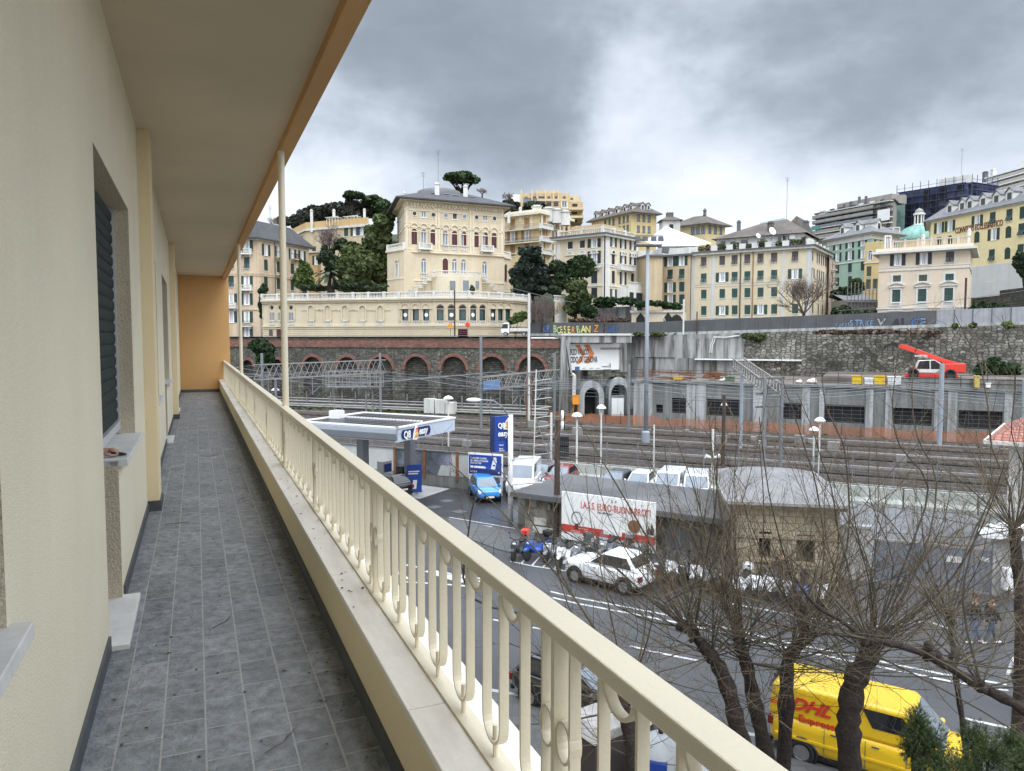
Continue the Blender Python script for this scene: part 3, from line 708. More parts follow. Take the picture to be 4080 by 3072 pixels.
FB2 = Fac(FB.P(1.5,.6,0), FB.P(150,.6,0))
sp = FB2.s(V9(1480,60))
g2 = barrier(FB2, FB2.L, 'grey panel barrier above the retaining wall, pale panels and faded graffiti at its far end', lambda s: 13.1+.030*s, lambda s: ztop(s+1.5), pale=sp)
def graffiti(F, parent, word, p, size, cols, sx=1.0, gap=.78):
    s0, z0 = F.hit(p); x = s0
    rg_ = random.Random(word)
    for ch, cc in zip(word, cols):
        jz, sh_, k_ = rg_.uniform(-.08,.08), rg_.uniform(-.25,.25), rg_.uniform(.92,1.12)
        for bold, m, y in ((.10, m_ink, -.02), (.035, cc, -.045)):
            o = text(ch, size*k_, m, parent, F.M.to_3x3().to_4x4() @ Matrix.Translation((x, y, z0+jz)), 'graffiti_letter' if bold < .1 else 'graffiti_outline', .006, sx=sx, bold=bold*size*.8, shear=sh_)
            o.location = F.M.translation-parent.location
        x += size*gap*sx
gy = mat('graffiti_yellow', (.55,.50,.16), .7, .2, 1.2); gg = mat('graffiti_green', (.36,.48,.22), .7, .2, 1.2); go = mat('graffiti_orange', (.55,.26,.06), .7, .2, 1.2); gbl = mat('graffiti_blue', (.05,.12,.30), .7, .3, 1); gcy = mat('graffiti_pale_blue', (.16,.24,.36), .7, .3, 1)
graffiti(FG, g1, 'BOESER', V3(484,1490), 1.5, (gg,gg,gy,gy,gy,go), .62, .61)
graffiti(FG, g1, 'BANIZ', V3(710,1486), 1.5, (gg,gy,gy,go,go), .70, .61)
graffiti(FG, g1, 'CREST', V3(1002,1480), 1.25, (gbl,)*5, .45, .68)
graffiti(FG, g1, 'HOPS', V3(375,1485), 1.35, (gcy,gbl,gcy,gbl), .46, .66)
graffiti(FB2, g2, 'coast', V5(275,1455), .9, (gcy,)*5, .62, .68); graffiti(FB2, g2, 'STRKE', V5(400,1452), 1.2, (gcy,)*5, .72, .68)
graffiti(FB2, g2, 'V', V5(622,1450), 1.3, (m_panel2,), 1.3); graffiti(FB2, g2, 'ALOE', V5(752,1452), 1.45, (m_ink,m_ink,gbl,gcy), 1.05, .70)

# ================================================================ concrete portal with the works billboard
FP = Fac((6.6,101.6), at(V8(745,250),103.0))
po = thing('tunnel_portal', 'stained concrete portal frame with two arched tunnel mouths under a works billboard', 'portal', FP.M.translation)
zz = lambda y, x=400: FP.z(V8(x,y)); ss = lambda x, y=500: FP.s(V8(x,y))
put(MB().box(ss(88), ss(745), -.3, .45, zz(275), zz(207)), 'header_beam', m_concst, po, FP)
put(MB().box(ss(80), ss(735), -.5, 1.0, zz(207), zz(188)), 'roof_slab', m_offw, po, FP)
put(MB().ext([(ss(85),zz(210,85)),(ss(126),zz(210,126)),(ss(150),zz(600,150)),(ss(188),0),(ss(70),0),(ss(78),zz(500,80))], -.4, 2.0), 'buttress', m_concst, po, FP)
put(MB().box(ss(126), ss(160), -.45, -.1, zz(305), zz(250)).ext([(ss(128),zz(300)),(ss(152),zz(300)),(ss(182),zz(560)),(ss(168),zz(560))], -.5, .3), 'corner_pier', m_concpale, po, FP)
put(MB().box(ss(680), ss(745), 1.9, 6, 0, zz(275)), 'side_pier', m_concst, po, FP)
put(MB().box(ss(120), ss(760), 9.0, 9.5, 0, zz(240)), 'back_wall', m_concst, po, FP)
q = MB(); rn = random.Random(5)
for i in range(7):
    a = 350+i*55; q.box(ss(a), ss(a+60), .6+.2*rn.random(), 3.5, zz(600), zz(520+rn.random()*25+ (30 if i > 3 else 0)))
put(q, 'rubble_ledge', m_rubble, po, FP)
for cx, hw_o, hw_i, yo, yi, yb0, nm in ((382,118,70,635,705,985,'a'),(642,98,76,600,665,1000,'b')):
    c = ss(cx); ro = ss(cx+hw_o)-c; ri = ss(cx+hw_i)-c; zo = zz(yo,cx); zi = zz(yi,cx); n = 14; zsp = zi-ri*1.25
    R_ = MB()
    pi_ = [(c-ri,0)]+[(c-ri*math.cos(math.pi*i/n), zsp+(zi-zsp)*math.sin(math.pi*i/n)) for i in range(n+1)]+[(c+ri,0)]
    po_ = [(c-ro,0)]+[(c-ro*math.cos(math.pi*i/n), zsp+(zo-zsp)*math.sin(math.pi*i/n)) for i in range(n+1)]+[(c+ro,0)]
    for i in range(len(pi_)-1): R_.ext([pi_[i], pi_[i+1], po_[i+1], po_[i]], .2, 3.0)
    put(R_, 'arch_ring', m_concpale, po, FP)
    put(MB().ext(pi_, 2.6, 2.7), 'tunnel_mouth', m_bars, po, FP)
FPb = Fac(at(V8(120,420),102.5), at(V8(688,400),104.6))
bb = thing('billboard', 'white works billboard with orange chevrons under the concrete portal beam', 'billboard', FPb.M.translation)
zb0, zb1 = FPb.z(V8(400,532)), FPb.z(V8(400,285)); sR = FPb.s(V8(632,400)); hgt = zb1-zb0
put(MB().box(0, sR, 0, .08, zb0, zb1), 'board', m_white, bb, FPb)
put(MB().box(sR+.02, FPb.L, .3, .5, zb0, zb1), 'blank_panel', m_concpale, bb, FPb)
q = MB()
def BS(x, y): return FPb.hit(V8(x, y))
for pts in ([(215,296),(262,296),(312,388),(258,476),(226,476),(282,385)], [(300,294),(352,294),(398,378),(358,470),(312,470),(352,380)]):
    q.ext([BS(*p) for p in pts][::-1], -.03, -.005)
put(q, 'chevron', m_orangeink, bb, FPb)
def btext(body, p, hpx, m, sx, parent, F, Vw, y=-.06, bold=0.0, nm='lettering', align='LEFT'):
    s0, z0 = F.hit(Vw(*p)); _, z1 = F.hit(Vw(p[0], p[1]-hpx)); size = (z1-z0)/.70
    o = text(body, size, m, parent, F.M.to_3x3().to_4x4() @ Matrix.Translation((s0, y, z0)), nm, .004, align, sx, bold*size); o.location = F.M.translation-parent.location
    return o
btext('TERZO VALICO', (140,388), 52, m_ink, .42, bb, FPb, V8, bold=.02); btext('NODO DI GENOVA', (146,462), 56, m_ink, .42, bb, FPb, V8, bold=.02)
btext("L'ITALIA DEL FUTURO È IN CORSO »", (455,340), 19, m_ink, .50, bb, FPb, V8, bold=.02)
btext('webuild', (470,507), 17, m_ink, .95, bb, FPb, V8); btext('§', (540,500), 32, m_ink, .9, bb, FPb, V8)
put(MB().ext([BS(216,536),BS(260,533),BS(260,500),BS(216,502)][::-1], -.03, -.005), 'blue_emblem', gbl, bb, FPb)
q = MB()
for x in (285, 352, 416): q.ext([BS(x,520),BS(x+38,518),BS(x+38,513),BS(x,515)][::-1], -.03, -.005)
put(q, 'small_print', m_steel, bb, FPb)
pp = thing('drain_pipe', 'thick white pipe bent down beside the slanted concrete buttress', 'pipe', FP.M.translation)
put(MB().tube([(ss(180),-.3,zz(570)),(ss(205),-.3,zz(585)),(ss(205),-.3,zz(650)),(ss(200),-.3,zz(830))], .28, 8), 'pipe', m_offw, pp, FP)
p = FP.P(ss(202), -1.5, 0)
ob = thing('control_box', 'orange control box on a stand at the foot of the slanted buttress', 'control box', p)
MB().box(-.45,.45,-.3,.3,1.7,2.95).build('cabinet', m_orangep, ob, bevel=.04); MB().bar((-.35,0,0),(-.35,0,1.7),.1).bar((.35,0,0),(.35,0,1.7),.1).box(-.5,.5,-.35,.35,2.95,3.0).build('stand', m_orangep, ob)
p = FP.P(ss(598), -1.2, 0)
wc = thing('equipment_cabinet', 'tall white cabinet in front of the second tunnel mouth', 'cabinet', p)
MB().box(-.85,.85,-.5,.5,0,2.7).build('cabinet', m_offw, wc, bevel=.05); MB().box(-.95,.95,-.6,.6,2.7,2.82).build('cap', m_steel, wc); MB().box(-.8,-.03,-.53,-.5,.3,2.5).box(.03,.8,-.53,-.5,.3,2.5).build('door', m_white, wc)

# ================================================================ station box and deck
EV = Vector((.899,-.438,0)).normalized(); NV = Vector((EV.y, -EV.x, 0)).normalized()    # along the tracks; towards the camera
if NV.y > 0: NV = -NV
A0 = Vector((6.76,95,0))
def tl_(s, off, z=0.0): return A0+EV*s+NV*off+Vector((0,0,z))
FS = Fac(tl_(8.0,0), tl_(120,0))
sx0 = FS.s(V8(775,800)); DZ = 5.55
stn = thing('station_box', 'low grey concrete station box with dark barred openings and a works deck on top', 'station', FS.M.translation)
def hole(Vw, x0, x1, y0, y1): return (FS.s(Vw(x0,y0)), FS.s(Vw(x1,y0)), FS.z(Vw((x0+x1)/2,y1)), FS.z(Vw((x0+x1)/2,y0)))
ops = [hole(V8,985,1050,862,942), hole(V8,1135,1268,800,945), hole(V8,1468,1785,812,972), hole(V9,232,395,728,862), hole(V9,585,912,745,893), hole(V9,1145,1465,772,912), hole(V9,1680,2040,792,945)]
x = ops[-1][1]+3.5
for i in range(3): ops.append((x, x+7.4, ops[-1][2], ops[-1][3])); x += 10.8
q = MB(); holed(q, sx0, FS.L, 0, DZ, ops, .5); put(q, 'wall', m_concst2, stn, FS)
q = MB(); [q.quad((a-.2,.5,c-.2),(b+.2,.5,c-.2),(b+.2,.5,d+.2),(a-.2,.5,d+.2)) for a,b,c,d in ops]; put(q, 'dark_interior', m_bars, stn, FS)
for a, b, c, d in ops:
    q = MB(); z = c+.15
    while z < d: q.bar((a,.12,z),(b,.12,z),.035); z += .42
    x = a
    while x < b: q.bar((x,.15,c),(x,.15,d),.03); x += .9
    put(q, 'grille', m_dsteel, stn, FS)
pl = MB()
for Vw, a, b in ((V8,775,955),(V8,1275,1365),(V8,1368,1465),(V9,0,100),(V9,400,470),(V9,540,585),(V9,920,985),(V9,1080,1140),(V9,1480,1560),(V9,1590,1670),(V9,2050,2120)):
    a, b = FS.s(Vw(a,700)), FS.s(Vw(b,700)); pl.box(a+.03, b-.03, -.16, .02, 0, DZ-.25)
put(pl, 'pilaster', m_concpale, stn, FS)
put(MB().box(sx0-.2, FS.L, -.3, .6, DZ-.25, DZ+.02), 'deck_edge', m_concst2, stn, FS)
put(MB().box(sx0-.2, FS.L, .6, 34, DZ-.6, DZ), 'deck', mat('works_deck', (.14,.12,.10), .9, .4, .4), stn, FS)
put(MB().box(sx0, sx0+.4, .5, 18, 0, DZ-.3), 'end_wall', m_concpale, stn, FS)
p2 = FS.s(V9(1210,560))
put(MB().box(p2, FS.L, -.1, .2, DZ+.02, DZ+1.0), 'parapet', m_concst2, stn, FS)
put(MB().box(p2-8, FS.L, 3.2, 33, DZ, DZ+.72), 'raised_deck', MATS['works_deck'], stn, FS)
gr = thing('guard_rail', 'rusty scaffold tube guard rail along the edge of the works deck', 'guard rail', FS.M.translation)
q = MB(); x = sx0
while x < FS.L: q.bar((x,-.1,DZ),(x,-.1,DZ+1.35),.06); x += 2.3
for z in (.5, .95, 1.3): q.bar((sx0,-.12,DZ+z),(FS.L,-.12,DZ+z),.05)
put(q, 'tubes', m_rust, gr, FS)
rn = random.Random(11)
m_rustor = mat('orange_rust', (.20,.085,.04), .85, .3, 2)
for i, (x0, x1, y) in enumerate(((780,980,575),(940,1180,590),(1150,1330,572),(1370,1560,590),(1480,1640,600))):
    a, b = FS.s(V8(x0,y)), FS.s(V8(x1,y)); t = thing('steel_stack', ('rust orange steel beams stacked at the left end of the works deck','rusty beams lying beside the light mast on the deck','orange rusty trestles with yellow boxes on the deck','rusty rebar lying on the deck behind the tall thin pole','rusty plates and timber beside the green skip')[i], 'steel stack', FS.P(a, 2.5, DZ), FS.ang, 'steel stacked on the works deck')
    q = MB()
    for k in range(9): z = .1+rn.random()*.9; o = rn.uniform(-1, 1); q.bar((rn.uniform(0,.3)*(b-a),o,z),((b-a)*rn.uniform(.7,1),o+rn.uniform(-.5,.5),z+rn.uniform(-.1,.1)),.14)
    q.build('beams', m_rustor, t)
def crate(name, Vw, x0, x1, y0, y1, m, label, cat, y=1.2, kind='box', group=None):
    a, b = FS.s(Vw(x0,y1)), FS.s(Vw(x1,y1)); k = (FS.p0.y+y)/FS.p0.y; w_ = (b-a); h = max(.4, FS.z(Vw(x0,y0))-FS.z(Vw(x0,y1)))
    t = thing(name, label, cat, FS.P((a+b)/2, y, DZ), FS.ang, group)
    if kind == 'bag':
        q = MB(); q.ball((0,0,h*.42), w_*.5, .5, h*.45); q.ball((w_*.15,.1,h*.7), w_*.3, .35, h*.3); q.build('bag', m, t, smooth=True)
        MB().box(-w_*.5,w_*.5,-.5,.5,0,.12).build('pallet', m_rustor, t)
    else:
        MB().box(-w_/2,w_/2,-.5,.5,.12,h).build('body', m, t, bevel=.05); MB().box(-w_/2-.04,w_/2+.04,-.54,.54,h,h+.08).build('lid', m, t); MB().box(-w_/2+.1,-w_/2+.3,-.5,.5,0,.12).box(w_/2-.3,w_/2-.1,-.5,.5,0,.12).build('skid', m_rustor, t)
    return t
crate('plastic_bin', V9, 805, 890, 500, 572, m_yellowp, 'yellow plastic bin with white lid on the deck, further from the red crane', 'bin')
crate('plastic_bin', V9, 988, 1080, 505, 580, m_yellowp, 'yellow plastic bin on the deck, nearer to the red crane', 'bin')
crate('water_tank', V9, 910, 980, 525, 580, m_white, 'white plastic tank between the two yellow bins', 'tank')
crate('panel_stack', V9, 1100, 1210, 515, 585, m_white, 'white panels stacked beside the yellow bin nearer to the crane', 'panel stack')
crate('skip', V8, 1630, 1710, 585, 632, mat('skip_green', (.10,.17,.10), .6, .2, 1), 'green metal skip on the works deck', 'skip')
crate('tool_chest', V8, 1135, 1210, 560, 585, m_yellowp, 'small yellow chest among rusty trestles', 'chest')
crate('builders_bag', V8, 1562, 1638, 528, 565, m_white, 'white builders bag on the deck behind the rusty pipes', 'bag', 1.5, 'bag', 'builders bags')
crate('builders_bag', V9, 340, 395, 465, 500, m_white, 'white builders bag on the deck, first of the pair left of the yellow bins', 'bag', 1.5, 'bag', 'builders bags')
crate('builders_bag', V9, 428, 515, 458, 505, m_white, 'wide white builders bag on the deck, second of the pair left of the yellow bins', 'bag', 1.5, 'bag', 'builders bags')
crate('barrier_board', V9, 1797, 1838, 510, 610, mat('yellow_board', (.50,.38,.10), .7, .2, 2), 'yellow wooden board standing at the deck edge right of the crane', 'board', -.5)
crate('notice_board', V9, 1898, 1938, 505, 548, m_white, 'small white square sign on the deck fence right of the crane', 'sign', .1)
crate('pallet_stack', V9, 1215, 1300, 488, 525, m_steelw, 'grey stacked pallets just behind the crane cab side', 'pallet stack', 5)
# orange site net along the foot of the box
on = thing('site_net', 'faded orange plastic site net along the foot of the station box', 'site fence', tl_(0,1.6))
FN = Fac(tl_(-1.5,1.6), tl_(120,1.6)); q = MB(); qp = MB(); x = 0; pz = (0, 1.6)
while x < FN.L:
    z = 1.3+rn.uniform(-.3,.15); y = rn.uniform(-.15,.15); q.quad((x,pz[0],.1),(x+1.9,y,.1),(x+1.9,y,z),(x,pz[0],pz[1])); pz = (y, z); qp.bar((x,.06,0),(x,.06,1.7),.05); x += 1.9
put(q, 'net', m_orangenet, on, FN); put(qp, 'stake', m_rust, on, FN)
# ================================================================ railway
m_oily = mat('oily_ballast', (.016,.014,.012), .8, .4, .5)
tk0 = None
for i, off in enumerate((3.2, 7.2, 11.4, 15.6, 19.8, 24.0, 28.2, 32.0)):
    F = Fac(tl_(-95,off), tl_(75,off), .0)
    t = thing('railway_track', ('rusty railway track next to the orange net', 'second railway track out from the orange net', 'third railway track out from the orange net', 'fourth railway track out from the orange net', 'fifth railway track out from the orange net', 'sixth railway track out from the orange net', 'seventh railway track out from the orange net', 'railway track closest to the yard fence')[i], 'track', F.M.translation, 0, 'railway tracks')
    for y in (-.75, .75): put(MB().box(0,F.L,y-.05,y+.05,.10,.27), 'rail', m_railm, t, F)
    q = MB(); x = 0
    while x < F.L: q.box(x,x+.24,-1.25,1.25,.0,.12); x += .75
    put(q, 'sleepers', m_sleeper, t, F); put(MB().quad((0,-1.5,.085),(F.L,-1.5,.085),(F.L,1.5,.085),(0,1.5,.085)), 'track_bed', m_oily, t, F)
    if i in (0, 2, 4, 6): ct = thing('cable_trough', ('pale concrete cable trough beside the track next to the net','pale concrete cable trough between the third and fourth tracks','pale concrete cable trough in the middle of the tracks','pale concrete cable trough towards the yard fence')[i//2], 'cable trough', F.M.translation); put(MB().box(0,F.L,-2.15,-1.85,0,.22), 'cover', m_steelw, ct, F)
q = MB()
for k in range(16):
    c = tl_(rn.uniform(-12,48), rn.choice((5.2,9.3,13.5,17.7,21.9,26)), 0); h = rn.uniform(.4,1.1); t = thing('lineside_box', 'small pale lineside box standing between the railway tracks', 'lineside box', c, FS.ang, 'lineside boxes'); MB().box(-h*.5,h*.5,-.25,.25,.15,h).build('cabinet', m_steelw, t, bevel=.03); MB().box(-.08,.08,-.08,.08,0,.15).build('foot', m_dsteel, t)
trk = MB(); rg = random.Random(21)
for k in range(2600):
    s = rg.uniform(-70,70); off = rg.choice((1.6,5.2,5.2,9.4,9.4,13.5,26.1,-2.5 if s < 0 else 1.2))+rg.gauss(0,.45)
    if mnoise.noise((s*.09, off*.2, 5)) < .02: continue
    p = tl_(s, off, .02); h = rg.uniform(.08,.28); a = rg.uniform(0,6.3); dx, dy = math.cos(a)*h*.5, math.sin(a)*h*.5
    trk.add([(p.x-dx,p.y-dy,p.z),(p.x+dx,p.y+dy,p.z),(p.x+dx*2.2+dy*.6,p.y+dy*2.2-dx*.6,p.z+h),(p.x-dx*2+dy,p.y-dy*2,p.z+h*.9)], [(0,1,2),(0,2,3)])
for k in range(2200):       # bank below the arches
    s = rg.uniform(10, 84); y = rg.uniform(-7.5, -1.5)
    if mnoise.noise((s*.12, y*.3, 8)) < -.05: continue
    p = FA.P(s, y, .0); h = rg.uniform(.1,.4); a = rg.uniform(0,6.3); dx, dy = math.cos(a)*h*.5, math.sin(a)*h*.5
    trk.add([(p.x-dx,p.y-dy,p.z),(p.x+dx,p.y+dy,p.z),(p.x+dx*2.2+dy*.6,p.y+dy*2.2-dx*.6,p.z+h),(p.x-dx*2+dy,p.y-dy*2,p.z+h*.9)], [(0,1,2),(0,2,3)])
m_weed = leafm('track_weeds', (.06,.075,.025))
tag(trk.build('weeds', m_weed), 'low green weeds growing between the railway tracks', 'weeds', kind='stuff')
# pipes along the foot of the arches
ps_ = thing('pipe_run', 'row of long pale pipes on short posts along the foot of the arched wall', 'pipes', FA.M.translation)
q = MB(); za = lambda y, x=900: FA.z(V7(x,y))
for y, o, r_ in ((985,-2.2,.10),(1018,-2.4,.16),(1052,-2.7,.18),(1075,-3.0,.16)):
    z = za(y); q.tube([(-5,o,max(.3,z)),(FA.s(V7(1690,y)),o,max(.3,z))], r_, 6)
put(q, 'pipe', m_steelw, ps_, FA)
q = MB(); x = 0
while x < FA.L-2: q.bar((x,-2.6,0),(x,-2.6,2.6),.14); x += 4.4
put(q, 'bracket', m_steel, ps_, FA)
cb_ = thing('equipment_cabinet', 'row of white trackside cabinets at the foot of the arched wall', 'cabinet', FA.P(FA.s(V7(545,1060)),-3.2,0), FA.ang)
MB().box(-2.5,-.9,-.5,.5,0,2.1).build('cabinet', m_offw, cb_, bevel=.04); MB().box(-.7,.8,-.5,.5,0,2.0).build('cabinet', m_offw, cb_, bevel=.04); MB().box(.9,2.3,-.5,.5,0,1.7).build('cabinet', m_offw, cb_, bevel=.04)
# ---- posts, masts, gantries
def pole(name, label, cat, px_base, py_top, r, m, z0=0.0, group=None, rt=None, n=8, kind='tube', d=None):
    b = onz(px_base, z0) if d is None else at(px_base, d)
    if d is not None: b.z = z0
    zt = at((px_base[0], py_top), b.y).z
    t = thing(name, label, cat, b, 0, group)
    if kind == 'tube': MB().tube([(0,0,0),(0,0,zt-z0)], [r, rt if rt is not None else r], n).build('shaft', m, t, smooth=n > 8)
    else:
        w2 = r; q = MB(); hh = zt-z0; q.box(-w2,w2,-w2,-w2+.03,0,hh).box(-w2,w2,w2-.03,w2,0,hh).box(-.015,.015,-w2,w2,0,hh); q.build('shaft', m, t)
    t['h'] = zt-z0
    return t
m_mast = mat('blue_grey_mast_paint', (.27,.30,.335), .45, .1, .5, streak=.25, scol=(.5,.55,.6), ssc=(3,3,.1))
lm = pole('light_mast', 'tall thick blue grey floodlight mast standing among the tracks', 'light mast', V8(887,1235), V3(1395,660)[1], .24, m_mast, rt=.16, n=14)
hh = lm['h']
MB().box(-1.3,1.3,-.5,.5,hh-.1,hh+.05).bar((-1.3,-.5,hh+.9),(1.3,-.5,hh+.9),.06).bar((-1.3,.5,hh+.9),(1.3,.5,hh+.9),.06).bar((-1.3,-.5,hh),(-1.3,-.5,hh+.9),.06).bar((1.3,-.5,hh),(1.3,-.5,hh+.9),.06).build('platform', m_dsteel, lm)
for x in (-1.1,-.4,.45,1.15): MB().ext([(x-.28,hh+.35),(x+.28,hh+.35),(x+.22,hh+.8),(x-.22,hh+.8)], -.75,-.45).build('floodlight', m_dsteel, lm)
MB().ext([(1.4,hh-.7),(2.0,hh-.8),(2.1,hh-.3),(1.5,hh-.2)], -.3,.3).build('floodlight', m_dsteel, lm)
MB().lathe([(.42,0),(.42,1.2),(.30,1.35)], 14).build('base', m_mast, lm)
pole('catenary_pole', 'grey catenary pole just right of the second tunnel mouth', 'pole', V8(724,1130), V8(724,475)[1], .16, m_steel, group='catenary poles')
pole('catenary_pole', 'grey steel catenary pole between the first two dark openings of the station box', 'pole', V8(1785,1300), V8(1800,545)[1], .17, m_mast, group='catenary poles')
pole('catenary_pole', 'blue grey catenary pole rising in front of the red crane', 'pole', V9(1520,1085), V9(1552,410)[1], .22, m_mast, group='catenary poles')
pole('catenary_pole', 'grey catenary pole near the right end of the station box', 'pole', V9(2195,1080), V9(2200,540)[1], .2, m_mast, group='catenary poles')
tw = pole('catenary_tower', 'pair of steel catenary posts tied by crossarms, carrying a lattice beam', 'pole', V9(82,1290), V9(100,522)[1], .15, m_steel)
b2 = onz(V9(222,1275), 0)-tw.location
MB().tube([b2, b2+Vector((0,0,tw['h']*.98))], .15, 8).build('shaft', m_steel, tw)
q = MB()
for f in (.99,.83,.69): q.bar(Vector((-.6,0,tw['h']*f))-b2*.05, b2*1.15+Vector((0,0,tw['h']*f)), .14)
q.build('crossarm', m_dsteel, tw)
mid = b2*.5+Vector((0,0,tw['h']*.82)); far = mid+Vector((2.0,16,1.6))
def truss(a, b, h, wd, m, n, t=.055, th=.10):
    q = MB(); a = Vector(a); b = Vector(b); d = (b-a); sd_ = Vector((-d.y,d.x,0)).normalized()*(wd/2); up = Vector((0,0,h))
    for s in (-1,1):
        for u in (0,1): q.bar(a+sd_*s+up*u, b+sd_*s+up*u, th)
        for i in range(n):
            p0 = a+d*(i/n)+sd_*s; p1 = a+d*((i+.5)/n)+sd_*s; p2_ = a+d*((i+1)/n)+sd_*s
            q.bar(p0, p1+up, t); q.bar(p1+up, p2_, t)
    for i in range(n+1):
        p0 = a+d*(i/n); q.bar(p0-sd_+up, p0+sd_+up, t); q.bar(p0-sd_, p0+sd_, t)
    return q
truss(mid, far, .9, 1.1, m_steelw, 14).build('lattice_beam', m_steelw, tw)
def gantry(label, A, B, h, legs, group=None):
    t = thing('signal_gantry', label, 'gantry', Vector((A.x,A.y,0)))
    truss(A-t.location, B-t.location, h, 1.0, m_steelw, max(8,int((B-A).length/1.6))).build('lattice_beam', m_steelw, t)
    for f, top in legs:
        p = A.lerp(B, f); MB().tube([(p.x-t.location.x,p.y-t.location.y,0),(p.x-t.location.x,p.y-t.location.y,p.z+top)], .17, 8).build('leg', m_steel, t)
    q = MB(); rr = random.Random(label)
    for k in range(6):
        p = A.lerp(B, .08+k*.16)-t.location; q.bar(p, p-Vector((0,0,2.2)), .1); q.bar(p-Vector((0,0,2.0)), p-Vector((0,0,1.2))+NV*1.6*(1 if k%2 else -1), .06); q.bar(p-Vector((0,0,1.2)), p-Vector((0,0,1.2))+NV*1.8*(1 if k%2 else -1), .05)
    q.build('cantilever', m_steel, t); return t
gantry('long pale lattice gantry spanning the tracks in front of the brick arches', at(V6(270,585),84), at(V6(1395,520),99), 1.7, ((.04,3.0),(.13,0),(.97,2.6)))
gantry('shorter lattice gantry with blue boards at its near end, beside the concrete portal', at(V7(870,850),84), at(V7(1715,748),93), 1.5, ((.01,6.2),(.60,1.0),(.97,3.6)))
q = MB(); A_, B_ = at(V7(905,800),83.4), at(V7(1085,775),85)
bs = thing('gantry_board', 'blue board hung on the near end of the shorter lattice gantry', 'board', A_)
MB().bar((0,0,0), B_-A_, .06, 1.0).build('board', mat('faded_blue', (.12,.22,.40), .6, .2, 1), bs); MB().bar((0,0,.5),B_-A_+Vector((0,0,.5)),.08).build('frame', m_steelw, bs)
# portal-shaped maintenance platform
pA = onz(V6(1055,880), 0); pB = onz(V6(1275,905), 0)
mp_ = thing('maintenance_platform', 'galvanised steel signal platform with railings and a ladder tower by the canopy', 'platform', Vector((pB.x,pB.y,0)))
zt = at(V6(1275,650), pB.y).z; L_ = Vector((pA.x-pB.x-1.5, 0, 0))
qq = MB().box(L_.x,1.8,-.7,.7,zt,zt+.15); qq.build('deck', m_steelw, mp_)
q = MB()
for y in (-.7,.7):
    for z in (.7,1.5,2.2): q.bar((L_.x,y,zt+z),(1.8,y,zt+z),.07)
    for k in range(9): x = L_.x+(1.8-L_.x)*k/8; q.bar((x,y,zt),(x,y,zt+2.2),.08); q.bar((x,y,zt+.1),(min(1.8,x+1.0),y,zt+2.1),.04)
q.build('railing', m_steelw, mp_)
q = MB()
for x in (-.5,.4,1.5): q.bar((x,0,0),(x,0,zt+(2.2 if x > 1 else 0)),.22)
z = .3
while z < zt: q.bar((.4,0,z),(1.5,0,z),.05); q.bar((.4,0,z),(1.5,0,z+.5),.05); z += .5
q.build('leg', m_steel, mp_)
q = MB().bar((L_.x+.9,0,zt),(L_.x+.9,0,zt-5.2),.12).bar((L_.x+2.0,0,zt),(L_.x+2.0,0,zt-5.2),.12)
for z in (0,-1.3,-2.6,-3.9,-5.2): q.bar((L_.x,0,zt+z),(L_.x+2.6,0,zt+z),.06)
q.box(L_.x,L_.x+2.4,-.6,.6,zt-5.3,zt-5.1); q.build('signal_cage', m_steelw, mp_)
# white street/yard lamps
def mushroom(label, base, topy, r=.07, head=.42, grp='white yard lamps'):
    t = pole('yard_lamp', label, 'lamp post', base, topy, r, m_offw, group=grp); h = t['h']
    MB().lathe([(head,h),(head*.98,h+.08),(head*.6,h+.26),(.05,h+.34)], 14).build('lamp_shade', m_white, t, smooth=True)
    MB().lathe([(.12,h-.1),(head*.7,h-.02),(head*.7,h)], 12).build('diffuser', m_lamp, t); return t
mushroom('white mushroom lamp left of the rusty orange dip in the net, by the tunnel mouths', V8(232,1560), V8(232,975)[1])
mushroom('slim white mushroom lamp between the two tunnel mouths', V8(462,1440), V8(462,900)[1])
mushroom('white mushroom lamp standing before the barred openings, taller of two together', V9(535,1310), V9(545,878)[1])
mushroom('white mushroom lamp standing before the barred openings, shorter of two together', V9(490,1280), V9(490,955)[1])
mushroom('white lamp beside the dark timber pole near the middle openings', V8(1622,1340), V8(1622,872)[1], .07, .3)
mushroom('white lamp behind the far end of the petrol station canopy', V7(520,1490), V7(526,945)[1], .08, .5)
mushroom('white lamp post nearest the maintenance platform and the railing', V6(445,1000), V6(445,680)[1], .08, .5)
for lb, b, t_, r, m in (('rusty dark post rising in front of the low flat roof', VA(1375,880), V8(95,1005)[1], .17, m_rust), ('rusty dark post beside the parked white vans', V8(1610,1950), V8(1640,770)[1], .13, m_rust)):
    pole('wooden_pole', lb, 'pole', b, t_, r, m, rt=r*.8)
pole('yard_post', 'thin white post with a black lamp among the tracks right of the light mast', 'post', V8(962,1500), V8(966,1052)[1], .06, m_offw)
sp_ = pole('loudspeaker_post', 'white post carrying two loudspeakers near the parked vans', 'post', V8(1518,1560), V8(1533,1095)[1], .09, m_offw)
for s in (-1,1): MB().lathe([(.06,0),(.20,.45)], 10).build('loudspeaker', m_white, sp_, (s*.12,0,sp_['h']*.42)).rotation_euler = (0, s*1.3, 0)
ts_ = pole('steel_mast', 'tall rusty white steel mast rising from the gantry to above the street', 'mast', V7(1408,1250), V2(1350,1160)[1], .16, m_offw)
MB().bar((0,-.5,3.9),(0,.5,3.9),.1).bar((-.3,0,0),(-.3,0,6.5),.12).bar((.3,0,0),(.3,0,6.5),.12).bar((-.3,0,6.5),(.0,0,8.5),.1).build('bracket', m_rustor, ts_)
pole('lamp_post', 'thin black street pole in front of the curved terrace windows', 'pole', V2(684,1528), V2(683,1130)[1], .11, m_rust, z0=11, d=109)
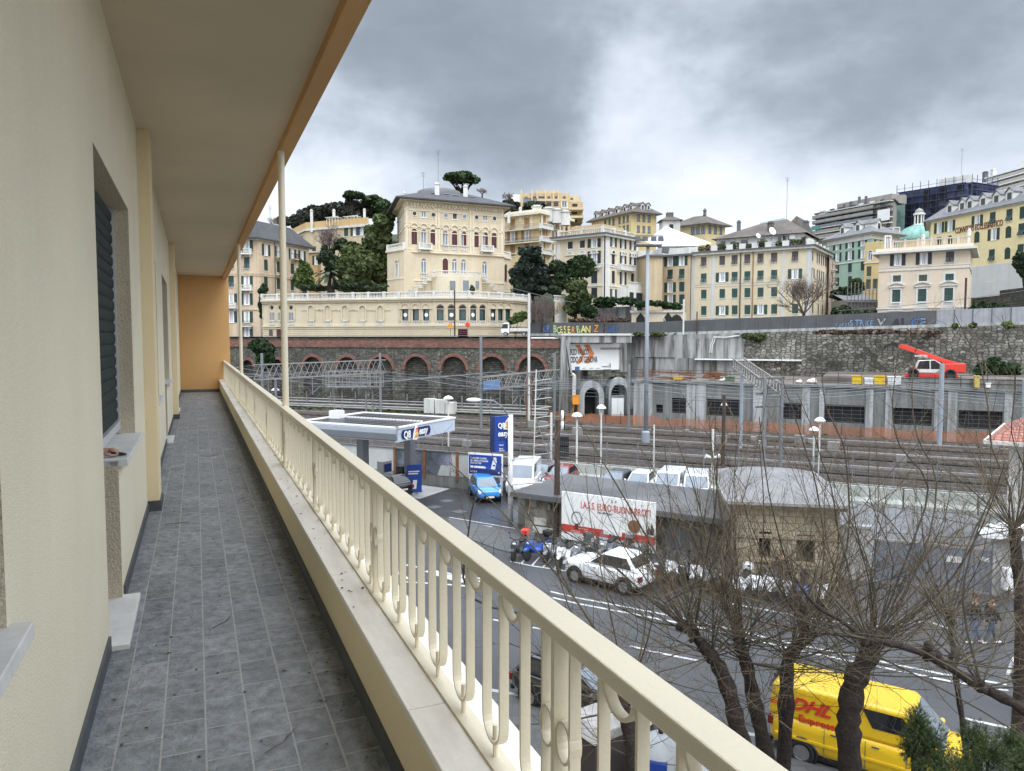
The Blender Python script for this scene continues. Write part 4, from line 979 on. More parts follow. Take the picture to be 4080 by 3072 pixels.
pole('street_pole', 'slim white pole with a lamp bracket above the streaked concrete wall', 'pole', V4(338,1540), V4(335,1085)[1], .13, m_offw, z0=9.6, d=109)
pole('street_pole', 'thin dark pole above the graffiti barrier before the long cream building', 'pole', V4(487,1480), V4(487,1220)[1], .09, m_rust, z0=11, d=108)
pole('street_pole', 'dark pole standing before the right corner of the peach building', 'pole', V5(1376,1345), V5(1382,1040)[1], .13, m_rust, z0=12.3, d=95)
for lb, x, y0, y1, m in (('round orange backed road sign left of the black street pole', 645, 1525, 1437, m_orangep), ('round red road sign right of the black street pole', 797, 1525, 1428, m_redp)):
    t = pole('road_sign', lb, 'road sign', V2(x,y0), V2(x,y1)[1], .05, m_steel, z0=11, d=109); MB().cyl((0,-.08,t['h']-.1), .36, .04, 'y', 20).build('sign_plate', m, t); MB().cyl((0,-.05,t['h']-.1), .27, .05, 'y', 20).build('sign_face', m_offw if m is m_redp else m_rustor, t)
# railway signal post with two white-rimmed lamps
sg = pole('railway_signal', 'white railway signal post with two round signal heads by the dark rusty post', 'signal', V7(1655,1640), V7(1668,1095)[1], .10, m_offw)
for y in (1135, 1235):
    z = at(V7(1715,y), sg.location.y).z; MB().cyl((.95,0,z), .50, .18, 'x', 18).build('signal_head', m_white, sg); MB().cyl((1.05,0,z), .36, .2, 'x', 18).build('signal_lens', m_black, sg); MB().bar((0,0,z),(.9,0,z),.08).build('bracket', m_steel, sg)
for y in (1415, 1510):
    z = at(V7(1715,y), sg.location.y).z; MB().box(.4,1.5,-.3,.3,z-.5,z+.5).build('signal_box', m_black, sg, bevel=.05)
q = MB(); 
for k in range(9): z = .6+k*.8; q.bar((-1.5,0,z),(0,0,z+.2),.05)
q.bar((-1.5,0,0),(-1.3,0,8.0),.09); q.build('ladder', m_offw, sg)
# overhead wires: strung along the tracks between the poles
rw = random.Random(4)
for i, off in enumerate((3.2,7.2,11.4,15.6,19.8,24.0)):
    for z, r in ((5.3,.018),(6.5,.022)):
        pts = []
        for k in range(8):
            for j in range(6):
                s = -95+k*22+j*22/6; sag = (0 if z < 6 else -.9*math.sin(math.pi*j/6)); pts.append(tl_(s, off+(.25 if k%2 else -.25), z+sag))
        o = MB().tube([p-pts[0] for p in pts], r, 3).build('overhead_wire', m_steel if z > 6 else m_dsteel, None, pts[0])
        tag(o, 'thin overhead railway wire strung along the tracks', 'wire', 'overhead wires along the tracks')
for a, b, r, lb in ((at(D(640,905),70), at(D(1700,915),62), .02, 'thin cable crossing above the tracks behind the blue totem sign'), (at(V7(0,1265),62), at(V8(900,1395),62), .025, 'cable crossing level with the top of the canopy'), (at(V7(560,1290),58), at(V7(1940,1345),58), .02, 'cable passing behind the blue totem sign at mid height'), (at(V8(0,1150),66), at(V9(900,1180),66), .02, 'cable strung low over the tracks below the orange net'), (at(V7(1430,930),80), at(V7(1660,1650),48), .03, 'thick black cable drooping down from the rusty white mast'), (at(V5(300,1320),100), at(V5(1880,1150),100), .03, 'street cable strung before the peach building'), (at(V3(80,1060),118), at(V3(700,1205),112), .04, 'dark street cable running from the villa wall to a pole')):
    m_ = a.lerp(b, .5)-Vector((0,0,(a-b).length*.012)); o = MB().tube([Vector((0,0,0)), a.lerp(m_,.5)-a-Vector((0,0,.05)), m_-a, m_.lerp(b,.5)-a-Vector((0,0,.05)), b-a], r, 4).build('cable', m_dsteel, None, a); tag(o, lb, 'cable')
# mesh fence and concrete yard barrier
FF = Fac((-60,yb(-60,3.0)), (70,yb(70,3.0)))
mf = thing('mesh_fence', 'grey steel mesh fence between the railway and the yard', 'fence', FF.M.translation)
q = MB(); x = 0
while x < FF.L: q.bar((x,0,0),(x,0,2.5),.07); x += 2.5
put(q, 'post', m_steel, mf, FF)
q = MB(); z = .1
while z < 2.45: q.bar((0,0,z),(FF.L,0,z),.010); z += .2
x = 0
while x < FF.L: q.bar((x,0,.1),(x,0,2.4),.010); x += .16
put(q, 'mesh', m_steel, mf, FF)
FJ = Fac((0,yb(0)), (60,yb(60)))
q = MB().ext([(-1,0)],0,0) if False else MB()
prof = [(-.3,0),(-.3,.2),(-.12,.45),(-.09,1.15),(.09,1.15),(.12,.45),(.3,.2),(.3,0)]
me_j = None; m_jer = mat('greenish_concrete', (.42,.44,.40), .85, .12, .8, streak=.3, scol=(.18,.18,.16))
vs = [(0,y,z) for y,z in prof]+[(3.9,y,z) for y,z in prof]; n = len(prof); me_j = MB().add(vs, [tuple(range(n))[::-1], tuple(range(n,2*n))]+[(i,(i+1)%n,(i+1)%n+n,i+n) for i in range(n)]).mesh('concrete_barrier', m_jer)
for k in range(13):
    p = FJ.P(3.5+k*4.0, 0, 0); o = link('concrete_barrier', me_j, None, p, FJ.ang); tag(o, 'pale concrete barrier block in the row behind the parked cars', 'barrier', 'concrete barrier blocks along the yard')
# ================================================================ houses above the railway
def paint(name, rgb, streak=.25, scol=None):
    c = lin(rgb); g_ = sum(c)/3; c = tuple((q*.74+g_*.26)*.93 for q in c); return mat(name, c, .9, .07, .25, streak=streak, scol=scol or tuple(q*.55 for q in c), ssc=(.9,.9,.07), fine=.05, fscale=2.5)
m_trim = mat('white_stucco_trim', (.66,.65,.61), .85, .08, .5, streak=.25, scol=(.35,.33,.29))
WM = {}
def arch_pts(w, h, n=10):
    r = w/2; zc = h/2-r
    return [(-r*math.cos(math.pi*i/n), zc+r*math.sin(math.pi*i/n)) for i in range(n+1)]
def wmesh(kind, w, h, *ms):
    """the shared meshes of one kind of window: list of (name, mesh, location, rotation)"""
    key = (kind, round(w,1), round(h,1)) + tuple(m.name for m in ms)
    if key in WM: return WM[key]
    w, h = round(w,1), round(h,1); sh = ms[0] if ms else m_green; fr = ms[1] if len(ms) > 1 else m_white; wallm = ms[2] if len(ms) > 2 else m_trim
    a, b = w/2, h/2; R = []
    def leafbox(mb, x0, x1, y0, y1, z0, z1):
        mb.box(x0, x1, y0, y1, z0, z1); z = z0+.12
        while z < z1-.1: mb.box(x0+.06, x1-.06, y0-.012, y0, z, z+.05); z += .14
    arch = kind in 'amh'
    if kind == 'r':                                   # round window
        q = MB(); n = 20
        for i in range(n):
            t0, t1 = 2*math.pi*i/n, 2*math.pi*(i+1)/n; q.ext([(a*1.35*math.cos(t0),a*1.35*math.sin(t0)),(a*math.cos(t0),a*math.sin(t0)),(a*math.cos(t1),a*math.sin(t1)),(a*1.35*math.cos(t1),a*1.35*math.sin(t1))], -.10, .0)
        R.append(('window', q.mesh('window', wallm))); R.append(('pane', MB().cyl((0,-.03,0), a*1.02, .04, 'y', 20).mesh('pane', sh)))
        return WM.setdefault(key, R)
    fw = .09; q = MB()
    if arch:
        q.box(-a,-a+fw,.08,.16,-b,b-a).box(a-fw,a,.08,.16,-b,b-a).box(-a,a,.08,.16,-b,-b+fw).box(-.045,.045,.07,.15,-b,b-a+.1).box(-a,a,.08,.15,b-a-.05,b-a+.05)
        ar = arch_pts(w,h)
        for (x0,z0),(x1,z1) in zip(ar, ar[1:]):
            k = 1-fw/a; zc = b-a; q.ext([(x0,z0),(x1,z1),(x1*k,zc+(z1-zc)*k),(x0*k,zc+(z0-zc)*k)], .08, .16)
    else:
        q.box(-a,-a+fw,.08,.16,-b,b).box(a-fw,a,.08,.16,-b,b).box(-a+fw,a-fw,.08,.16,b-fw,b).box(-a+fw,a-fw,.08,.16,-b,-b+fw)
        if kind in 'owgt': q.box(-.05,.05,.07,.15,-b+fw,b-fw)
        q.box(-a-.08,a+.08,-.10,.10,-b-.08,-b-.001)
    if kind == 'g':                                    # window in a raised white surround
        q.box(-a-.22,-a-.001,-.06,.02,-b-.22,b+.22).box(a+.001,a+.22,-.06,.02,-b-.22,b+.22).box(-a,a,-.06,.02,b+.001,b+.22).box(-a,a,-.06,.02,-b-.26,-b-.09)
    R.append(('window', q.mesh('window', fr)))
    R.append(('pane', MB().quad((-a,.15,-b),(a,.15,-b),(a,.15,b),(-a,.15,b)).mesh('pane', m_glass if kind in 'oawhg' else m_dglass)))
    if arch:
        ar = arch_pts(w,h); q = MB()
        for (x0,z0),(x1,z1) in zip(ar, ar[1:]): q.quad((x0,-.001,z0),(x1,-.001,z1),(x1,-.001,b),(x0,-.001,b)); q.quad((x0,0,z0),(x0,.16,z0),(x1,.16,z1),(x1,0,z1))
        for (x0,z0),(x1,z1) in zip(ar, ar[1:]):
            k = 1.16; zc = b-a; q.ext([(x0,z0),(x0*k,zc+(z0-zc)*k),(x1*k,zc+(z1-zc)*k),(x1,z1)], -.07, 0)
        q.box(-a*1.16,-a,-.07,0,-b,b-a).box(a,a*1.16,-.07,0,-b,b-a)
        R.append(('arch_surround', q.mesh('arch_surround', wallm)))
    if kind == 'o':
        q = MB(); leafbox(q, -a-w*.5, -a-.02, -.07,-.03,-b,b); R.append(('shutter', q.mesh('shutter', sh)))
        q = MB(); leafbox(q, a+.02, a+w*.5, -.07,-.03,-b,b); R.append(('shutter', q.mesh('shutter', sh)))
        R.append(('curtain', MB().box(-a+.1,-a*.35,.13,.14,-b+.05,b-.05).box(a*.35,a-.1,.13,.14,-b+.05,b-.05).mesh('curtain', m_white)))
    if kind == 'c':
        for s in (-1,1): q = MB(); leafbox(q, min(.015*s,a*s), max(.015*s,a*s), .02,.06,-b,b); R.append(('shutter', q.mesh('shutter', sh)))
    if kind in 'mh':
        ar = arch_pts(w,h)
        for s in ((-1,1) if kind == 'm' else (1,)):
            pts = [(x,z) for x,z in ar if x*s >= -.001]; pts = [(.012*s,-b)]+([(s*.012,z) if abs(x)<.02 else (x,z) for x,z in (pts if s < 0 else pts)])
            pts = pts+[(a*s,-b)] if s > 0 else [(.012*s,-b),(a*s,-b)]+pts[1:]
            q = MB().ext(pts, .02, .06); z = -b+.15
            while z < b-a*.9: q.box(min(.06*s,(a-.08)*s), max(.06*s,(a-.08)*s), .006,.02,z,z+.05); z += .16
            R.append(('shutter', q.mesh('shutter', sh)))
    if kind == 'j':
        for s in (-1,1):
            q = MB(); x0, x1 = min(.015*s,a*s), max(.015*s,a*s); leafbox(q, x0, x1, .0,.04,-b*.15,b)
            T = Matrix.Translation((0,0,-b*.15)) @ Matrix.Rotation(math.radians(-24), 4, 'X'); q.T = T; q.box(x0+.03,x1-.03,-.03,0,-b*.84,0); q.T = None
            R.append(('shutter', q.mesh('shutter', sh)))
    if kind == 'b':                                    # tall window with blind half drawn
        R.append(('blind', MB().box(-a+.06,a-.06,.10,.13,0,b-.05).mesh('blind', sh)))
    return WM.setdefault(key, R)
def balus(mb, x0, x1, z0, h, y=0.0, th=.22, step=.26, n=6):
    mb.box(x0,x1,y-th/2,y+th/2,z0,z0+h*.14).box(x0,x1,y-th/2-.02,y+th/2+.02,z0+h*.84,z0+h)
    k = max(2, int((x1-x0)/step))
    for i in range(k):
        x = x0+(x1-x0)*(i+.5)/k; mb.lathe([(.06,h*.14),(.085,h*.32),(.045,h*.6),(.07,h*.84)], n, (x,y,z0))
class House:
    def __init__(s, label, Vw, Lp, Cp, Rp, dc, z0, wm, cat='house', dl=None, dr=None, depth=12, over=None):
        s.V = Vw; s.wm = wm; s.z0 = z0; c = at(Vw(*Cp), dc); s.z1 = c.z
        def edge(p, d): return at(Vw(*p), d if d else dz(Vw(*p), s.z1))
        L = edge(Lp, dl) if Lp else None; R = edge(Rp, dr) if Rp else None
        if L is None: v = (R-c); L = c+Vector((-v.y, v.x, 0)).normalized()*depth; s.hideL = True
        if R is None: v = (c-L); R = c+Vector((-v.y, v.x, 0)).normalized()*depth
        for q in (c, L, R): q.z = 0
        s.pts = [L, c, R, L+R-c]; s.F = [Fac(L, c, z0), Fac(c, R, z0)]; s.h = [[], []]; s.hh = s.z1-z0
        s.e = thing('house', label, cat, Vector((c.x, c.y, z0)))
    def wall(s, recess=True, name='wall'):
        q = MB()
        for i in (0, 1): q.T = Matrix.Translation(-s.e.location) @ s.F[i].M; holed(q, 0, s.F[i].L, 0, s.hh, s.h[i], .17)
        q.T = Matrix.Translation(-s.e.location); P = s.pts; z0, z1 = s.z0, s.z1
        q.quad((P[2].x,P[2].y,z0),(P[3].x,P[3].y,z0),(P[3].x,P[3].y,z1),(P[2].x,P[2].y,z1)); q.quad((P[3].x,P[3].y,z0),(P[0].x,P[0].y,z0),(P[0].x,P[0].y,z1),(P[3].x,P[3].y,z1))
        q.quad(*[(p.x,p.y,z1-.02) for p in P]); q.build(name, s.wm, s.e)
    def loc(s, fi, x, y, z): return s.F[fi].M @ Vector((x, y, z)) - s.e.location
    def win(s, fi, p, w, h, kind, *ms, zo=0.0):
        x, z = s.F[fi].hit(s.V(*p)); z += zo
        if kind == 'r': s._put(fi, x, z, kind, w, h, ms); return x, z
        s.h[fi].append((x-w/2, x+w/2, z-h/2, z+h/2)); s._put(fi, x, z, kind, w, h, ms); return x, z
    def _put(s, fi, x, z, kind, w, h, ms):
        R = wmesh(kind, w, h, *ms); root = link('window', R[0][1], s.e, s.loc(fi, x, 0, z), s.F[fi].ang)
        for nm, me in R[1:]: link(nm, me, root)
    def grid(s, fi, cols, xr, rows, types, w, h, *ms):
        f = s.F[fi]
        for r, y in enumerate(rows):
            z = f.z(s.V(xr, y))
            for c, x in enumerate(cols):
                k = types[r][c]
                if k == ' ': continue
                X = f.s(s.V(x, y)); hh = h if not isinstance(h, (list, tuple)) else h[r]
                mm = ms[r] if ms and isinstance(ms[0], tuple) else ms
                ww = w*1.1 if k == 'o' else w
                s.h[fi].append((X-ww/2, X+ww/2, z-hh/2, z+hh/2)); s._put(fi, X, z, k, ww, hh, mm)
    def part(s, fi, mb, name, m, **k):
        o = mb.build(name, m, s.e, **k); o.location = s.F[fi].M.translation-s.e.location; o.rotation_euler = (0,0,s.F[fi].ang); return o
    def band(s, y, xr, h, out, m, name='string_course', fi=0, faces=(0,1)):
        z = s.F[fi].z(s.V(xr, y))
        for i in faces: s.part(i, MB().box(-out, s.F[i].L+out, -out, .05, z-h/2, z+h/2), name, m)
    def eave(s, over, th, m, name='cornice', dz_=0.0):
        C = sum(s.pts, Vector())/4
        def o(k): return [(lambda v: (v.x-s.e.location.x, v.y-s.e.location.y))(p+(p-C).normalized()*k*1.3) for p in s.pts]
        MB().prism(o(over), s.hh-.05+dz_, s.hh+th+dz_).build(name, m, s.e); return o(over)
    def hip(s, over, rise, m, inset=.42, under=None, name='roof', dz_=0.0, flat=None):
        C = sum(s.pts, Vector())/4
        o = [(p+(p-C).normalized()*over*1.3)-s.e.location for p in s.pts]; z = s.hh+dz_
        for p in o: p.z = z
        a, b, c, d = o
        if (a-b).length >= (b-c).length: r1 = (a+d)/2; r2 = (b+c)/2
        else: r1 = (a+b)/2; r2 = (d+c)/2
        ax = r2-r1; ln = ax.length; k = min(.48, inset*min((a-b).length,(b-c).length)/ln); e1 = r1+ax*k; e2 = r2-ax*k; e1.z = e2.z = z+rise
        q = MB(); v = [a,b,c,d,e1,e2]
        f = [(0,1,5,4),(1,2,5),(2,3,4,5),(3,0,4)] if (a-b).length >= (b-c).length else [(1,2,5,4),(2,3,5),(3,0,4,5),(0,1,4)]
        q.add(v, f); q.add([p-Vector((0,0,.22)) for p in (a,b,c,d)], [(3,2,1,0)]); lo = [p-Vector((0,0,.22)) for p in (a,b,c,d)]
        for i in range(4): q.quad((a,b,c,d)[i], lo[i], lo[(i+1)%4], (a,b,c,d)[(i+1)%4])
        o_ = q.build(name, m, s.e); s.ridge = (e1, e2); s.ro = o; return o_
    def parapet(s, h, th, m, name='parapet'):
        q = MB()
        for i in (0, 1):
            q.T = Matrix.Translation(-s.e.location) @ s.F[i].M; q.box(0, s.F[i].L, 0, th, s.hh, s.hh+h)
        q.T = None; q.build(name, m, s.e)
    def pilaster(s, fi, x0, x1, m, y0=None, out=.08, y=600):
        f = s.F[fi]; a, b = f.s(s.V(x0, y)), f.s(s.V(x1, y)); a = max(a, -.1); b = min(b, f.L+.1); s.part(fi, MB().box(a, b, -out, .02, 0, s.hh-.1), 'corner_strip', m)
    def balcony(s, fi, x, y, w, m_b, h=1.0, out=.9, stone=True, slabm=None):
        f = s.F[fi]; X, Z = f.hit(s.V(x, y)); slabm = slabm or m_trim; q = MB()
        q.box(X-w/2-.1, X+w/2+.1, -out, .0, Z-.16, Z); q.box(X-w/2+.1,X-w/2+.3,-out*.7,0,Z-.5,Z-.16).box(X+w/2-.3,X+w/2-.1,-out*.7,0,Z-.5,Z-.16)
        o = s.part(fi, q, 'balcony', slabm); q = MB()
        if stone:
            balus(q, X-w/2, X+w/2, Z, h, -out+.12); q.box(X-w/2-.08,X-w/2+.12,-out,-.0,Z,Z+h).box(X+w/2-.12,X+w/2+.08,-out,-.0,Z,Z+h)
        else:
            q.box(X-w/2,X+w/2,-out,-out+.04,Z+h-.05,Z+h).box(X-w/2,X-w/2+.04,-out,0,Z+h-.05,Z+h).box(X+w/2-.04,X+w/2,-out,0,Z+h-.05,Z+h); k = X-w/2
            while k < X+w/2: q.box(k,k+.025,-out,-out+.03,Z,Z+h); k += .13
        r = q.build('balustrade', m_b, o)
    def chimney(s, p, d, w, h, m, name='chimney'):
        b = at(s.V(*p), d)-s.e.location; MB().box(b.x-w/2,b.x+w/2,b.y-w/2,b.y+w/2,b.z-2,b.z+h).box(b.x-w*.62,b.x+w*.62,b.y-w*.62,b.y+w*.62,b.z+h,b.z+h+.12).box(b.x-w*.4,b.x+w*.4,b.y-w*.4,b.y+w*.4,b.z+h+.12,b.z+h+.4).build(name, m, s.e)
    def aerial(s, p, d, h):
        b = at(s.V(*p), d)-s.e.location; q = MB().bar(b, b+Vector((0,0,h)), .06)
        for k in range(4): q.bar(b+Vector((-.5+.05*k,0,h-.25*k)), b+Vector((.5-.05*k,0,h-.25*k)), .03)
        q.build('aerial', m_dsteel, s.e)
# ---- the villa
m_villa = paint('villa_cream', (214,195,157), .18); m_villat = paint('villa_cream_relief', (226,209,173), .15)
vl = House('large square cream villa with arched windows, maroon shutters and slate hip roof', V2, (180,470), (245,345), (1115,415), 125, 15, m_villa, 'villa', dl=139, dr=132.7)
vl.e.name = 'villa'
for x, y, k in ((330,663,'m'),(413,666,'a'),(495,669,'m'),(601,676,'a'),(682,680,'m'),(762,685,'h'),(870,690,'m'),(950,692,'h'),(1027,697,'m')): vl.win(1, (x,y), 1.0, 2.6, k, m_maroon, m_white, m_villat)
for x, y in ((331,462),(495,474),(605,480),(767,490),(873,496),(1030,506)): vl.win(1, (x,y), .7, .7, 'r', m_rust if x not in (605,767) else m_glass, m_white, m_trim)
for x, y, k in ((413,468,'w'),(686,486,'b'),(950,500,'w')): vl.win(1, (x,y), .9, 1.1, k, m_maroon, m_white)
for x, y, k in ((413,920,'a'),(601,920,'m'),(682,922,'a'),(760,926,'a'),(945,943,'a')): vl.win(1, (x,y), 1.0, 2.6, k, m_maroon, m_white, m_villat)
for x, y in ((412,1110),(945,1115)): vl.win(1, (x,y), .95, 1.5, 'w', m_maroon, m_white)
for x in (200, 222):
    vl.win(0, (x,680), .9, 2.5, 'm', m_maroon, m_white, m_villat); vl.win(0, (x,500), .8, 1.0, 'w', m_maroon, m_white)
for y, h_, o_ in ((575,.22,.10),(612,.14,.06),(540,.1,.05),(770,.18,.12),(788,.34,.30),(1040,.30,.14),(425,.16,.10)): vl.band(y, 245, h_, o_, m_villat, fi=1)
q = MB()                                                  # reliefs: blind arches above the windows, medallions under the eaves, panels round the portholes
def relief_arch(q, c, z, r, t, y=-.09, n=12):
    for i in range(n):
        t0, t1 = math.pi*i/n, math.pi*(i+1)/n; q.ext([(c-r*math.cos(t0),z+r*math.sin(t0)),(c-(r+t)*math.cos(t0),z+(r+t)*math.sin(t0)),(c-(r+t)*math.cos(t1),z+(r+t)*math.sin(t1)),(c-r*math.cos(t1),z+r*math.sin(t1))], y, 0)
f = vl.F[1]
for x in (330,413,495,605,682,765,873,950,1027):
    c, z = f.hit(V2(x, 575+(x-245)*.055)); relief_arch(q, c, z, .56, .2, -.2); q.box(c-.9,c-.72,-.10,0,z-2.9,z); q.box(c+.72,c+.9,-.10,0,z-2.9,z)
    c, z = f.hit(V2(x, 402+(x-245)*.06)); relief_arch(q, c, z, .48, .16, -.2); q.cyl((c,-.1,z+.22), .22, .2, 'y', 10)
for x in (331,495,873,1030):
    c, z = f.hit(V2(x, 462+(x-331)*.062)); q.box(c-.85,c-.78,-.05,0,z-.75,z+.75).box(c+.78,c+.85,-.05,0,z-.75,z+.75).box(c-.85,c+.85,-.05,0,z+.68,z+.75).box(c-.85,c+.85,-.05,0,z-.75,z-.68)
for x in (265, 520, 545, 820, 845, 1095): c = f.s(V2(x,600)); q.box(c-.18,c+.18,-.10,0,f.z(V2(x,790+(x-245)*.03)),f.z(V2(x,400+(x-245)*.06)))
x = .3
while x < f.L: q.box(x,x+.18,-.35,0,vl.hh-.75,vl.hh-.35); x += .62
vl.part(1, q, 'relief', m_villat)
q = MB(); z = 1.2
while z < 5.2: q.box(0,f.L,-.03,0,z,z+.28); z += .36
vl.part(1, q, 'rustication', m_villa)
for x, y, w_ in ((416,772,2.2),(956,792,2.2)): vl.balcony(1, x, y, w_, m_trim, .95, .9)
q = MB()
for x, y in ((605,780),(682,783),(762,787)): c, z = f.hit(V2(x,y)); balus(q, c-.6, c+.6, z, .85, -.1, .2)
for x, y in ((413,1025),(945,1048)): c, z = f.hit(V2(x,y)); balus(q, c-.55, c+.55, z, .85, -.1, .2)
vl.part(1, q, 'balustrade', m_trim)
vl.wall()
vl.eave(.9, .45, m_villat)
vl.hip(1.7, 3.0, m_slate, .42, dz_=.35)
for x, y, d in ((530,262,131),(778,282,134),(245,318,127)): vl.chimney((x,y), d, .75 if x > 300 else .5, 1.0 if x > 300 else .6, m_trim)
vl.aerial((540,240), 133, 6.5); vl.aerial((410,262), 133, 3.2)
ro = vl.ro; e1, e2 = vl.ridge
q = MB()
for u, v in ((.22,.35),(.42,.36),(.55,.30),(.80,.28)):
    lo = ro[1].lerp(ro[2], u); hi = e1.lerp(e2, u) if (vl.pts[0]-vl.pts[1]).length < (vl.pts[1]-vl.pts[2]).length else e1.lerp(e2, u)
    c = lo.lerp(hi, v+.35)+Vector((0,0,.12)); dx = (ro[2]-ro[1]).normalized()*.55; up = (hi-lo).normalized()*.5; q.quad(c-dx-up,c+dx-up,c+dx+up,c-dx+up)
q.build('skylight', m_glass, vl.e)
dm = MB().lathe([(4.2,-1.5),(4.2,.1),(3.2,.5),(1.5,.75),(.05,.85)], 20, tuple(at(V2(545,284),146)-vl.e.location)); dm.build('cupola', m_slatel, vl.e, smooth=True)
q = MB(); pA_, pB_ = at(V2(93,800),128), at(V2(237,800),124.2); pC_ = at(V2(1100,845),133.5); pD_ = at(V2(1168,840),136)
for a, b, nm in ((pA_,pB_,'l'),(pC_,pD_,'r')):
    Fw = Fac(a, b, 15); zt = a.z-15; q = MB(); c = Fw.L*.62 if nm == 'l' else Fw.L*.3
    holed(q, 0, Fw.L, 0, zt, [], 0); q.box(0,Fw.L,.01,13,0,zt)
    def pl_(mb, n_, m_): o = mb.build(n_, m_, vl.e); o.location = Fw.M.translation-vl.e.location; o.rotation_euler = (0,0,Fw.ang); return o
    pl_(q, 'wing', m_villa); q = MB(); q.box(-.15,Fw.L+.15,-.25,.1,zt-.1,zt+.2).box(-.05,Fw.L,-.10,.1,Fw.z(V2(150,1040)),Fw.z(V2(150,1040))+.25); pl_(q, 'cornice', m_villat)
    q = MB(); balus(q, 0, Fw.L, zt+.2, 1.0, .15); q.box(-.1,.3,-.1,.4,zt+.2,zt+1.25).box(Fw.L-.3,Fw.L+.1,-.1,.4,zt+.2,zt+1.25); pl_(q, 'balustrade', m_trim)
    zc = Fw.z(V2(187,948)) if nm == 'l' else Fw.z(V2(1112,975))
    R = wmesh('a' if nm == 'l' else 'm', 1.0, 3.0, m_maroon, m_white, m_villat); root = link('window', R[0][1], vl.e, Fw.M @ Vector((c,-.17,zc))-vl.e.location, Fw.ang); [link(n_, me, root) for n_, me in R[1:]]
    R = wmesh('w', 1.0, 1.6, m_maroon, m_white); root = link('window', R[0][1], vl.e, Fw.M @ Vector((c,-.17,zc-4.8))-vl.e.location, Fw.ang); [link(n_, me, root) for n_, me in R[1:]]
# the curved stair bastion
sc_, sz_ = f.hit(V2(697,1020)); P0 = f.hit(V2(482,1060))[0]; P1 = f.hit(V2(915,1060))[0]; cx = (P0+P1)/2; W = (P1-P0)/2
q = MB(); n = 16; pr = []
for i in range(n+1): t = math.pi*i/n; pr.append((cx-W*math.cos(t), -2.6*math.sin(t)))
q.prism(pr, 0, sz_); vl.part(1, q, 'stair_bastion', m_villat)
q = MB(); T0 = q.T
for i in range(2, n-2):
    (x0,y0),(x1,y1) = pr[i], pr[i+1]; l = math.hypot(x1-x0,y1-y0); q.T = Matrix.Translation((x0,y0,sz_)) @ Matrix.Rotation(math.atan2(y1-y0,x1-x0), 4, 'Z'); balus(q, 0, l, 0, .95, .1, .2, .24)
for s in (-1,1):
    for k in range(7):
        x0 = cx+s*(W*.92+k*.75); z0 = sz_-.15-k*.62; q.T = Matrix.Translation((x0 if s > 0 else x0-.75, -1.2+.12*k, z0)); q.box(0,.75,-.1,.1,.0,.1).box(0,.75,-.12,.12,.8,.92); [q.lathe([(.06,.1),(.085,.3),(.045,.55),(.07,.8)], 6, (u,0,0)) for u in (.14,.40,.64)]
q.T = None; vl.part(1, q, 'stair_balustrade', m_trim)
q = MB()
for x, y, w_, h_ in ((623,1095,.9,1.4),(838,1092,.8,1.3),(733,1105,1.0,1.9)):
    c, z = f.hit(V2(x,y)); yy = -2.6*math.sqrt(max(0,1-((c-cx)/W)**2)); q.box(c-w_/2,c+w_/2,yy-.12,yy+.3,z-h_/2,z+h_/2)
vl.part(1, q, 'stair_window', m_glass)
# ---- the terrace in front of the villa
m_terr = paint('terrace_cream', (212,194,156), .16)
tp = [at(V1(318,1200),123.5), at(V1(590,1200),121.5), at(V2(200,1200),117), at(V2(500,1200),115), at(V2(800,1203),115), at(V2(970,1210),117), at(V2(1190,1225),121), at(V2(1350,1240),127)]
te = thing('terrace_house', 'long low cream terrace building with white balustrade on top and a row of arched windows', 'terrace building', Vector((tp[0].x,tp[0].y,10.8)))
ZT = 16.85; z0 = 10.8
tf = [Fac(a, b, z0) for a, b in zip(tp, tp[1:])]
def tfac(p):
    for F_ in tf:
        if -.01 <= F_.s(p) <= F_.L+.01: return F_
    return tf[-1]
th_ = {id(F_): [] for F_ in tf}; tw_ = []
def tparts(F_, mb, nm, m): o = mb.build(nm, m, te); o.location = F_.M.translation-te.location; o.rotation_euler = (0,0,F_.ang); return o
arches = [(V1,404,0,'lodge'),(V1,478,0,'lodge'),(V1,571,0,'lodge')]+[(V1,x,0,'blind') for x in (747,893,1043,1196,1352)]+[(V2,x,0,k) for x,k in ((250,'disc'),(343,''),(434,'disc'),(557,'open'),(655,'opendisc'),(752,'open'),(845,'opendisc'),(925,'open'),(1018,'disc'),(1083,''),(1148,''))]
rel = {id(F_): MB() for F_ in tf}; blu = {id(F_): MB() for F_ in tf}; dark = {id(F_): MB() for F_ in tf}; disc = {id(F_): MB() for F_ in tf}; wpane = {id(F_): MB() for F_ in tf}
m_terrg = mat('teal_window_glass', (.05,.09,.09), .12, .3, .4, spec=.8)
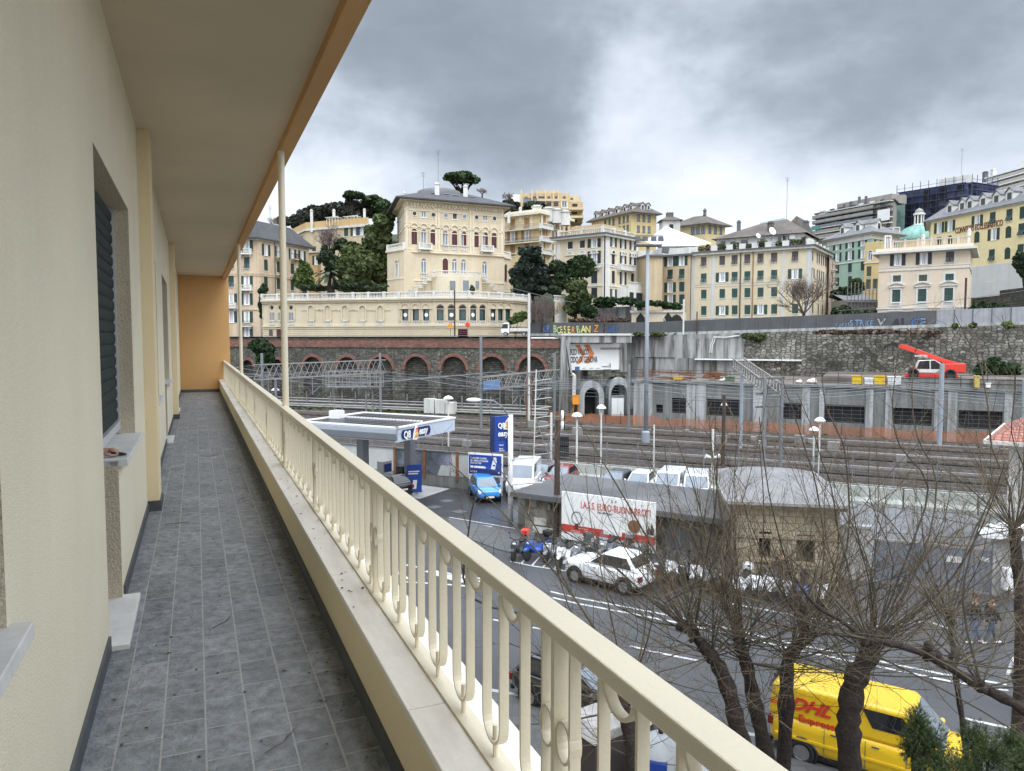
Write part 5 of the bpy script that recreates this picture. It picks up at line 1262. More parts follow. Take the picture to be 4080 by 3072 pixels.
for Vw, x, _, k in arches:
    F_ = tfac(Vw(x,1300)); c = F_.s(Vw(x,1340)); i = id(F_); zt_ = F_.z(Vw(x,1260 if Vw is V1 else 1256)); zs = F_.z(Vw(x,1398)); zb = F_.z(Vw(x,1434))
    q = rel[i]
    if k == 'blind':
        relief_arch(q, c, zt_-.62, .48, .2, -.24); q.box(c-.68,c-.48,-.24,0,zs,zt_-.62).box(c+.48,c+.68,-.24,0,zs,zt_-.62).box(c-1.7,c-.68,-.1,0,zt_-.9,zt_-.72).box(c+.68,c+1.7,-.1,0,zt_-.9,zt_-.72)
    elif k == 'lodge':
        relief_arch(q, c, zt_-.6, .62, .18, -.12); q.box(c-.8,c-.62,-.12,0,zs,zt_-.6).box(c+.62,c+.8,-.12,0,zs,zt_-.6); dark[i].cyl((c,-.03,zt_-.45), .3, .05, 'y', 12)
        wpane[i].box(c-.42,c+.42,-.03,.05,zs+.1,zt_-1.25)
        q.box(c-.5,c-.42,-.07,0,zs+.1,zt_-1.2).box(c+.42,c+.5,-.07,0,zs+.1,zt_-1.2).box(c-.04,c+.04,-.07,0,zs+.1,zt_-1.2)
    else:
        relief_arch(q, c, zt_-.62, .66, .16, -.14); q.box(c-.86,c-.70,-.10,0,zs,zt_-.62).box(c+.70,c+.86,-.10,0,zs,zt_-.62).box(c-1.05,c-.9,-.16,0,zs-.2,zt_+.35).box(c-1.0,c+1.0,-.2,0,zt_-.72,zt_-.62) if 'open' not in k else q.box(c-.86,c-.70,-.14,0,zs,zt_-.62).box(c+.70,c+.86,-.14,0,zs,zt_-.62)
        zz_ = zt_-.74
        th_[i].append((c-.52,c+.52,zs,zz_)); wpane[i].quad((c-.6,.24,zs),(c+.6,.24,zs),(c+.6,.24,zz_),(c-.6,.24,zz_)); dark[i].box(c-.52,c-.42,.05,.15,zs,zz_).box(c+.42,c+.52,.05,.15,zs,zz_).box(c-.42,c+.42,.05,.15,zz_-.1,zz_).box(c-.42,c+.42,.05,.15,zs,zs+.1)
        if 'open' in k: dark[i].ext([(c-.55*math.cos(math.pi*j/10), zt_-.62+.5*math.sin(math.pi*j/10)) for j in range(11)], -.03, .02)
        if 'disc' in k: disc[i].cyl((c,.10,(zs+zz_)/2), .32, .03, 'y', 16)
    balus(blu[i], c-.55, c+.55, zb, (zs-zb)*.95, -.08, .18, .22)
for F_ in tf:
    i = id(F_); q = MB(); holed(q, 0, F_.L, -1, ZT-z0, th_[i], .25); q.quad((0,0,ZT-z0),(F_.L,0,ZT-z0),(F_.L+2,14,ZT-z0),(-2,14,ZT-z0)); tparts(F_, q, 'wall', m_terr)
    q = rel[i]; zc = lambda y: F_.z(V2(300,y)); dy = 0
    q.box(-.1,F_.L+.1,-.45,.1,ZT-z0-.12,ZT-z0+.12).box(-.05,F_.L+.05,-.25,0,ZT-z0-.42,ZT-z0-.12).box(0,F_.L,-.22,0,1.72,1.98).box(0,F_.L,-.14,0,1.42,1.56)
    for z in (.1,.42,.74,1.06): q.box(0,F_.L,-.06,0,z,z+.16)
    q.box(0,.25,-.1,0,3.2,ZT-z0-.4)
    tparts(F_, q, 'relief', m_terr)
    q = blu[i]; k = max(1, int(F_.L/2.6))
    for j in range(k):
        x0 = F_.L*j/k; balus(q, x0+.25, F_.L*(j+1)/k-.05, ZT-z0+.12, 1.0, -.1, .26, .24)
    tparts(F_, q, 'balustrade', m_trim)
    q = MB(); [q.box(F_.L*j/k-.15,F_.L*j/k+.25,-.3,.12,ZT-z0+.12,ZT-z0+1.2) for j in range(k)]; tparts(F_, q, 'pier', m_offw)
    for dct, nm, m in ((dark,'dark_frame',m_black),(wpane,'window_pane',m_terrg if F_ is not tf[0] else m_glass),(disc,'round_sign',m_white)):
        if dct[i].v: tparts(F_, dct[i], nm, m)
F_ = tfac(V1(470,1500)); c, z = F_.hit(V1(470,1515)); tparts(F_, MB().box(c-.55,c+.55,-.08,.1,0,z+1.1), 'door', m_maroon)
c, z = F_.hit(V1(395,1505)); tparts(F_, MB().box(c-.35,c+.35,-.06,0,z-.5,z+.5), 'plaque', m_grshut)
F_ = tfac(V2(755,1505)); c, z = F_.hit(V2(755,1505)); tparts(F_, MB().box(c-.75,c+.75,-.06,0,z-.6,z+.6), 'poster', mat('dark_red_poster', (.12,.04,.035), .6, .6, 3))
# ---- tall block at the far left
m_b1 = paint('peach_stained_plaster', (214,188,150), .5, lin((150,128,105)))
b1 = House('tall peach apartment block with slate roof and dark shutters beside the ivy column', V1, (0,690), (285,690), (724,770), 133, 10.5, m_b1)
b1.grid(0, (45,182), 182, (745,893,1055,1210,1365,1490), (' o','jj','jo','oo','oo',' o'), 1.0, 2.0, m_green, m_white)
b1.grid(1, (350,460,580,663), 285, (770,905,1058), ('oooo','cccc','cccc'), 1.0, 2.0, m_green, m_white)
for x, y, st in ((178,815,1),(180,1130,1),(45,1285,1),(183,1445,0)): b1.balcony(0, x, y, 2.0, m_trim if st else m_iron, .9, .8, bool(st))
for x, y in ((460,845),(590,860),(460,995),(590,1010)): b1.balcony(1, x, y, 1.9, m_iron, .95, .8, False, m_b1)
for y in (985,1000,1300): b1.band(y, 285, .22, .12, m_b1, fi=0)
b1.wall(); b1.eave(.7, .3, m_offw); b1.hip(1.2, 3.6, m_slate, .35, dz_=.3)
q = MB().bar(b1.loc(1, 4.2, -.1, 0), b1.loc(1, 4.2, -.1, b1.hh), .14); q.build('downpipe', m_dsteel, b1.e)
for x, y, d in ((255,580,141),(330,590,143),(430,600,145)): b1.chimney((x,y), d, 1.2, .5, m_offw)
b1.aerial((388,580), 143, 4)
# ---- yellow house behind it
m_b2 = paint('faded_yellow_plaster', (203,182,138), .35); m_b2y = paint('yellow_plaster', (212,170,92), .3)
b2_ = House('faded yellow house with roof terrace and white pergola behind the bare tree', V1, (555,655), (700,592), (1240,556), 165, 16, m_b2, dl=177, dr=158)
b2_.grid(1, (770,1050,1130,1182), 700, (650,790), (' coo','c   '), 1.1, 1.8, m_green, m_white); b2_.grid(0, (625,658), 700, (680,800), ('oo','oo'), 1.0, 1.8, m_green, m_white)
b2_.band(608, 700, .4, .35, m_offw, fi=1); b2_.wall(); b2_.parapet(1.3, .3, m_b2y)
q = MB()
for x0, y0, x1 in ((880,500,980),(1035,492,1150)):
    a = at(V1(x0,y0),162)-b2_.e.location; b = at(V1(x1,y0),160)-b2_.e.location; zl = b2_.hh
    for k in range(5): p = a.lerp(b, k/4); q.bar((p.x,p.y,zl),(p.x,p.y,a.z),.12); q.bar((p.x,p.y+3,zl),(p.x,p.y+3,a.z),.12)
    q.bar((a.x,a.y,a.z),(b.x,b.y,a.z),.18); q.bar((a.x,a.y+3,a.z),(b.x,b.y+3,a.z),.18); q.box(a.x-.3,b.x+.3,a.y-.3,a.y+3.3,a.z,a.z+.08)
q.build('pergola', m_offw, b2_.e)
for x, y in ((750,545),(1212,540),(945,545)): b2_.chimney((x,y), 164, .5, 2.6, m_offw)
low = House('small yellow corner house below the bare tree', V1, (722,790), (800,800), (830,905), 152, 14, m_b2y, dl=153, dr=156)
low.win(0, (787,870), .9, 1.9, 'o', m_green, m_white); low.wall(); low.eave(.3,.2,m_offw)
# ---- ornate yellow block right of the villa
m_b3 = paint('cream_yellow_plaster', (222,194,128), .22); m_b3w = paint('white_yellow_trim', (226,214,184), .2)
b3 = House('ornate cream yellow apartment block with white balconies and tan shutters', V3, (25,400), (365,362), (650,432), 160, 14, m_b3)
b3.grid(0, (100,235), 365, (438,560,690), ('jj','oo','cc'), 1.3, 2.4, m_brownsh, m_white)
b3.grid(1, (385,405,500,552,612), 365, (425,548,672,790), ('ojooj','ooooo','o ooo','o o o'), .9, 2.2, m_brownsh, m_white)
for y in (505,630): b3.balcony(0, 165, y+12, 11.5, m_iron if y > 520 else m_steelw, 1.0, 1.1, False, m_b3w)
for y in (505,625,745): b3.balcony(1, 400, y, 4.2, m_trim, 1.0, 1.0); 
for y in (480,600,720): b3.band(y, 365, .25, .15, m_b3w, fi=0)
b3.pilaster(1, 366, 378, m_b3w); b3.pilaster(1, 440, 470, m_b3w); b3.pilaster(0, 270, 290, m_b3w)
b3.wall(); b3.eave(.8,.5,m_b3w); b3.parapet(1.1,.4,m_b3w)
for x, y in ((330,335),(440,352),(520,365),(600,385),(65,365),(175,350)): b3.chimney((x,y), 163, 1.9 if x > 300 else .6, .8, m_offw)
# ---- terraced block on the hill
m_b4 = paint('tan_render', (203,174,122), .2); m_b4l = paint('light_tan_render', (214,190,142), .2)
b4 = House('tan stepped apartment block with terraces and chimneys high on the hill', V3, (185,235), (640,238), (700,250), 238, 34, m_b4, dl=232, dr=252)
b4.grid(0, (445,513,592), 640, (275,357), ('ccg','bcg'), 1.7, 2.0, m_grshut, m_white); b4.grid(0, (240,330), 640, (268,), ('ww',), 2.6, 1.8, m_grshut, m_dsteel)
b4.wall()
pb = House('narrow balcony bay of the tan stepped block', V3, (636,205), (690,205), (752,210), 236, 34, m_b4l) if False else None
def b4box(x0, y0, x1, y1, d, m, nm, dep=8):
    a = at(V3(x0,y0), d)-b4.e.location; b = at(V3(x1,y1), d)-b4.e.location; MB().box(a.x,b.x,a.y,a.y+dep,b.z,a.z).build(nm, m, b4.e)
b4box(188,165,640,238,240,m_b4,'penthouse'); b4box(640,185,735,238,242,m_b4l,'penthouse'); b4box(328,146,545,166,246,m_b4,'stair_head'); b4box(96,178,180,252,240,m_white,'veranda'); b4box(705,190,745,235,245,m_teal,'glass_screen')
b4box(180,218,640,240,234,m_b4l,'terrace_parapet',.5); b4box(640,232,752,250,235,m_b4l,'terrace_parapet',.5)
b4box(640,250,768,440,239,m_b4,'bay')
for y in (300,378): b4box(634,y,775,y+22,234.5,m_b4l,'balcony',5)
for y in (292,320,400): b4box(450,y,545,y+18,233,m_b4l,'balcony',3) if y != 320 else None
for x0, y0, x1, y1, m in ((222,198,243,217,m_dglass),(290,196,335,217,m_dglass),(350,196,402,217,m_dglass),(435,196,456,222,m_dglass),(505,196,525,222,m_dglass),(580,196,602,222,m_dglass),(650,210,674,228,m_dglass),(205,248,285,288,m_dglass),(290,245,405,283,m_bars),(420,248,540,254,m_dsteel)): b4box(x0,y0,x1,y1,239.7 if y1 < 230 else 231.7,m,'window_opening',.25)
for x0,y0,x1,y1 in ((668,265,715,290),(668,340,715,366),(668,420,712,440)): b4box(x0,y0,x1,y1,238.8,m_dglass,'window_opening',.2)
for x in (285,332,412,487,533,183): b4box(x-5,132,x+5,225 if x != 183 else 300,239.2,m_b4l,'chimney',1.2)
# ---- white cornered palazzo
m_b5 = paint('palazzo_cream', (222,206,168), .18)
b5 = House('pale cream palazzo with white quoins, roof balustrade and black shutters', V3, (520,612), (970,570), (1285,628), 138, 11, m_b5)
b5.grid(0, (645,760,875), 970, (630,775,958,1110), ('ddo','  o','  c','  c'), 1.3, (1.6,2.6,2.3,2.0), m_navysh, m_white)
b5.grid(1, (1056,1148,1238), 970, (617,765,953,1122), ('ooo','coo','coc','oo '), 1.0, (1.7,2.5,2.4,2.1), m_navysh, m_white)
b5.grid(1, (1200,), 1200, (1140,), ('d',), 1.6, 2.2, m_navysh, m_white)
q = MB(); q2 = MB(); f0, f1 = b5.F
for fi, xs_, y in ((0,(645,760,875),735),(1,(1056,1148,1238),728)):
    q = MB()
    for x in xs_: c = b5.F[fi].s(V3(x,800)); z = f1.z(V3(970,725)); relief_arch(q, c, z, .5, .3, -.12); q.box(c-1.0,c+1.0,-.2,0,z-.15,z)
    b5.part(fi, q, 'window_hood', m_trim)
for y in (835,855,1040): b5.band(y, 970, .22, .14, m_trim, fi=1)
for fi, x0, x1 in ((1,970,1020),(1,1268,1287),(0,520,552),(0,955,971)): b5.pilaster(fi, x0, x1, m_trim, out=.12, y=800)
q = MB(); z = .3
while z < 5: q.box(-.05, f1.L+.05, -.06, 0, z, z+.5); z += .62
b5.part(1, q, 'rustication', m_trim); q = MB(); z = .3
while z < 5: q.box(0, f0.L+.05, -.06, 0, z, z+.5); z += .62
b5.part(0, q, 'rustication', paint('ochre_rustication', (196,174,128), .3))
b5.balcony(1, 1160, 895, 5.0, m_trim, 1.0, 1.0); b5.balcony(0, 880, 868, 2.4, m_iron, 1.0, .8, False)
b5.wall(); b5.eave(.9,.35,m_trim); b5.eave(1.15,.18,m_dsteel,'gutter',.36)
q = MB()
for fi in (0,1):
    F_ = b5.F[fi]; q.T = Matrix.Translation(-b5.e.location) @ F_.M; k = max(2,int(F_.L/3.6))
    for j in range(k): balus(q, F_.L*j/k+.4, F_.L*(j+1)/k, b5.hh+.5, 1.2, .5, .25, .4); q.box(F_.L*j/k-.1,F_.L*j/k+.4,.3,.75,b5.hh+.5,b5.hh+1.9)
q.T = None; q.build('roof_balustrade', m_offw, b5.e)
A_ = [p.lerp(sum(b5.pts, Vector())/4, .35)-b5.e.location for p in b5.pts]; MB().prism([(p.x,p.y) for p in A_], b5.hh, b5.hh+2.6).build('attic', m_b4, b5.e); MB().add([Vector((p.x,p.y,b5.hh+2.6))*1 for p in A_]+[sum(A_, Vector())/4+Vector((0,0,b5.hh+4.2))], [(0,1,4),(1,2,4),(2,3,4),(3,0,4)]).build('roof', m_slateb, b5.e)
bay = b5.F[1]; x0, x1 = bay.s(V3(1090,1100)), bay.s(V3(1300,1100)); z = bay.z(V3(1190,1065)); b5.part(1, MB().prism([(x0,0),(x0+.6,-2.2),(x1-.8,-2.2),(x1,0)], 0, z), 'bay_front', m_trim)
q = MB(); balus(q, x0+.4, x1-.6, z, 1.0, -2.0); b5.part(1, q, 'bay_balustrade', m_trim)
q = MB()
for a, b in ((.12,.30),(.42,.72)): q.box(x0+(x1-x0)*a, x0+(x1-x0)*b, -2.25, -2.1, .4, z-1.0)
b5.part(1, q, 'bay_window', m_navysh)
b5.part(1, MB().box(-.1,.1,-.22,-.08,0,b5.hh), 'downpipe', m_rust)
# ---- yellow convent with dormers
m_b6 = paint('strong_yellow_plaster', (216,190,118), .2)
b6 = House('plain yellow building with dormers along its slate roof, standing behind the pale palazzo', V3, (850,442), (1228,358), (1465,378), 222, 20, m_b6)
b6.grid(1, (1293,1345,1395), 1228, (395,500), ('www','www'), 1.1, 2.0, m_green, m_grshut); b6.grid(0, (980,1020,1058,1115,1155,1192), 1228, (400,490), ('wwwwww','   www'), 1.1, 2.0, m_green, m_grshut)
b6.wall(); b6.eave(.9,.4,m_offw); b6.hip(1.6, 3.6, m_slateb, .42, dz_=.3)
def dormers(hs, fi, n, m, us, v=.30, w_=1.3, h_=1.7, rm=None):
    q = MB(); g = MB(); rf = MB(); ro = hs.ro; e1, e2 = hs.ridge; a, b = (ro[0], ro[1]) if fi == 0 else (ro[1], ro[2]); ln0 = (hs.pts[0]-hs.pts[1]).length >= (hs.pts[1]-hs.pts[2]).length
    for u in us:
        lo = a.lerp(b, u); top = (e1.lerp(e2, u) if (ln0 == (fi == 0)) else (e2 if fi == 1 else e1)); c = lo.lerp(top, v); T = Matrix.Translation(c) @ Matrix.Rotation(hs.F[fi].ang, 4, 'Z')
        for mb in (q, g, rf): mb.T = T
        q.box(-w_/2,w_/2,0,3.0,-.4,h_*.75).ext([(-w_/2,h_*.75),(w_/2,h_*.75),(0,h_*1.15)], 0, 3.0); g.box(-w_*.28,w_*.28,-.05,.0,.1,h_*.7); rf.ext([(-w_/2-.2,h_*.7),(0,h_*1.2),(w_/2+.2,h_*.7),(w_/2+.2,h_*.78),(0,h_*1.3),(-w_/2-.2,h_*.78)], -.2, 3.0)
    q.T = None; q.build('dormer', m, hs.e); g.build('dormer_window', m_dglass, hs.e); rf.build('dormer_roof', rm or m_slateb, hs.e)
dormers(b6, 0, 5, m_offw, (.1,.26,.42,.60,.78,.92), .25); dormers(b6, 1, 2, m_offw, (.38,.66), .3)
# ---- old beige block under the white tarpaulin
m_b7 = paint('dirty_beige_plaster', (205,180,136), .4, lin((150,130,98)))
b7 = House('dirty beige house between the palazzo and the long cream building, under a white tent roof', V3, (1524,772), (1790,752), (1810,760), 141, 11, m_b7, dr=150)
b7.grid(0, (1595,1705), 1790, (798,925,1050,1170), ('oo','jj','oc','oc'), 1.1, 1.9, m_green, m_white)
b7.wall(); b7.eave(.5,.3,m_dsteel); b7.parapet(1.5,.4,m_offw)
b7b = House('older beige house wing with a rounded corner behind the light mast', V3, (1290,790), (1430,790), (1524,772), 146, 11, m_b7, dr=141.5)
b7b.grid(0, (1365,), 1430, (835,945,1065,1165), ('c','c','o','o'), 1.1, 1.9, m_green, m_white); b7b.grid(1, (1508,), 1430, (840,950,1070), ('d','d','d'), .9, 1.2, m_green, m_grshut)
b7b.wall(); b7b.eave(.5,.3,m_dsteel); b7b.parapet(1.6,.4,m_offw)
tn = thing('tent_roof', 'white tarpaulin tent roof over the beige houses', 'tarpaulin', at(V3(1560,700),155)); ap = at(V3(1557,478),158); 
m_tarp = mat('white_tarpaulin', (.72,.74,.77), .5, .06, .3, fine=.05, fscale=2)
r2 = at(V3(2010,640),168); q = MB(); pts = [at(V3(1355,622),158), at(V3(1480,668),150), at(V3(1830,665),152), at(V3(1990,640),160), at(V3(1860,640),176), at(V3(1480,620),174)]
rg2 = at(V3(1700,535),164); q.add([p-tn.location for p in pts+[ap, rg2]], [(0,1,6),(1,2,7,6),(2,3,7),(3,4,7),(4,5,6,7),(5,0,6)]); q.build('canvas', m_tarp, tn)
q = MB()
for k in range(9): p = pts[1].lerp(pts[2], k/8)-tn.location; q.bar(p, p-Vector((0,0,1.6)), .12)
q.bar(pts[1]-tn.location-Vector((0,0,.2)), pts[2]-tn.location-Vector((0,0,.2)), .3).bar(pts[1]-tn.location-Vector((0,0,.8)), pts[2]-tn.location-Vector((0,0,.8)), .15); q.build('scaffold', m_dsteel, tn)
bf = thing('belfry', 'small white belfry rising behind the white tent roof', 'belfry', at(V3(1588,560),190)); a = at(V3(1588,436),190)-bf.location
MB().box(-2.2,2.2,-2.2,2.2,-6,a.z).build('tower', m_offw, bf); MB().add([(-2.9,-2.9,a.z),(2.9,-2.9,a.z),(2.9,2.9,a.z),(-2.9,2.9,a.z),(0,0,a.z+1.6)], [(0,1,4),(1,2,4),(2,3,4),(3,0,4),(3,2,1,0)]).box(-.8,.8,-.8,.8,a.z+.8,a.z+2.2).build('roof', m_slateb, bf); MB().box(-.5,.5,-2.25,-2.1,a.z-3,a.z-1).build('bell_opening', m_bars, bf)
m_b6b = paint('sand_plaster', (214,192,128), .2)
hb = House('sand coloured hip roofed house seen above the white tent roof', V4, (228,300), (580,265), (800,290), 205, 25, m_b6b); hb.grid(1, (630,692,752), 580, (308,), ('www',), 1.2, 2.2, m_green, m_grshut); hb.grid(0, (445,500,557), 580, (318,), ('www',), 1.2, 2.0, m_green, m_grshut)
hb.wall(); hb.eave(.9,.4,m_offw); hb.hip(1.6, 2.9, m_slateb, .45, dz_=.3); MB().lathe([(.5,0),(.4,1.0),(.6,1.3),(.1,2.0)], 8, tuple(hb.ridge[1])).build('finial', m_dsteel, hb.e)
# ---- the long cream building
m_b8 = paint('long_cream_plaster', (224,205,163), .14); m_b8p = paint('pale_grey_strip', (205,205,200), .15)
b8 = House('long cream building with five rows of shuttered windows, white strips and planted roof terrace', V4, (430,605), (1740,520), (1945,615), 130, 11, m_b8)
C8 = (565,768,905,1045,1190,1340,1570)
b8.grid(0, C8, 1740, (600,795,989,1185), ('jcjjjjj','jojjjjo','ccccccc','coccocc'), 1.06, 1.72, (m_grshut,m_white),(m_green2,m_white),(m_green2,m_white),(m_green2,m_white))
b8.grid(1, (1765,1825,1872,1916), 1740, (600,790,1000,1180), ('cooo','oooc','cccc','cccc'), 1.05, 1.8, m_grshut, m_white)
for x0, x1 in ((430,470),(655,690),(1430,1462),(1700,1741)): b8.pilaster(0, x0, x1, m_b8p, out=.06)
b8.pilaster(1, 1741, 1755, m_b8p, out=.06); b8.pilaster(1, 1920, 1945, m_b8p, out=.06)
for y, h_ in ((900,.12),(872,.10),(1275,.16)): b8.band(y, 1740, h_, .07, m_b8p, fi=0)
for x in (968, 1105): c = b8.F[0].s(V4(x,900)); b8.part(0, MB().box(c-.08,c+.08,-.18,-.04,1.5,b8.hh), 'downpipe', m_brownsh if x > 1000 else m_rust)
b8.part(0, MB().box(0,b8.F[0].L,-.05,0,0,b8.F[0].z(V4(1000,1312))), 'red_base_band', paint('terracotta_base', (190,120,85), .3))
b8.wall(); b8.eave(.7,.4,m_offw); b8.eave(1.0,.15,m_dsteel,'gutter',.42)
q = MB(); g = MB(); F_ = b8.F[0]
for x in (460,676,845,985,1125,1270,1462,1722): c = F_.s(V4(x,500)); q.box(c-.55,c+.55,.1,.6,b8.hh+.55,b8.hh+1.6)
F1 = b8.F[1]; b8.part(0, q, 'terrace_pier', m_trim); q = MB()
for k in range(6): c = F1.L*k/5; q.box(c-.25,c+.25,.1,.5,b8.hh+.55,b8.hh+1.7)
b8.part(1, q, 'terrace_pier', m_trim)
q = MB(); [q.bar((0,.3,b8.hh+z),(F_.L,.3,b8.hh+z),.04) for z in (.8,1.1,1.4)]; b8.part(0, q, 'terrace_rail', m_iron)
a = F_.s(V4(640,480)); bq = F_.s(V4(1610,450)); z = b8.hh+.5
b8.part(0, MB().box(a, bq, 3.2, 14, z-.5, z+2.6), 'attic', m_offw)
q = MB(); za_ = z+2.6; A = [(a-.8,2.4,za_),(bq+.8,2.4,za_),(bq+.8,15,za_),(a-.8,15,za_),(a+(bq-a)*.42,8.2,za_+3.0),(a+(bq-a)*.74,8.2,za_+3.5)]; q.add(A, [(0,1,5,4),(1,2,5),(2,3,4,5),(3,0,4)]); b8.part(0, q, 'roof', m_slateb)
q = MB().quad((A[4][0]+.1,8.1,A[4][2]-1.3),(A[5][0]-.4,8.1,A[5][2]-1.5),(A[5][0]-.4,8.3,A[5][2]+.3),(A[4][0]+.1,8.3,A[4][2]+.25)); b8.part(0, q, 'ridge_glazing', m_teal)
q = MB()
for x0, x1, zz0, zz1 in ((690,740,.3,2.2),(800,850,.3,2.0),(920,990,.3,2.1),(1130,1180,.4,2.1),(1330,1365,.2,2.4),(1385,1420,.2,2.4),(1440,1480,.2,2.3),(1620,1650,.3,2.0)): q.box(F_.s(V4(x0,480)),F_.s(V4(x1,480)),3.05,3.2,z+zz0,z+zz1)
b8.part(0, q, 'attic_window', m_dglass)
q = MB(); c = F_.s(V4(1495,415)); q.box(c-.5,c+.5,2.9,3.2,z+1.7,z+2.4); b8.part(0, q, 'air_conditioner', m_white)
for x, y, r_, d in ((1322,332,.75,133),(1166,384,.5,134)):
    p = at(V4(x,y), d)-b8.e.location; T = Matrix.Translation(p) @ Matrix.Rotation(math.radians(68), 4, 'X') @ Matrix.Rotation(.4, 4, 'Y'); MB(T).lathe([(.05,-.22),(r_*.6,-.15),(r_,0),(r_*.97,.02),(r_*.55,-.12),(.04,-.18)], 16).build('satellite_dish', m_white, b8.e, smooth=True); MB().bar(p, p-Vector((0,-.4,1.6)), .08).build('dish_mast', m_dsteel, b8.e)
b8.chimney((950,275), 143, .6, .6, m_dsteel); b8.chimney((1300,300), 138, .9, .8, m_slateb); b8.aerial((1475,250), 150, 9)
rp = random.Random(9); lob = []
for x in (520,590,720,760,900,1050,1180,1200,1380,1550,1600,1660): c = F_.s(V4(x,500)); lob.append(((c,.9,b8.hh+1.1+rp.random()*.4),(1.0*rp.uniform(.5,1.1),.5,.55*rp.uniform(.7,1.3))))
b8.part(0, leaf_mesh(lob, 900, .22, rp), 'terrace_plants', m_lf2); q = MB()
for x in (540,600,730,870,910,1040,1190,1560,1640): c = F_.s(V4(x,520)); q.box(c-.6,c+.6,.6,.95,b8.hh+.5,b8.hh+.9)
b8.part(0, q, 'planter', m_rustor)
rear = House('brown tiled roofs of a house just behind the long cream building', V4, (1480,300), (1640,330), (1790,400), 160, 14, m_offw); rear.wall(); rear.hip(.8, 3.0, m_slateb, .4); rear.chimney((1675,300), 164, 1.4, 1.2, m_dsteel)
mid = House('narrow brick coloured house with small balconies at the right end of the long cream building', V4, (1945,628), (1950,628), (2010,660), 141, 11, paint('brick_pink_plaster', (190,160,135), .3), dl=141.5, dr=148); mid.grid(1, (1985,), 1950, (690,830,960), ('c','c','c'), .9, 1.6, m_green, m_white)
for y in (760,900,1030): mid.balcony(1, 1975, y, 2.2, m_rustor, .9, .9, False)
mid.wall(); mid.eave(.8,.3,m_dsteel)
# ---- green house
m_b9 = paint('mint_green_plaster', (158,190,164), .14)
b9 = House('mint green apartment house with dark green shutters and pale slate roof', V5, (205,730), (585,662), (820,690), 170, 14, m_b9)
b9.grid(0, (292,398,507), 585, (718,822,932,1045), ('ooo','ooo','ccc','cc '), 1.25, 2.1, m_green, m_white); b9.grid(1, (637,752), 585, (705,), ('oo',), 1.25, 2.1, m_green, m_white)
b9.band(885, 585, .25, .15, m_trim, fi=0); b9.part(0, MB().box(0,b9.F[0].L,-.12,0,b9.hh-1.2,b9.hh), 'frieze', m_trim); b9.part(1, MB().box(0,b9.F[1].L,-.12,0,b9.hh-1.2,b9.hh), 'frieze', m_trim)
b9.wall(); b9.eave(1.0,.3,m_trim); b9.hip(1.2, 3.6, m_slatel, .55, dz_=.3); dormers(b9, 0, 2, m_trim, (.28,.66), .30, 1.6, 1.9, m_slatel); dormers(b9, 1, 1, m_trim, (.30,), .3, 1.6, 1.9, m_slatel)
for k in range(5): b9.chimney((770+k*11,655), 178, .45, .9, m_trim)
# ---- grey slab block
m_b10 = paint('grey_beige_concrete', (158,152,142), .4)
b10 = House('grey apartment slab with long balconies on the hill behind the green house', V5, (105,560), (770,375), (800,375), 226, 26, m_b10, dl=252, dr=232)
f = b10.F[0]; zz_ = [f.z(V5(770,y)) for y in (382,425,472,520,568,616)]
for k, z in enumerate(zz_):
    b10.part(0, MB().box(.0 if k else 5,f.L,-1.6,0,z-.15,z+.12), 'balcony_slab', m_dsteel if k in (1,2) else m_offw); 
    if k: q = MB(); q.box(0,f.L*.8,-1.6,-1.55,z+.1,z+1.0); b10.part(0, q, 'balcony_front', m_b10 if k != 3 else m_steel)
q = MB(); g = MB(); rp = random.Random(6)
for k in range(5):
    x = 1.5
    while x < f.L-2: w_ = rp.choice((1.2,1.8,2.4)); (q if rp.random() < .7 else g).box(x,x+w_,-.06,.05,zz_[k+1]+.3,zz_[k+1]+2.5); x += w_+rp.uniform(1.2,2.6)
b10.part(0, q, 'window_opening', m_dglass); b10.part(0, g, 'closed_shutter', m_offw); b10.wall(); b10.eave(.4,.3,m_slateb)
a = f.s(V5(665,500)); b10.part(0, MB().box(a,f.L,-1.7,-1.55,f.z(V5(770,548)),f.z(V5(770,452))), 'white_panel', m_white)
b10.part(0, MB().box(6, f.L-3, 3, 10, b10.hh, b10.hh+2.6), 'penthouse', m_b10)
for x, y in ((405,410),(478,370),(535,365),(348,432)): b10.chimney((x,y+22), 243 if x < 420 else 238, .6, 1.2, m_dsteel)
q = MB(); q.box(-.3,3.5,-1.8,-1.5,f.z(V5(110,640)),f.z(V5(110,610))); b10.part(0, q, 'green_screen', mat('sea_green_screen', (.08,.25,.23), .5, .2, 1))
# ---- scaffolded block under dark blue netting
b11 = House('long apartment block wrapped in dark blue scaffold netting', V5, (815,318), (1400,228), (1645,262), 224, 28, m_scaff, dl=240)
b11.wall(); q = MB(); rp = random.Random(8)
for fi in (0,1):
    F_ = b11.F[fi]; q = MB(); z = 1
    while z < b11.hh+.8: q.bar((0,-1.3,z),(F_.L,-1.3,z),.16); q.bar((0,-1.3,z+1),(F_.L,-1.3,z+1),.08); q.box(0,F_.L,-1.3,-.2,z-.08,z); z += 2.0
    x = 0
    while x < F_.L: q.bar((x,-1.35,0),(x,-1.35,b11.hh+2.2),.13); x += 2.4
    b11.part(fi, q, 'scaffold', m_scaff if fi else mat('dark_blue_tube', (.03,.035,.06), .6, .2, 1))
    q = MB(); g = MB(); z = 1
    while z < b11.hh-2:
        x = .5
        while x < F_.L-2:
            r_ = rp.random(); (q if r_ < .35 else g).box(x,x+1.8,-.12,-.02,z+.2,z+1.7) if r_ < .65 else None; x += 2.4
        z += 2.0
    b11.part(fi, q, 'net_gap', m_bars); b11.part(fi, g, 'pale_window', mat('netted_window%d' % fi, (.10,.11,.17), .6, .2, 1))
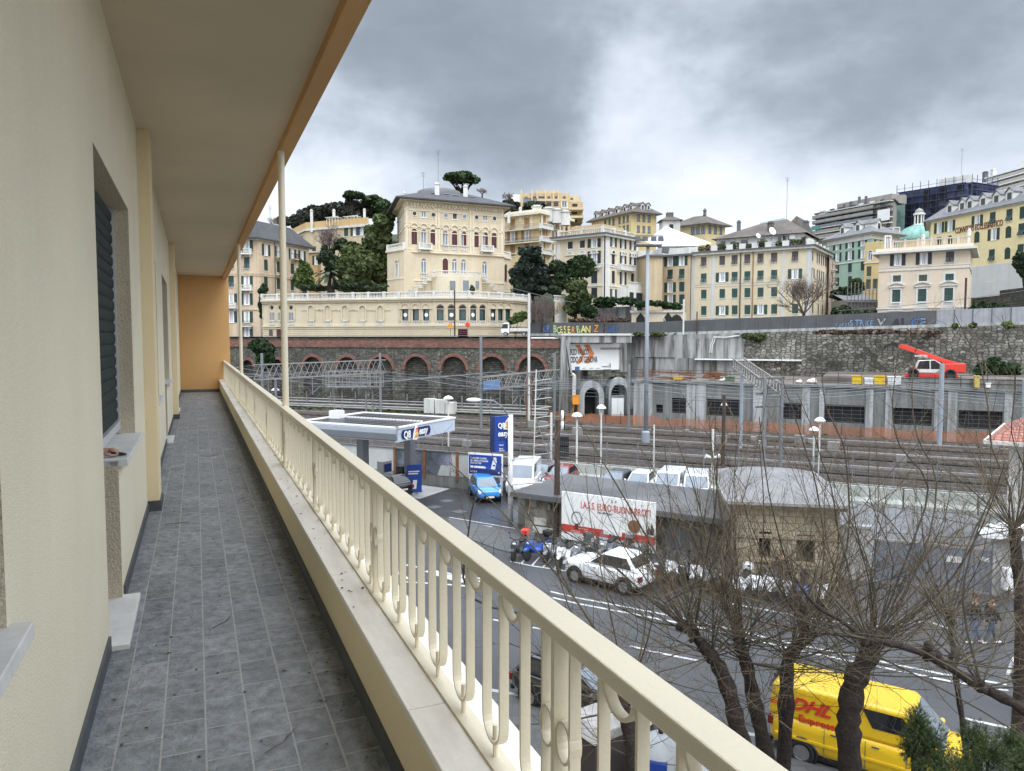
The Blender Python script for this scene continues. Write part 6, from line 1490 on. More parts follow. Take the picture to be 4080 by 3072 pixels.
b11.part(0, MB().box(b11.F[0].L*.55,b11.F[0].L*.97,2,8,b11.hh,b11.hh+2.6), 'penthouse', m_offw); b11.aerial((1345,190), 235, 9)
b11.part(0, MB().box(-.5,2.8,-1.6,-1.5,3,b11.hh-1), 'green_net_strip', mat('pale_green_net', (.22,.34,.30), .7, .3, .5))
# ---- apartment at the top right
m_b12 = paint('pale_concrete_apartment', (196,186,166), .25)
b12 = House('pale apartment block with deep balconies at the top right of the hill', V5, (1600,185), (1610,185), (2050,60), 240, 34, m_b12, dl=250)
f = b12.F[1]
for k, y in enumerate((188,232,280,330)):
    z = f.z(V5(1610,y)); b12.part(1, MB().box(-1,f.L,-2.0,0,z-.2,z+.15), 'balcony_slab', m_white); 
    if k: b12.part(1, MB().box(0,f.L,-2.0,-1.92,z+.2,z+1.0), 'balcony_front', m_b12)
    q = MB(); x = 1
    while x < f.L: q.box(x,x+1.8,-.06,.02,z-2.8,z-.7); x += 4.2
    b12.part(1, q, 'window_opening', m_dglass)
b12.wall(); b12.part(1, MB().box(8,f.L,2,9,b12.hh,b12.hh+3), 'penthouse', m_trim); b12.chimney((1620,150), 246, 1.2, 1, m_trim); b12.chimney((1550,172), 246, 1.2, 1, m_dsteel)
# ---- church dome
dc = at(V5(980,745), 188); dmn = thing('church_dome', 'green copper church dome with a white lantern', 'dome', dc)
r0 = 178/2.136/FL*188; top = at(V5(980,598),188).z-dc.z
MB().lathe([(r0*1.02,-4),(r0*1.02,0),(r0,.15)], 32).build('drum', m_b3, dmn); MB().lathe([(r0*math.cos(a_),.15+top*math.sin(a_)) for a_ in [math.pi/2*i/10 for i in range(10)]]+[(1.6,top)], 32).build('dome', m_copper, dmn, smooth=True)
q = MB()
for k in range(16):
    t = 2*math.pi*k/16; q.tube([((r0+.04)*math.cos(a_)*math.cos(t),(r0+.04)*math.cos(a_)*math.sin(t),.2+top*math.sin(a_)) for a_ in [math.pi/2*i/8 for i in range(8)]], .09, 4)
q.build('rib', m_copper, dmn)
lh = at(V5(980,500),188).z-dc.z; MB().lathe([(1.4,top-.3),(1.4,top+.3),(1.2,top+.4)], 16).lathe([(1.35,lh-.2),(1.35,lh+.2),(1.1,lh+.3)], 16).build('lantern_ring', m_trim, dmn)
q = MB(); [q.tube([(1.0*math.cos(2*math.pi*k/8),1.0*math.sin(2*math.pi*k/8),top+.3),(1.0*math.cos(2*math.pi*k/8),1.0*math.sin(2*math.pi*k/8),lh)], .17, 8) for k in range(8)]; q.build('lantern_column', m_trim, dmn)
MB().lathe([(1.05*math.cos(a_),lh+.3+1.15*math.sin(a_)) for a_ in [math.pi/2*i/6 for i in range(6)]]+[(.08,lh+1.6)], 16).build('lantern_cap', m_steelw, dmn, smooth=True); MB().lathe([(.7,top),(.7,lh)], 12).build('lantern_core', m_dglass, dmn)
# ---- peach building
m_b14 = paint('peach_plaster', (228,204,172), .08)
b14 = House('peach building with white pediments over tall windows and a roof balustrade', V5, (648,842), (1420,792), (1441,850), 112, 11, m_b14, dr=124)
for x, y, k in ((806,888,'o'),(1027,876,'o')): b14.win(0, (x,y), 1.05, 1.75, k, m_navysh, m_white)
b14.win(0, (1250,862), 1.1, 1.6, 'j', m_grshut, m_white)
for x, y, m in ((798,1047,m_olive),(1020,1042,m_olive),(1246,1035,m_green2)): b14.win(0, (x,y), 1.12, 1.0, 'c', m, m_white)
for x, y in ((792,1195),(1012,1190),(1238,1183)): b14.win(0, (x,y), 1.15, 1.95, 'c', m_green2, m_white)
for x, y in ((785,1355),(1005,1348),(1232,1340)): b14.win(0, (x,y), 1.1, .9, 'c', m_green2, m_white)
f = b14.F[0]; q = MB(); g = MB()
for x, y in ((806,888),(1027,876),(1250,862)): c, z = f.hit(V5(x,y)); w_ = .6; [q.box(c-w_-.12,c-w_,-.05,0,z-.95,z+.95), q.box(c+w_,c+w_+.12,-.05,0,z-.95,z+.95), q.box(c-w_-.2,c+w_+.2,-.09,0,z+.9,z+1.05)] if x > 1100 else None
for x, y in ((798,1047),(1020,1042),(1246,1035)): c, z = f.hit(V5(x,y)); q.box(c-.85,c-.57,-.06,0,z-.75,z+.75).box(c+.57,c+.85,-.06,0,z-.75,z+.75).box(c-.57,c+.57,-.06,0,z+.52,z+.75).box(c-.57,c+.57,-.06,0,z-.75,z-.59)
for x, y in ((792,1195),(1012,1190),(1238,1183)):
    c, z = f.hit(V5(x,y)); q.box(c-.85,c-.6,-.10,0,z-1.75,z+1.25).box(c+.6,c+.85,-.10,0,z-1.75,z+1.25).box(c-.6,c+.6,-.10,0,z+1.0,z+1.25).box(c-1.15,c+1.15,-.25,0,z+1.35,z+1.5)
    n = 10; pts = [(c-1.2+2.4*i/n, z+1.55+.42*math.sin(math.pi*i/n)) for i in range(n+1)]
    for (x0,z0_),(x1,z1_) in zip(pts, pts[1:]): q.ext([(x0,z0_),(x0,z0_+.16),(x1,z1_+.16),(x1,z1_)], -.28, 0)
    balus(g, c-.6, c+.6, z-1.75, .72, -.06, .16, .2)
for x, y in ((785,1325),(1005,1318),(1232,1310)): c, z = f.hit(V5(x,y)); q.box(c-1.0,c+1.0,-.16,0,z,z+.14).box(c-.8,c-.57,-.06,0,z-1.6,z).box(c+.57,c+.8,-.06,0,z-1.6,z)
b14.part(0, q, 'window_surround', m_trim); b14.part(0, g, 'balustrade', m_trim)
for y, h_, o_ in ((945,.22,.12),(920,.10,.06),(1285,.22,.14)): b14.band(y, 1420, h_, o_, m_trim, fi=0)
for z in (3,7.2,10.5): b14._put(1, 2.2, z, 'c', 1.0, 1.8, (m_green, m_white)); b14._put(1, 5.5, z, 'c', 1.0, 1.8, (m_green, m_white))
b14.part(1, MB().box(0,b14.F[1].L,-.1,0,.5,1.2), 'string_course', m_trim)
b14.wall(); b14.eave(1.1,.32,m_trim); b14.eave(.5,.5,m_b14,'attic_step',.32)
q = MB(); F_ = b14.F[0]; a, b = F_.s(V5(742,790)), F_.s(V5(1425,760)); k = 6
for j in range(k): balus(q, a+(b-a)*j/k+.3, a+(b-a)*(j+1)/k, b14.hh+.8, 1.25, .9, .2, .36); q.box(a+(b-a)*j/k-.05,a+(b-a)*j/k+.3,.75,1.1,b14.hh+.8,b14.hh+2.2)
b14.part(0, q, 'roof_balustrade', mat('stone_balustrade', (.52,.45,.38), .9, .15, 1)); 
for k in range(4): b14.chimney((700+k*13,742), 122, .35, .8, m_trim)
b14.chimney((1412,715), 116, .35, 1.3, m_trim); b14.chimney((1020,735), 118, .4, .8, m_trim)
# ---- the long yellow college with lettering
m_b15 = paint('college_yellow', (236,214,146), .08)
b15 = House('long yellow college with brown lettering across its front and white dormers', V5, (1075,566), (1090,563), (1880,402), 165, 12, m_b15, dl=178)
b15.F[1] = Fac(b15.pts[1], b15.pts[1]+(b15.pts[2]-b15.pts[1])*1.35, 12); b15.pts[2] = b15.F[1].p1.copy(); b15.pts[3] = b15.pts[0]+b15.pts[2]-b15.pts[1]
for x, y, k in ((1158,615,'o'),(1250,598,'o'),(1482,557,'o'),(1613,530,'j'),(1755,505,'j'),(1868,485,'c'),(1155,738,'j'),(1480,693,'m'),(1622,670,'o'),(1748,650,'m'),(1858,628,'j'),(1605,847,'j'),(1740,830,'m'),(1850,805,'j'),(1250,725,'m'),(1595,1020,'c')): b15.win(1, (x,y), 1.35, 2.3, k, m_green, m_white, m_b15)
f = b15.F[1]; s0, z0_ = f.hit(V5(1295,665)); s1, _ = f.hit(V5(1700,600))
o = text('CONVITTO ECCLESIASTICO', 1.75, m_rustor, b15.e, Matrix.Translation((s0,-.06,z0_)), 'lettering', .05, 'LEFT', .85, .02); o.rotation_euler.z = f.ang; o.location = f.M.translation-b15.e.location
k_ = (s1-s0)/(max(v.co.x for v in o.data.vertices)-s0)
for v in o.data.vertices: v.co.x = s0+(v.co.x-s0)*k_
b15.part(1, MB().box(0,f.L,-.08,0,0,f.z(V5(1460,945))), 'white_base', m_b8p)
b15.wall(); b15.eave(.9,.35,m_trim); b15.hip(1.3, 3.8, m_slatel, .5, dz_=.3); dormers(b15, 1, 5, m_trim, (.17,.28,.345,.455,.56,.66,.8), .28, 1.7, 2.0, m_slatel)
# ---- small yellow tower house, greenhouse terraces, garden walls at the right
m_b16 = paint('tower_yellow', (214,184,112), .15)
b16 = House('narrow yellow tower house squeezed beside the peach building', V5, (527,760), (672,748), (690,760), 148, 11, m_b16, dr=156)
for x, y, k in ((570,850,'a'),(560,985,'c'),(555,1095,'c'),(613,1090,'c')): b16.win(0, (x,y), .9, 2.0, k, m_olive, m_white, m_trim)
b16.band(905, 672, .2, .15, m_trim, fi=0); b16.wall(); b16.parapet(.5,.3,m_b16)
ghp = at(V5(480,1250), 132); gh = thing('greenhouse', 'glass roofed terrace sheds below the narrow yellow tower house', 'greenhouse', ghp); a = at(V5(322,1205),134)-ghp; b = at(V5(640,1200),132)-ghp
MB().box(a.x,b.x,0,6,-6,a.z-.6).build('wall', m_steelw, gh); MB().add([(a.x,-.5,a.z-1),(b.x,-.5,a.z-1),(b.x,6,a.z+.9),(a.x,6,a.z+.9)], [(0,1,2,3)]).build('roof', m_slatel, gh)
q = MB(); [q.bar((a.x+(b.x-a.x)*k/9,-.6,-6),(a.x+(b.x-a.x)*k/9,-.6,a.z+2.5),.1) for k in range(10)]; [q.bar((a.x,-.6,z),(b.x,-.6,z),.06) for z in (-3,-1,1.5)]; q.build('frame', m_steel, gh)
Fg = Fac(at(V5(1440,1200),118), at(V5(2000,1180),100)); gwl = thing('garden_wall', 'stepped dark garden walls right of the peach building', 'garden wall', Fg.M.translation)
q = MB()
for y0, y1, o in ((1085,1140,8),(1150,1205,4),(1215,1300,0)): q.box(0,Fg.L+6,o,o+4.5,0,Fg.z(V5(1440,y0)))
put(q, 'stonework', m_infill, gwl, Fg); q = MB(); [q.box(Fg.L*k/8,Fg.L*k/8+.08,8.1,8.2,Fg.z(V5(1440,1085)),Fg.z(V5(1440,1040))) for k in range(9)]; [q.bar((0,8.1,Fg.z(V5(1440,y))),(Fg.L+6,8.1,Fg.z(V5(1440,y))),.05) for y in (1045,1062)]; put(q, 'fence', m_dsteel, gwl, Fg)
# low cream garage wall with ivy on top
Fq = Fac(at(V3(1228,1400),122), at(V3(1712,1400),119.5)); gw = thing('garden_wall', 'low cream wall with blind arches and an ivy topped parapet below the beige houses', 'garden wall', Vector((Fq.p0.x,Fq.p0.y,0)))
zt = Fq.z(V3(1450,1292)); q = MB().box(0,Fq.L,0,8,9,zt); put(q, 'wall', m_b8, gw, Fq); put(MB().box(-.2,Fq.L+.2,-.3,.2,zt-.1,zt+.25), 'coping', m_offw, gw, Fq)
q = MB(); g = MB()
for x, r_ in ((1315,0),(1575,0)): c, z = Fq.hit(V3(x,1350)); g.ext([(c-.7,z-.9),(c+.7,z-.9),(c+.7,z),(c,z+.9),(c-.7,z)], -.05, 0)
c, z = Fq.hit(V3(1655,1385)); g.ext([(c-1.1,9),(c+1.1,9),(c+1.1,z),(c+.6,z+.9),(c,z+1.2),(c-.6,z+.9),(c-1.1,z)], -.05, 0); put(g, 'arched_opening', m_bars, gw, Fq)
c, z = Fq.hit(V3(1485,1385)); relief_arch(q, c, z, 1.0, .12, -.05); put(q, 'arch_relief', m_trim, gw, Fq)
Fq2 = Fac(at(V3(870,1250),126), at(V3(1228,1245),123)); q = MB().box(0,Fq2.L,0,3,-4+Fq2.z(V3(1000,1245)),Fq2.z(V3(1000,1245))).box(0,Fq2.L,.5,9,0,Fq2.z(V3(1000,1290))); g2_ = thing('garden_wall', 'grey concrete garden terrace wall left of the cream arched wall', 'garden wall', Fq2.M.translation); put(q, 'wall', m_concst, g2_, Fq2)
# gate lodge by the villa's right end
lg = House('low cream lodge with white shutters behind the bare purple shrub', V3, (500,1190), (612,1195), (625,1200), 124, 10.8, m_terr, dr=130); lg.win(0, (548,1350), 1.5, 2.2, 'c', m_offw, m_white); lg.wall(); q = MB(); balus(q, 0, lg.F[0].L, lg.hh, 1.0, .2); lg.part(0, q, 'balustrade', m_trim)
# ================================================================ petrol station
cC = at(V6(1520,1140), 41.7); ZB = 4.62; ZTp = 5.42; cC = onz(V6(1520,1140), ZB); cR = onz(V7(590,1292), ZB); dv = (cR-cC); dv.z = 0
lv = Vector((-dv.y, dv.x, 0)).normalized(); cL = onz(V6(850,1015), ZB); LL = (cL-cC).dot(lv)*.88; dn = dv.normalized(); WW = dv.length
FCs = Fac(cC, cC+dn*WW); FCl = Fac(cC+lv*LL, cC)
pc = thing('fuel_canopy', 'white petrol station canopy with solar panels and a blue sign on its short side', 'canopy', Vector((cC.x,cC.y,0)))
put(MB().box(.15,WW-.0,.15,LL-.15,ZB,ZTp-.06), 'slab', m_white, pc, FCs)
put(MB().ext([(0,ZB),(WW,ZB),(WW,ZTp),(0,ZTp)], 0, .15), 'fascia', mat('pale_blue_fascia', (.50,.56,.64), .35, .05, 1), pc, FCs)
T = MB(); v = []
for x in (0, LL): v += [(x,.0,ZTp),(x,-.12,ZTp-.05),(x,-.16,ZTp-.3),(x,-.02,ZB+.12),(x,.22,ZB),(x,.4,ZTp)]
T.add(v, [(0,1,7,6),(1,2,8,7),(2,3,9,8),(3,4,10,9),(4,5,11,10),(5,0,6,11),(0,5,4,3,2,1),(6,7,8,9,10,11)]); put(T, 'rounded_fascia', mat('grey_fascia', (.30,.325,.36), .3, .05, 1, metal=.2), pc, FCl, smooth=False)
q = MB().box(-.05,WW+.05,-.05,.12,ZTp,ZTp+.10).box(-.05,.1,-.05,LL+.05,ZTp,ZTp+.10).box(WW-.1,WW+.05,0,LL,ZTp,ZTp+.1).box(0,WW,LL-.1,LL+.05,ZTp,ZTp+.1); put(q, 'rim', m_white, pc, FCs)
q = MB(); g = MB(); ny = 7
for i in range(4):
    for j in range(ny):
        x0, x1 = .25+i*(WW-.5)/4, .25+(i+1)*(WW-.5)/4-.06; y0, y1 = .3+j*(LL-.6)/ny, .3+(j+1)*(LL-.6)/ny-.08; g.box(x0,x1,y0,y1,ZTp,ZTp+.06)
put(g, 'solar_panel', mat('solar_cells', (.03,.033,.042), .3, .2, .5, spec=.3), pc, FCs)
q = MB()
for k in range(26): q.box(.3+(WW-.6)*.5-.1,.3+(WW-.6)*.5+.06,.4+k*(LL-.8)/26,.4+k*(LL-.8)/26+.14,ZTp+.06,ZTp+.14)
q.box(WW*.35,WW*.35+.7,LL*.84,LL*.84+.7,ZTp,ZTp+.55); put(q, 'cable_tray', m_white, pc, FCs)
s0, z0 = FCs.hit(V7(25,1400)); s1, z1 = FCs.hit(V7(310,1262)); zm = (ZB+ZTp)/2; sg_ = MB(); hh_ = .27; sA_ = .35; sB_ = min(WW-.5, s1)
n = 8; pts = [(sA_+.2-.2*math.sin(math.pi*i/n), zm-hh_*math.cos(math.pi*i/n)) for i in range(n+1)]+[(sB_-.2+.2*math.sin(math.pi*i/n), zm+hh_*math.cos(math.pi*i/n)) for i in range(n+1)]
put(MB().ext(pts, -.07, -.005), 'sign_plate', m_navy, pc, FCs)
def petrol_logo(F, parent, cx, cz, k, tx):
    """white lettering with a striped sail between the two words"""
    def tt(body, size, x, z, sh=0.0): o = text(body, size*k, m_white, parent, F.M.to_3x3().to_4x4() @ Matrix.Translation((cx+x*k, -.085, cz+z*k)), 'lettering', .006, 'LEFT', .86, .02*k, sh); o.location = F.M.translation-parent.location
    for it in tx: tt(*it[:4], *it[4:])
    sl2 = MB(); sl2.ext([(cx+x*k,cz+z*k) for x,z in ((-.36,-.42),(-.30,-.1),(-.12,.28),(.10,.56),(.13,.2),(.22,-.1),(.20,-.36),(0,-.48))], -.10, -.06); put(sl2, 'sail', m_white, parent, F)
    for i, (c, z) in enumerate(((m_redp,.18),(m_orangeink,.03),(m_yellowp,-.12),(m_orangeink,-.27))):
        w0 = -.10-.14*(.2-z)/.5; put(MB().ext([(cx+w0*k,cz+(z-.05)*k),(cx+.15*k,cz+(z-.02)*k),(cx+.15*k,cz+(z+.08)*k),(cx+(w0+.05)*k,cz+(z+.05)*k)], -.125, -.10), 'sail_stripe', c, parent, F)
petrol_logo(FCs, pc, (sA_+sB_)/2-.08, zm+.02, (sB_-sA_)/3.05, (('Q8',.62,-1.28,-.26),('easy',.62,.30,-.18,.25)))
for fx, fy in ((1634,1966),):
    b = onz((fx,fy), 0); t = Fac(b, b+dn); put(MB().box(-.32,.32,-.25,.25,0,ZB), 'column', m_steel, pc, t)
    put(MB().box(-.55,.75,-.6,1.6,0,.15), 'pump_island', m_conc, pc, t)
    ps2 = thing('poster_stand', 'blue poster stand with a phone picture beside the canopy column', 'poster', b+Vector((.05,-.6,.15)))
    Fz = Fac(b+Vector((-.1,-.75,0)), b+Vector((.9,-.5,0))); put(MB().box(0,1.0,0,.06,.2,2.1), 'board', m_blue, ps2, Fz); put(MB().ext([(.35,.45),(.62,.45),(.68,1.05),(.41,1.05)], -.02, -.003), 'phone', m_white, ps2, Fz); put(MB().box(.1,.85,-.02,-.003,1.6,1.68).box(.1,.75,-.02,-.003,1.45,1.53), 'small_print', m_white, ps2, Fz)
b2c = cC+lv*(LL*.62)+dn*(WW*.42); put(MB().box(-.3,.3,-.25,.25,0,ZB), 'column', m_steel, pc, Fac(b2c, b2c+dn))
for k, (p, lb) in enumerate(((onz(VA(-150,420),0), 'grey fuel pump under the canopy, seen through the railing'), (onz(VA(20,470),0), 'blue and black fuel pump next to the canopy column'))):
    fp = thing('fuel_pump', lb, 'fuel pump', Vector((p.x,p.y,.0)), FCs.ang); MB().box(-.5,.5,-.3,.3,0,1.9).build('cabinet', m_steelw if k == 0 else m_black, fp, bevel=.04); MB().box(-.42,.42,-.33,-.3,1.1,1.7).build('display', m_navy, fp); MB().tube([(.52,0,1.5),(.62,-.1,.9),(.6,-.2,.5),(.55,-.1,1.1)], .025, 6).build('hose', m_black, fp); MB().box(-.3,.3,-.34,-.3,.3,.9).build('panel', m_steel, fp)
# back wall of the forecourt with printed panels
wA = onz(VA(-700,315), 0); wB = onz(VA(900,475), 0); FW = Fac(wA, wB)
bw = thing('forecourt_wall', 'concrete forecourt wall carrying faded landscape panels between rusty posts', 'wall', FW.M.translation)
zp0, zp1 = FW.z(VA(160,300)), FW.z(VA(160,98)); put(MB().box(0,FW.L,0,.4,0,zp0), 'base', m_concst2, bw, FW)
m_mur = mat('faded_landscape_print', (.16,.17,.22), .5, .9, .55, streak=.95, scol=(.03,.045,.025), ssc=(.5,.5,.5)); m_mur2 = mat('blank_pale_panel', (.46,.47,.45), .6, .1, .6, streak=.3, scol=(.3,.3,.28))
for x0, x1, m in ((-700,-60,m_mur2),(-50,120,m_mur),(125,195,m_mur),(215,430,m_mur),(433,485,m_mur2),(505,595,m_mur2),(600,890,m_mur)): put(MB().box(FW.s(VA(x0,300))+.02,FW.s(VA(x1,300))-.02,-.02,.06,zp0,zp1), 'panel', m, bw, FW)
q = MB().ext([FW.hit(VA(*p)) for p in ((320,318),(425,328),(432,235),(350,230))], -.04, -.02); put(q, 'print_house', m_mur2, bw, FW)
q = MB(); [q.box(FW.s(VA(x,300))-.09,FW.s(VA(x,300))+.09,-.10,.1,zp0-.3,zp1+.1) for x in (-55,205,495)]; put(q, 'post', m_rustor, bw, FW)
put(MB().box(0,FW.L,-.1,.15,zp1,zp1+.08), 'cap', m_dsteel, bw, FW)
FBb = Fac(onz(VA(598,455),0), onz(VA(893,480),0)); FBb = Fac(FBb.p0+Vector((0,-.9,0)), FBb.p1+Vector((0,-.9,0)))
ba = thing('billboard', 'blue advertising billboard with a white phone, above the blue car', 'billboard', FBb.M.translation); hb_ = lambda x, y: FBb.hit(VA(x,y))
z0_, z1_ = FBb.z(VA(740,312)), FBb.z(VA(740,142)); put(MB().box(0,FBb.L,0,.12,z0_-.12,z1_+.12), 'frame', m_white, ba, FBb); put(MB().box(.06,FBb.L-.06,-.03,0,z0_,z1_), 'poster', m_blue, ba, FBb); put(MB().box(.06,FBb.L-.06,-.036,-.03,z0_,z0_+(z1_-z0_)*.26), 'poster_base', m_navy, ba, FBb)
for body, y in (("CON L'APP CLUBQ8", 172), ('SEI LIBERO DI PAGARE', 194), ('CON UN TAP', 215)): btext(body, (612,y-2), 15, m_white, .80, ba, FBb, VA, -.05, .02)
put(MB().box(hb_(612,243)[0],hb_(745,243)[0],-.05,-.03,FBb.z(VA(680,254)),FBb.z(VA(680,236))), 'label_strip', m_white, ba, FBb)
for y in (278, 287): btext('Scarica subito la app', (612,y), 6, m_white, .9, ba, FBb, VA, -.05)
put(MB().ext([hb_(793,262),hb_(828,268),hb_(846,192),hb_(810,186)], -.06, -.03), 'phone', m_white, ba, FBb); put(MB().cyl((*[hb_(828,176)[0]],-.05,hb_(828,176)[1]), .13, .03, 'y', 12), 'app_badge', m_offw, ba, FBb); put(MB().box(hb_(812,232)[0],hb_(832,232)[0],-.07,-.06,hb_(820,238)[1],hb_(820,226)[1]), 'phone_mark', m_navy, ba, FBb)
btext('Q8', (855,303), 12, m_white, .8, ba, FBb, VA, -.05, .02)
q = MB(); [q.box(x-.08,x+.08,.02,.14,0,z0_) for x in (.1,FBb.L-.1)]; put(q, 'post', m_offw, ba, FBb); put(MB().box(.25,FBb.L-.3,.05,.08,.5,z0_-.2), 'lower_poster', m_mur, ba, FBb)
# totem
tb = onz(D(1099,1126), 0); tt_ = thing('totem_sign', 'tall blue petrol station totem sign on a white pole', 'totem sign', tb)
Ft = Fac(at(D(1069,940),tb.y), at(D(1103,935),tb.y+.55)); ztp, zbt, zmd = Ft.z(V7(1120,1135)), Ft.z(V7(1120,1525)), Ft.z(V7(1120,1398))
put(MB().box(0,Ft.L,0,.35,zmd+.02,ztp), 'panel', m_blue, tt_, Ft); put(MB().box(0,Ft.L,0,.35,zbt,zmd-.02), 'price_panel', m_blue, tt_, Ft); put(MB().box(-.12,-.01,-.02,.37,zbt,ztp+.03), 'side_panel', m_navy, tt_, Ft)
k = Ft.L/1.0; petrol_logo(Ft, tt_, Ft.L*.72, zmd+(ztp-zmd)*.66, k*.62, (('Q8',.62,-.92,-.28),('easy',.72,-.95,-1.02,.2)))
for body, y in (('Diesel',1462),('Senza',1502),('Piombo',1524)): btext(body, (1078,y), 17, m_white, .9, tt_, Ft, V7, -.02, .01)
MB().tube([(.1,.25,0),(.1,.25,at(D(1100,897),tb.y).z)], .15, 12).build('pole', m_white, tt_, smooth=True); 
q = MB().tube([(.1,.25,ztp-.2),(-.3,.0,ztp+.5),(-.9,-.2,ztp+.95),(-1.6,-.3,ztp+1.0)], .05, 6); q.build('lamp_arm', m_steel, tt_); MB().ball((-2.0,-.35,ztp+1.0), .45, .22, .13, 12, 6).build('lamp_head', m_white, tt_, smooth=True)
MB().bar((.1,.2,2.1),(1.9,-.6,2.4),.16,.08).bar((.1,.2,3.6),(1.4,-.4,3.8),.12,.06).build('barrier_arm', m_offw, tt_)
vb = thing('electric_box', 'pale metal electric box standing beside the low flat roofed building', 'electric box', onz(VA(1075,745),0)); MB().box(-.3,.3,-.25,.25,0,1.5).build('cabinet', m_steelw, vb, bevel=.03); MB().box(-.34,.34,-.3,.3,1.5,1.56).build('cap', m_steel, vb)
cl = onz(VA(765,1000),0)
# ================================================================ low flat-roofed building with the school billboard
FLb = Fac(onz(VA(1092,835),0), onz(VB(1995,1010),0)); zr = FLb.z(VA(1090,478))
lb_ = thing('low_building', 'low dirty building with a wet flat roof behind the row of scooters', 'building', FLb.M.translation)
m_wallst = mat('peeling_plaster', (.26,.24,.20), .95, .45, .9, streak=.9, scol=(.06,.05,.042), ssc=(1.1,1.1,.6), bump=.5, bscale=6)
put(MB().box(0,FLb.L,0,5.4,0,zr-.1), 'wall', m_wallst, lb_, FLb); m_roofw = mat('wet_bitumen_roof', (.105,.105,.108), .35, .35, .3, bump=.2, bscale=8); put(MB().box(-.55,FLb.L,-.6,5.7,zr-.1,zr+.14), 'roof', m_roofw, lb_, FLb)
put(MB().box(-.57,FLb.L,-.63,-.60,zr-.12,zr+.1), 'gutter', m_dsteel, lb_, FLb)
q = MB(); [q.box(FLb.s(VB(x0,300)),FLb.s(VB(x1,300)),-.15,0,FLb.z(VB(x0,y1)),FLb.z(VB(x0,y0))) for x0,x1,y0,y1 in ((40,105,335,410),(215,240,385,440))]; put(q, 'meter_box', m_steelw, lb_, FLb)
q = MB(); [q.box(FLb.s(VB(x0,500)),FLb.s(VB(x1,500)),-.05,.02,FLb.z(VB(x0,y1)),FLb.z(VB(x0,y0))) for x0,x1,y0,y1 in ((75,190,515,585),(60,270,600,660))]; put(q, 'torn_poster', m_offw, lb_, FLb)
q = MB(); [q.box(FLb.s(VB(x0,600)),FLb.s(VB(x1,600)),-.05,.02,.1,FLb.z(VB(x0,y0))) for x0,x1,y0 in ((1350,1600,440),(1620,1830,500))]; put(q, 'grey_shutter', m_dsteel, lb_, FLb)
FBi = Fac(FLb.P(FLb.s(VB(405,500)),-.75,0), FLb.P(FLb.s(VB(1312,500)),-.75,0)); bi = thing('billboard', 'white school billboard with a red band along the low building', 'billboard', FBi.M.translation); bz = lambda y, x=405: FBi.z(VB(x,y))
zt0, zt1 = bz(735), bz(272); put(MB().box(0,FBi.L,0,.10,zt0,zt1), 'board', m_white, bi, FBi); put(MB().box(0,FBi.L,-.012,-.001,bz(660),bz(588)), 'red_band', m_red, bi, FBi)
q = MB(); [q.box(x,x+.12,.1,.25,0,zt1-.3) for x in (.3,FBi.L*.5,FBi.L-.4)]; put(q, 'post', m_dsteel, bi, FBi)
btext('I.A.S.S. EURO-BUONARROTI', (525,425), 66, m_red, .62, bi, FBi, VB, -.02); btext('2 3', (820,372), 22, m_ink, 1.6, bi, FBi, VB, -.02); btext('Viale della Scuola', (690,478), 20, m_ink, .8, bi, FBi, VB, -.02)
for x, y in ((505,628),(430,648),(430,660),(560,655)): btext('liceo artistico musicale scientifico', (x,y), 7, m_white, .75, bi, FBi, VB, -.02)
for x, y in ((1010,748),(1010,765)): btext('liceo linguistico e classico', (x,y-6), 7, m_white, .8, bi, FBi, VB, -.02)
c, z = FBi.hit(VB(487,525)); q = MB(); q.tube([(c+.28*math.cos(t*.35),-.02,z+.32*math.sin(t*.35)) for t in range(19)], .018, 4); [q.box(c-.1,c+.1,-.03,-.005,z-.38-i*.09,z-.33-i*.09) for i in range(3)]; put(q, 'bulb_drawing', m_ink, bi, FBi)
c, z = FBi.hit(VB(1210,650)); put(MB().ext([(c-.2,z-.2),(c+.15,z-.22),(c+.2,z+.05),(c+.05,z+.35),(c,z+.05),(c-.12,z+.2)], -.02, -.005), 'flame_drawing', m_ink, bi, FBi)
c, z = FBi.hit(VB(1050,610)); put(MB().cyl((c,-.02,z), .32, .02, 'y', 16), 'round_drawing', m_rustor, bi, FBi); c, z = FBi.hit(VB(840,672)); put(MB().box(c-.5,c+.5,-.025,-.013,z-.12,z+.12), 'white_tab', m_white, bi, FBi)
q = MB(); p0 = FBi.hit(VB(500,716)); q.tube([(p0[0]+i*.09,-.02,p0[1]+.07*math.sin(i*2.1)*(1+.6*math.sin(i*.7))) for i in range(26)], .016, 4); p0 = FBi.hit(VB(950,790)); q.tube([(p0[0]+i*.09,-.02,p0[1]+.07*math.sin(i*2.3)) for i in range(20)], .016, 4); put(q, 'handwriting', m_ink, bi, FBi)
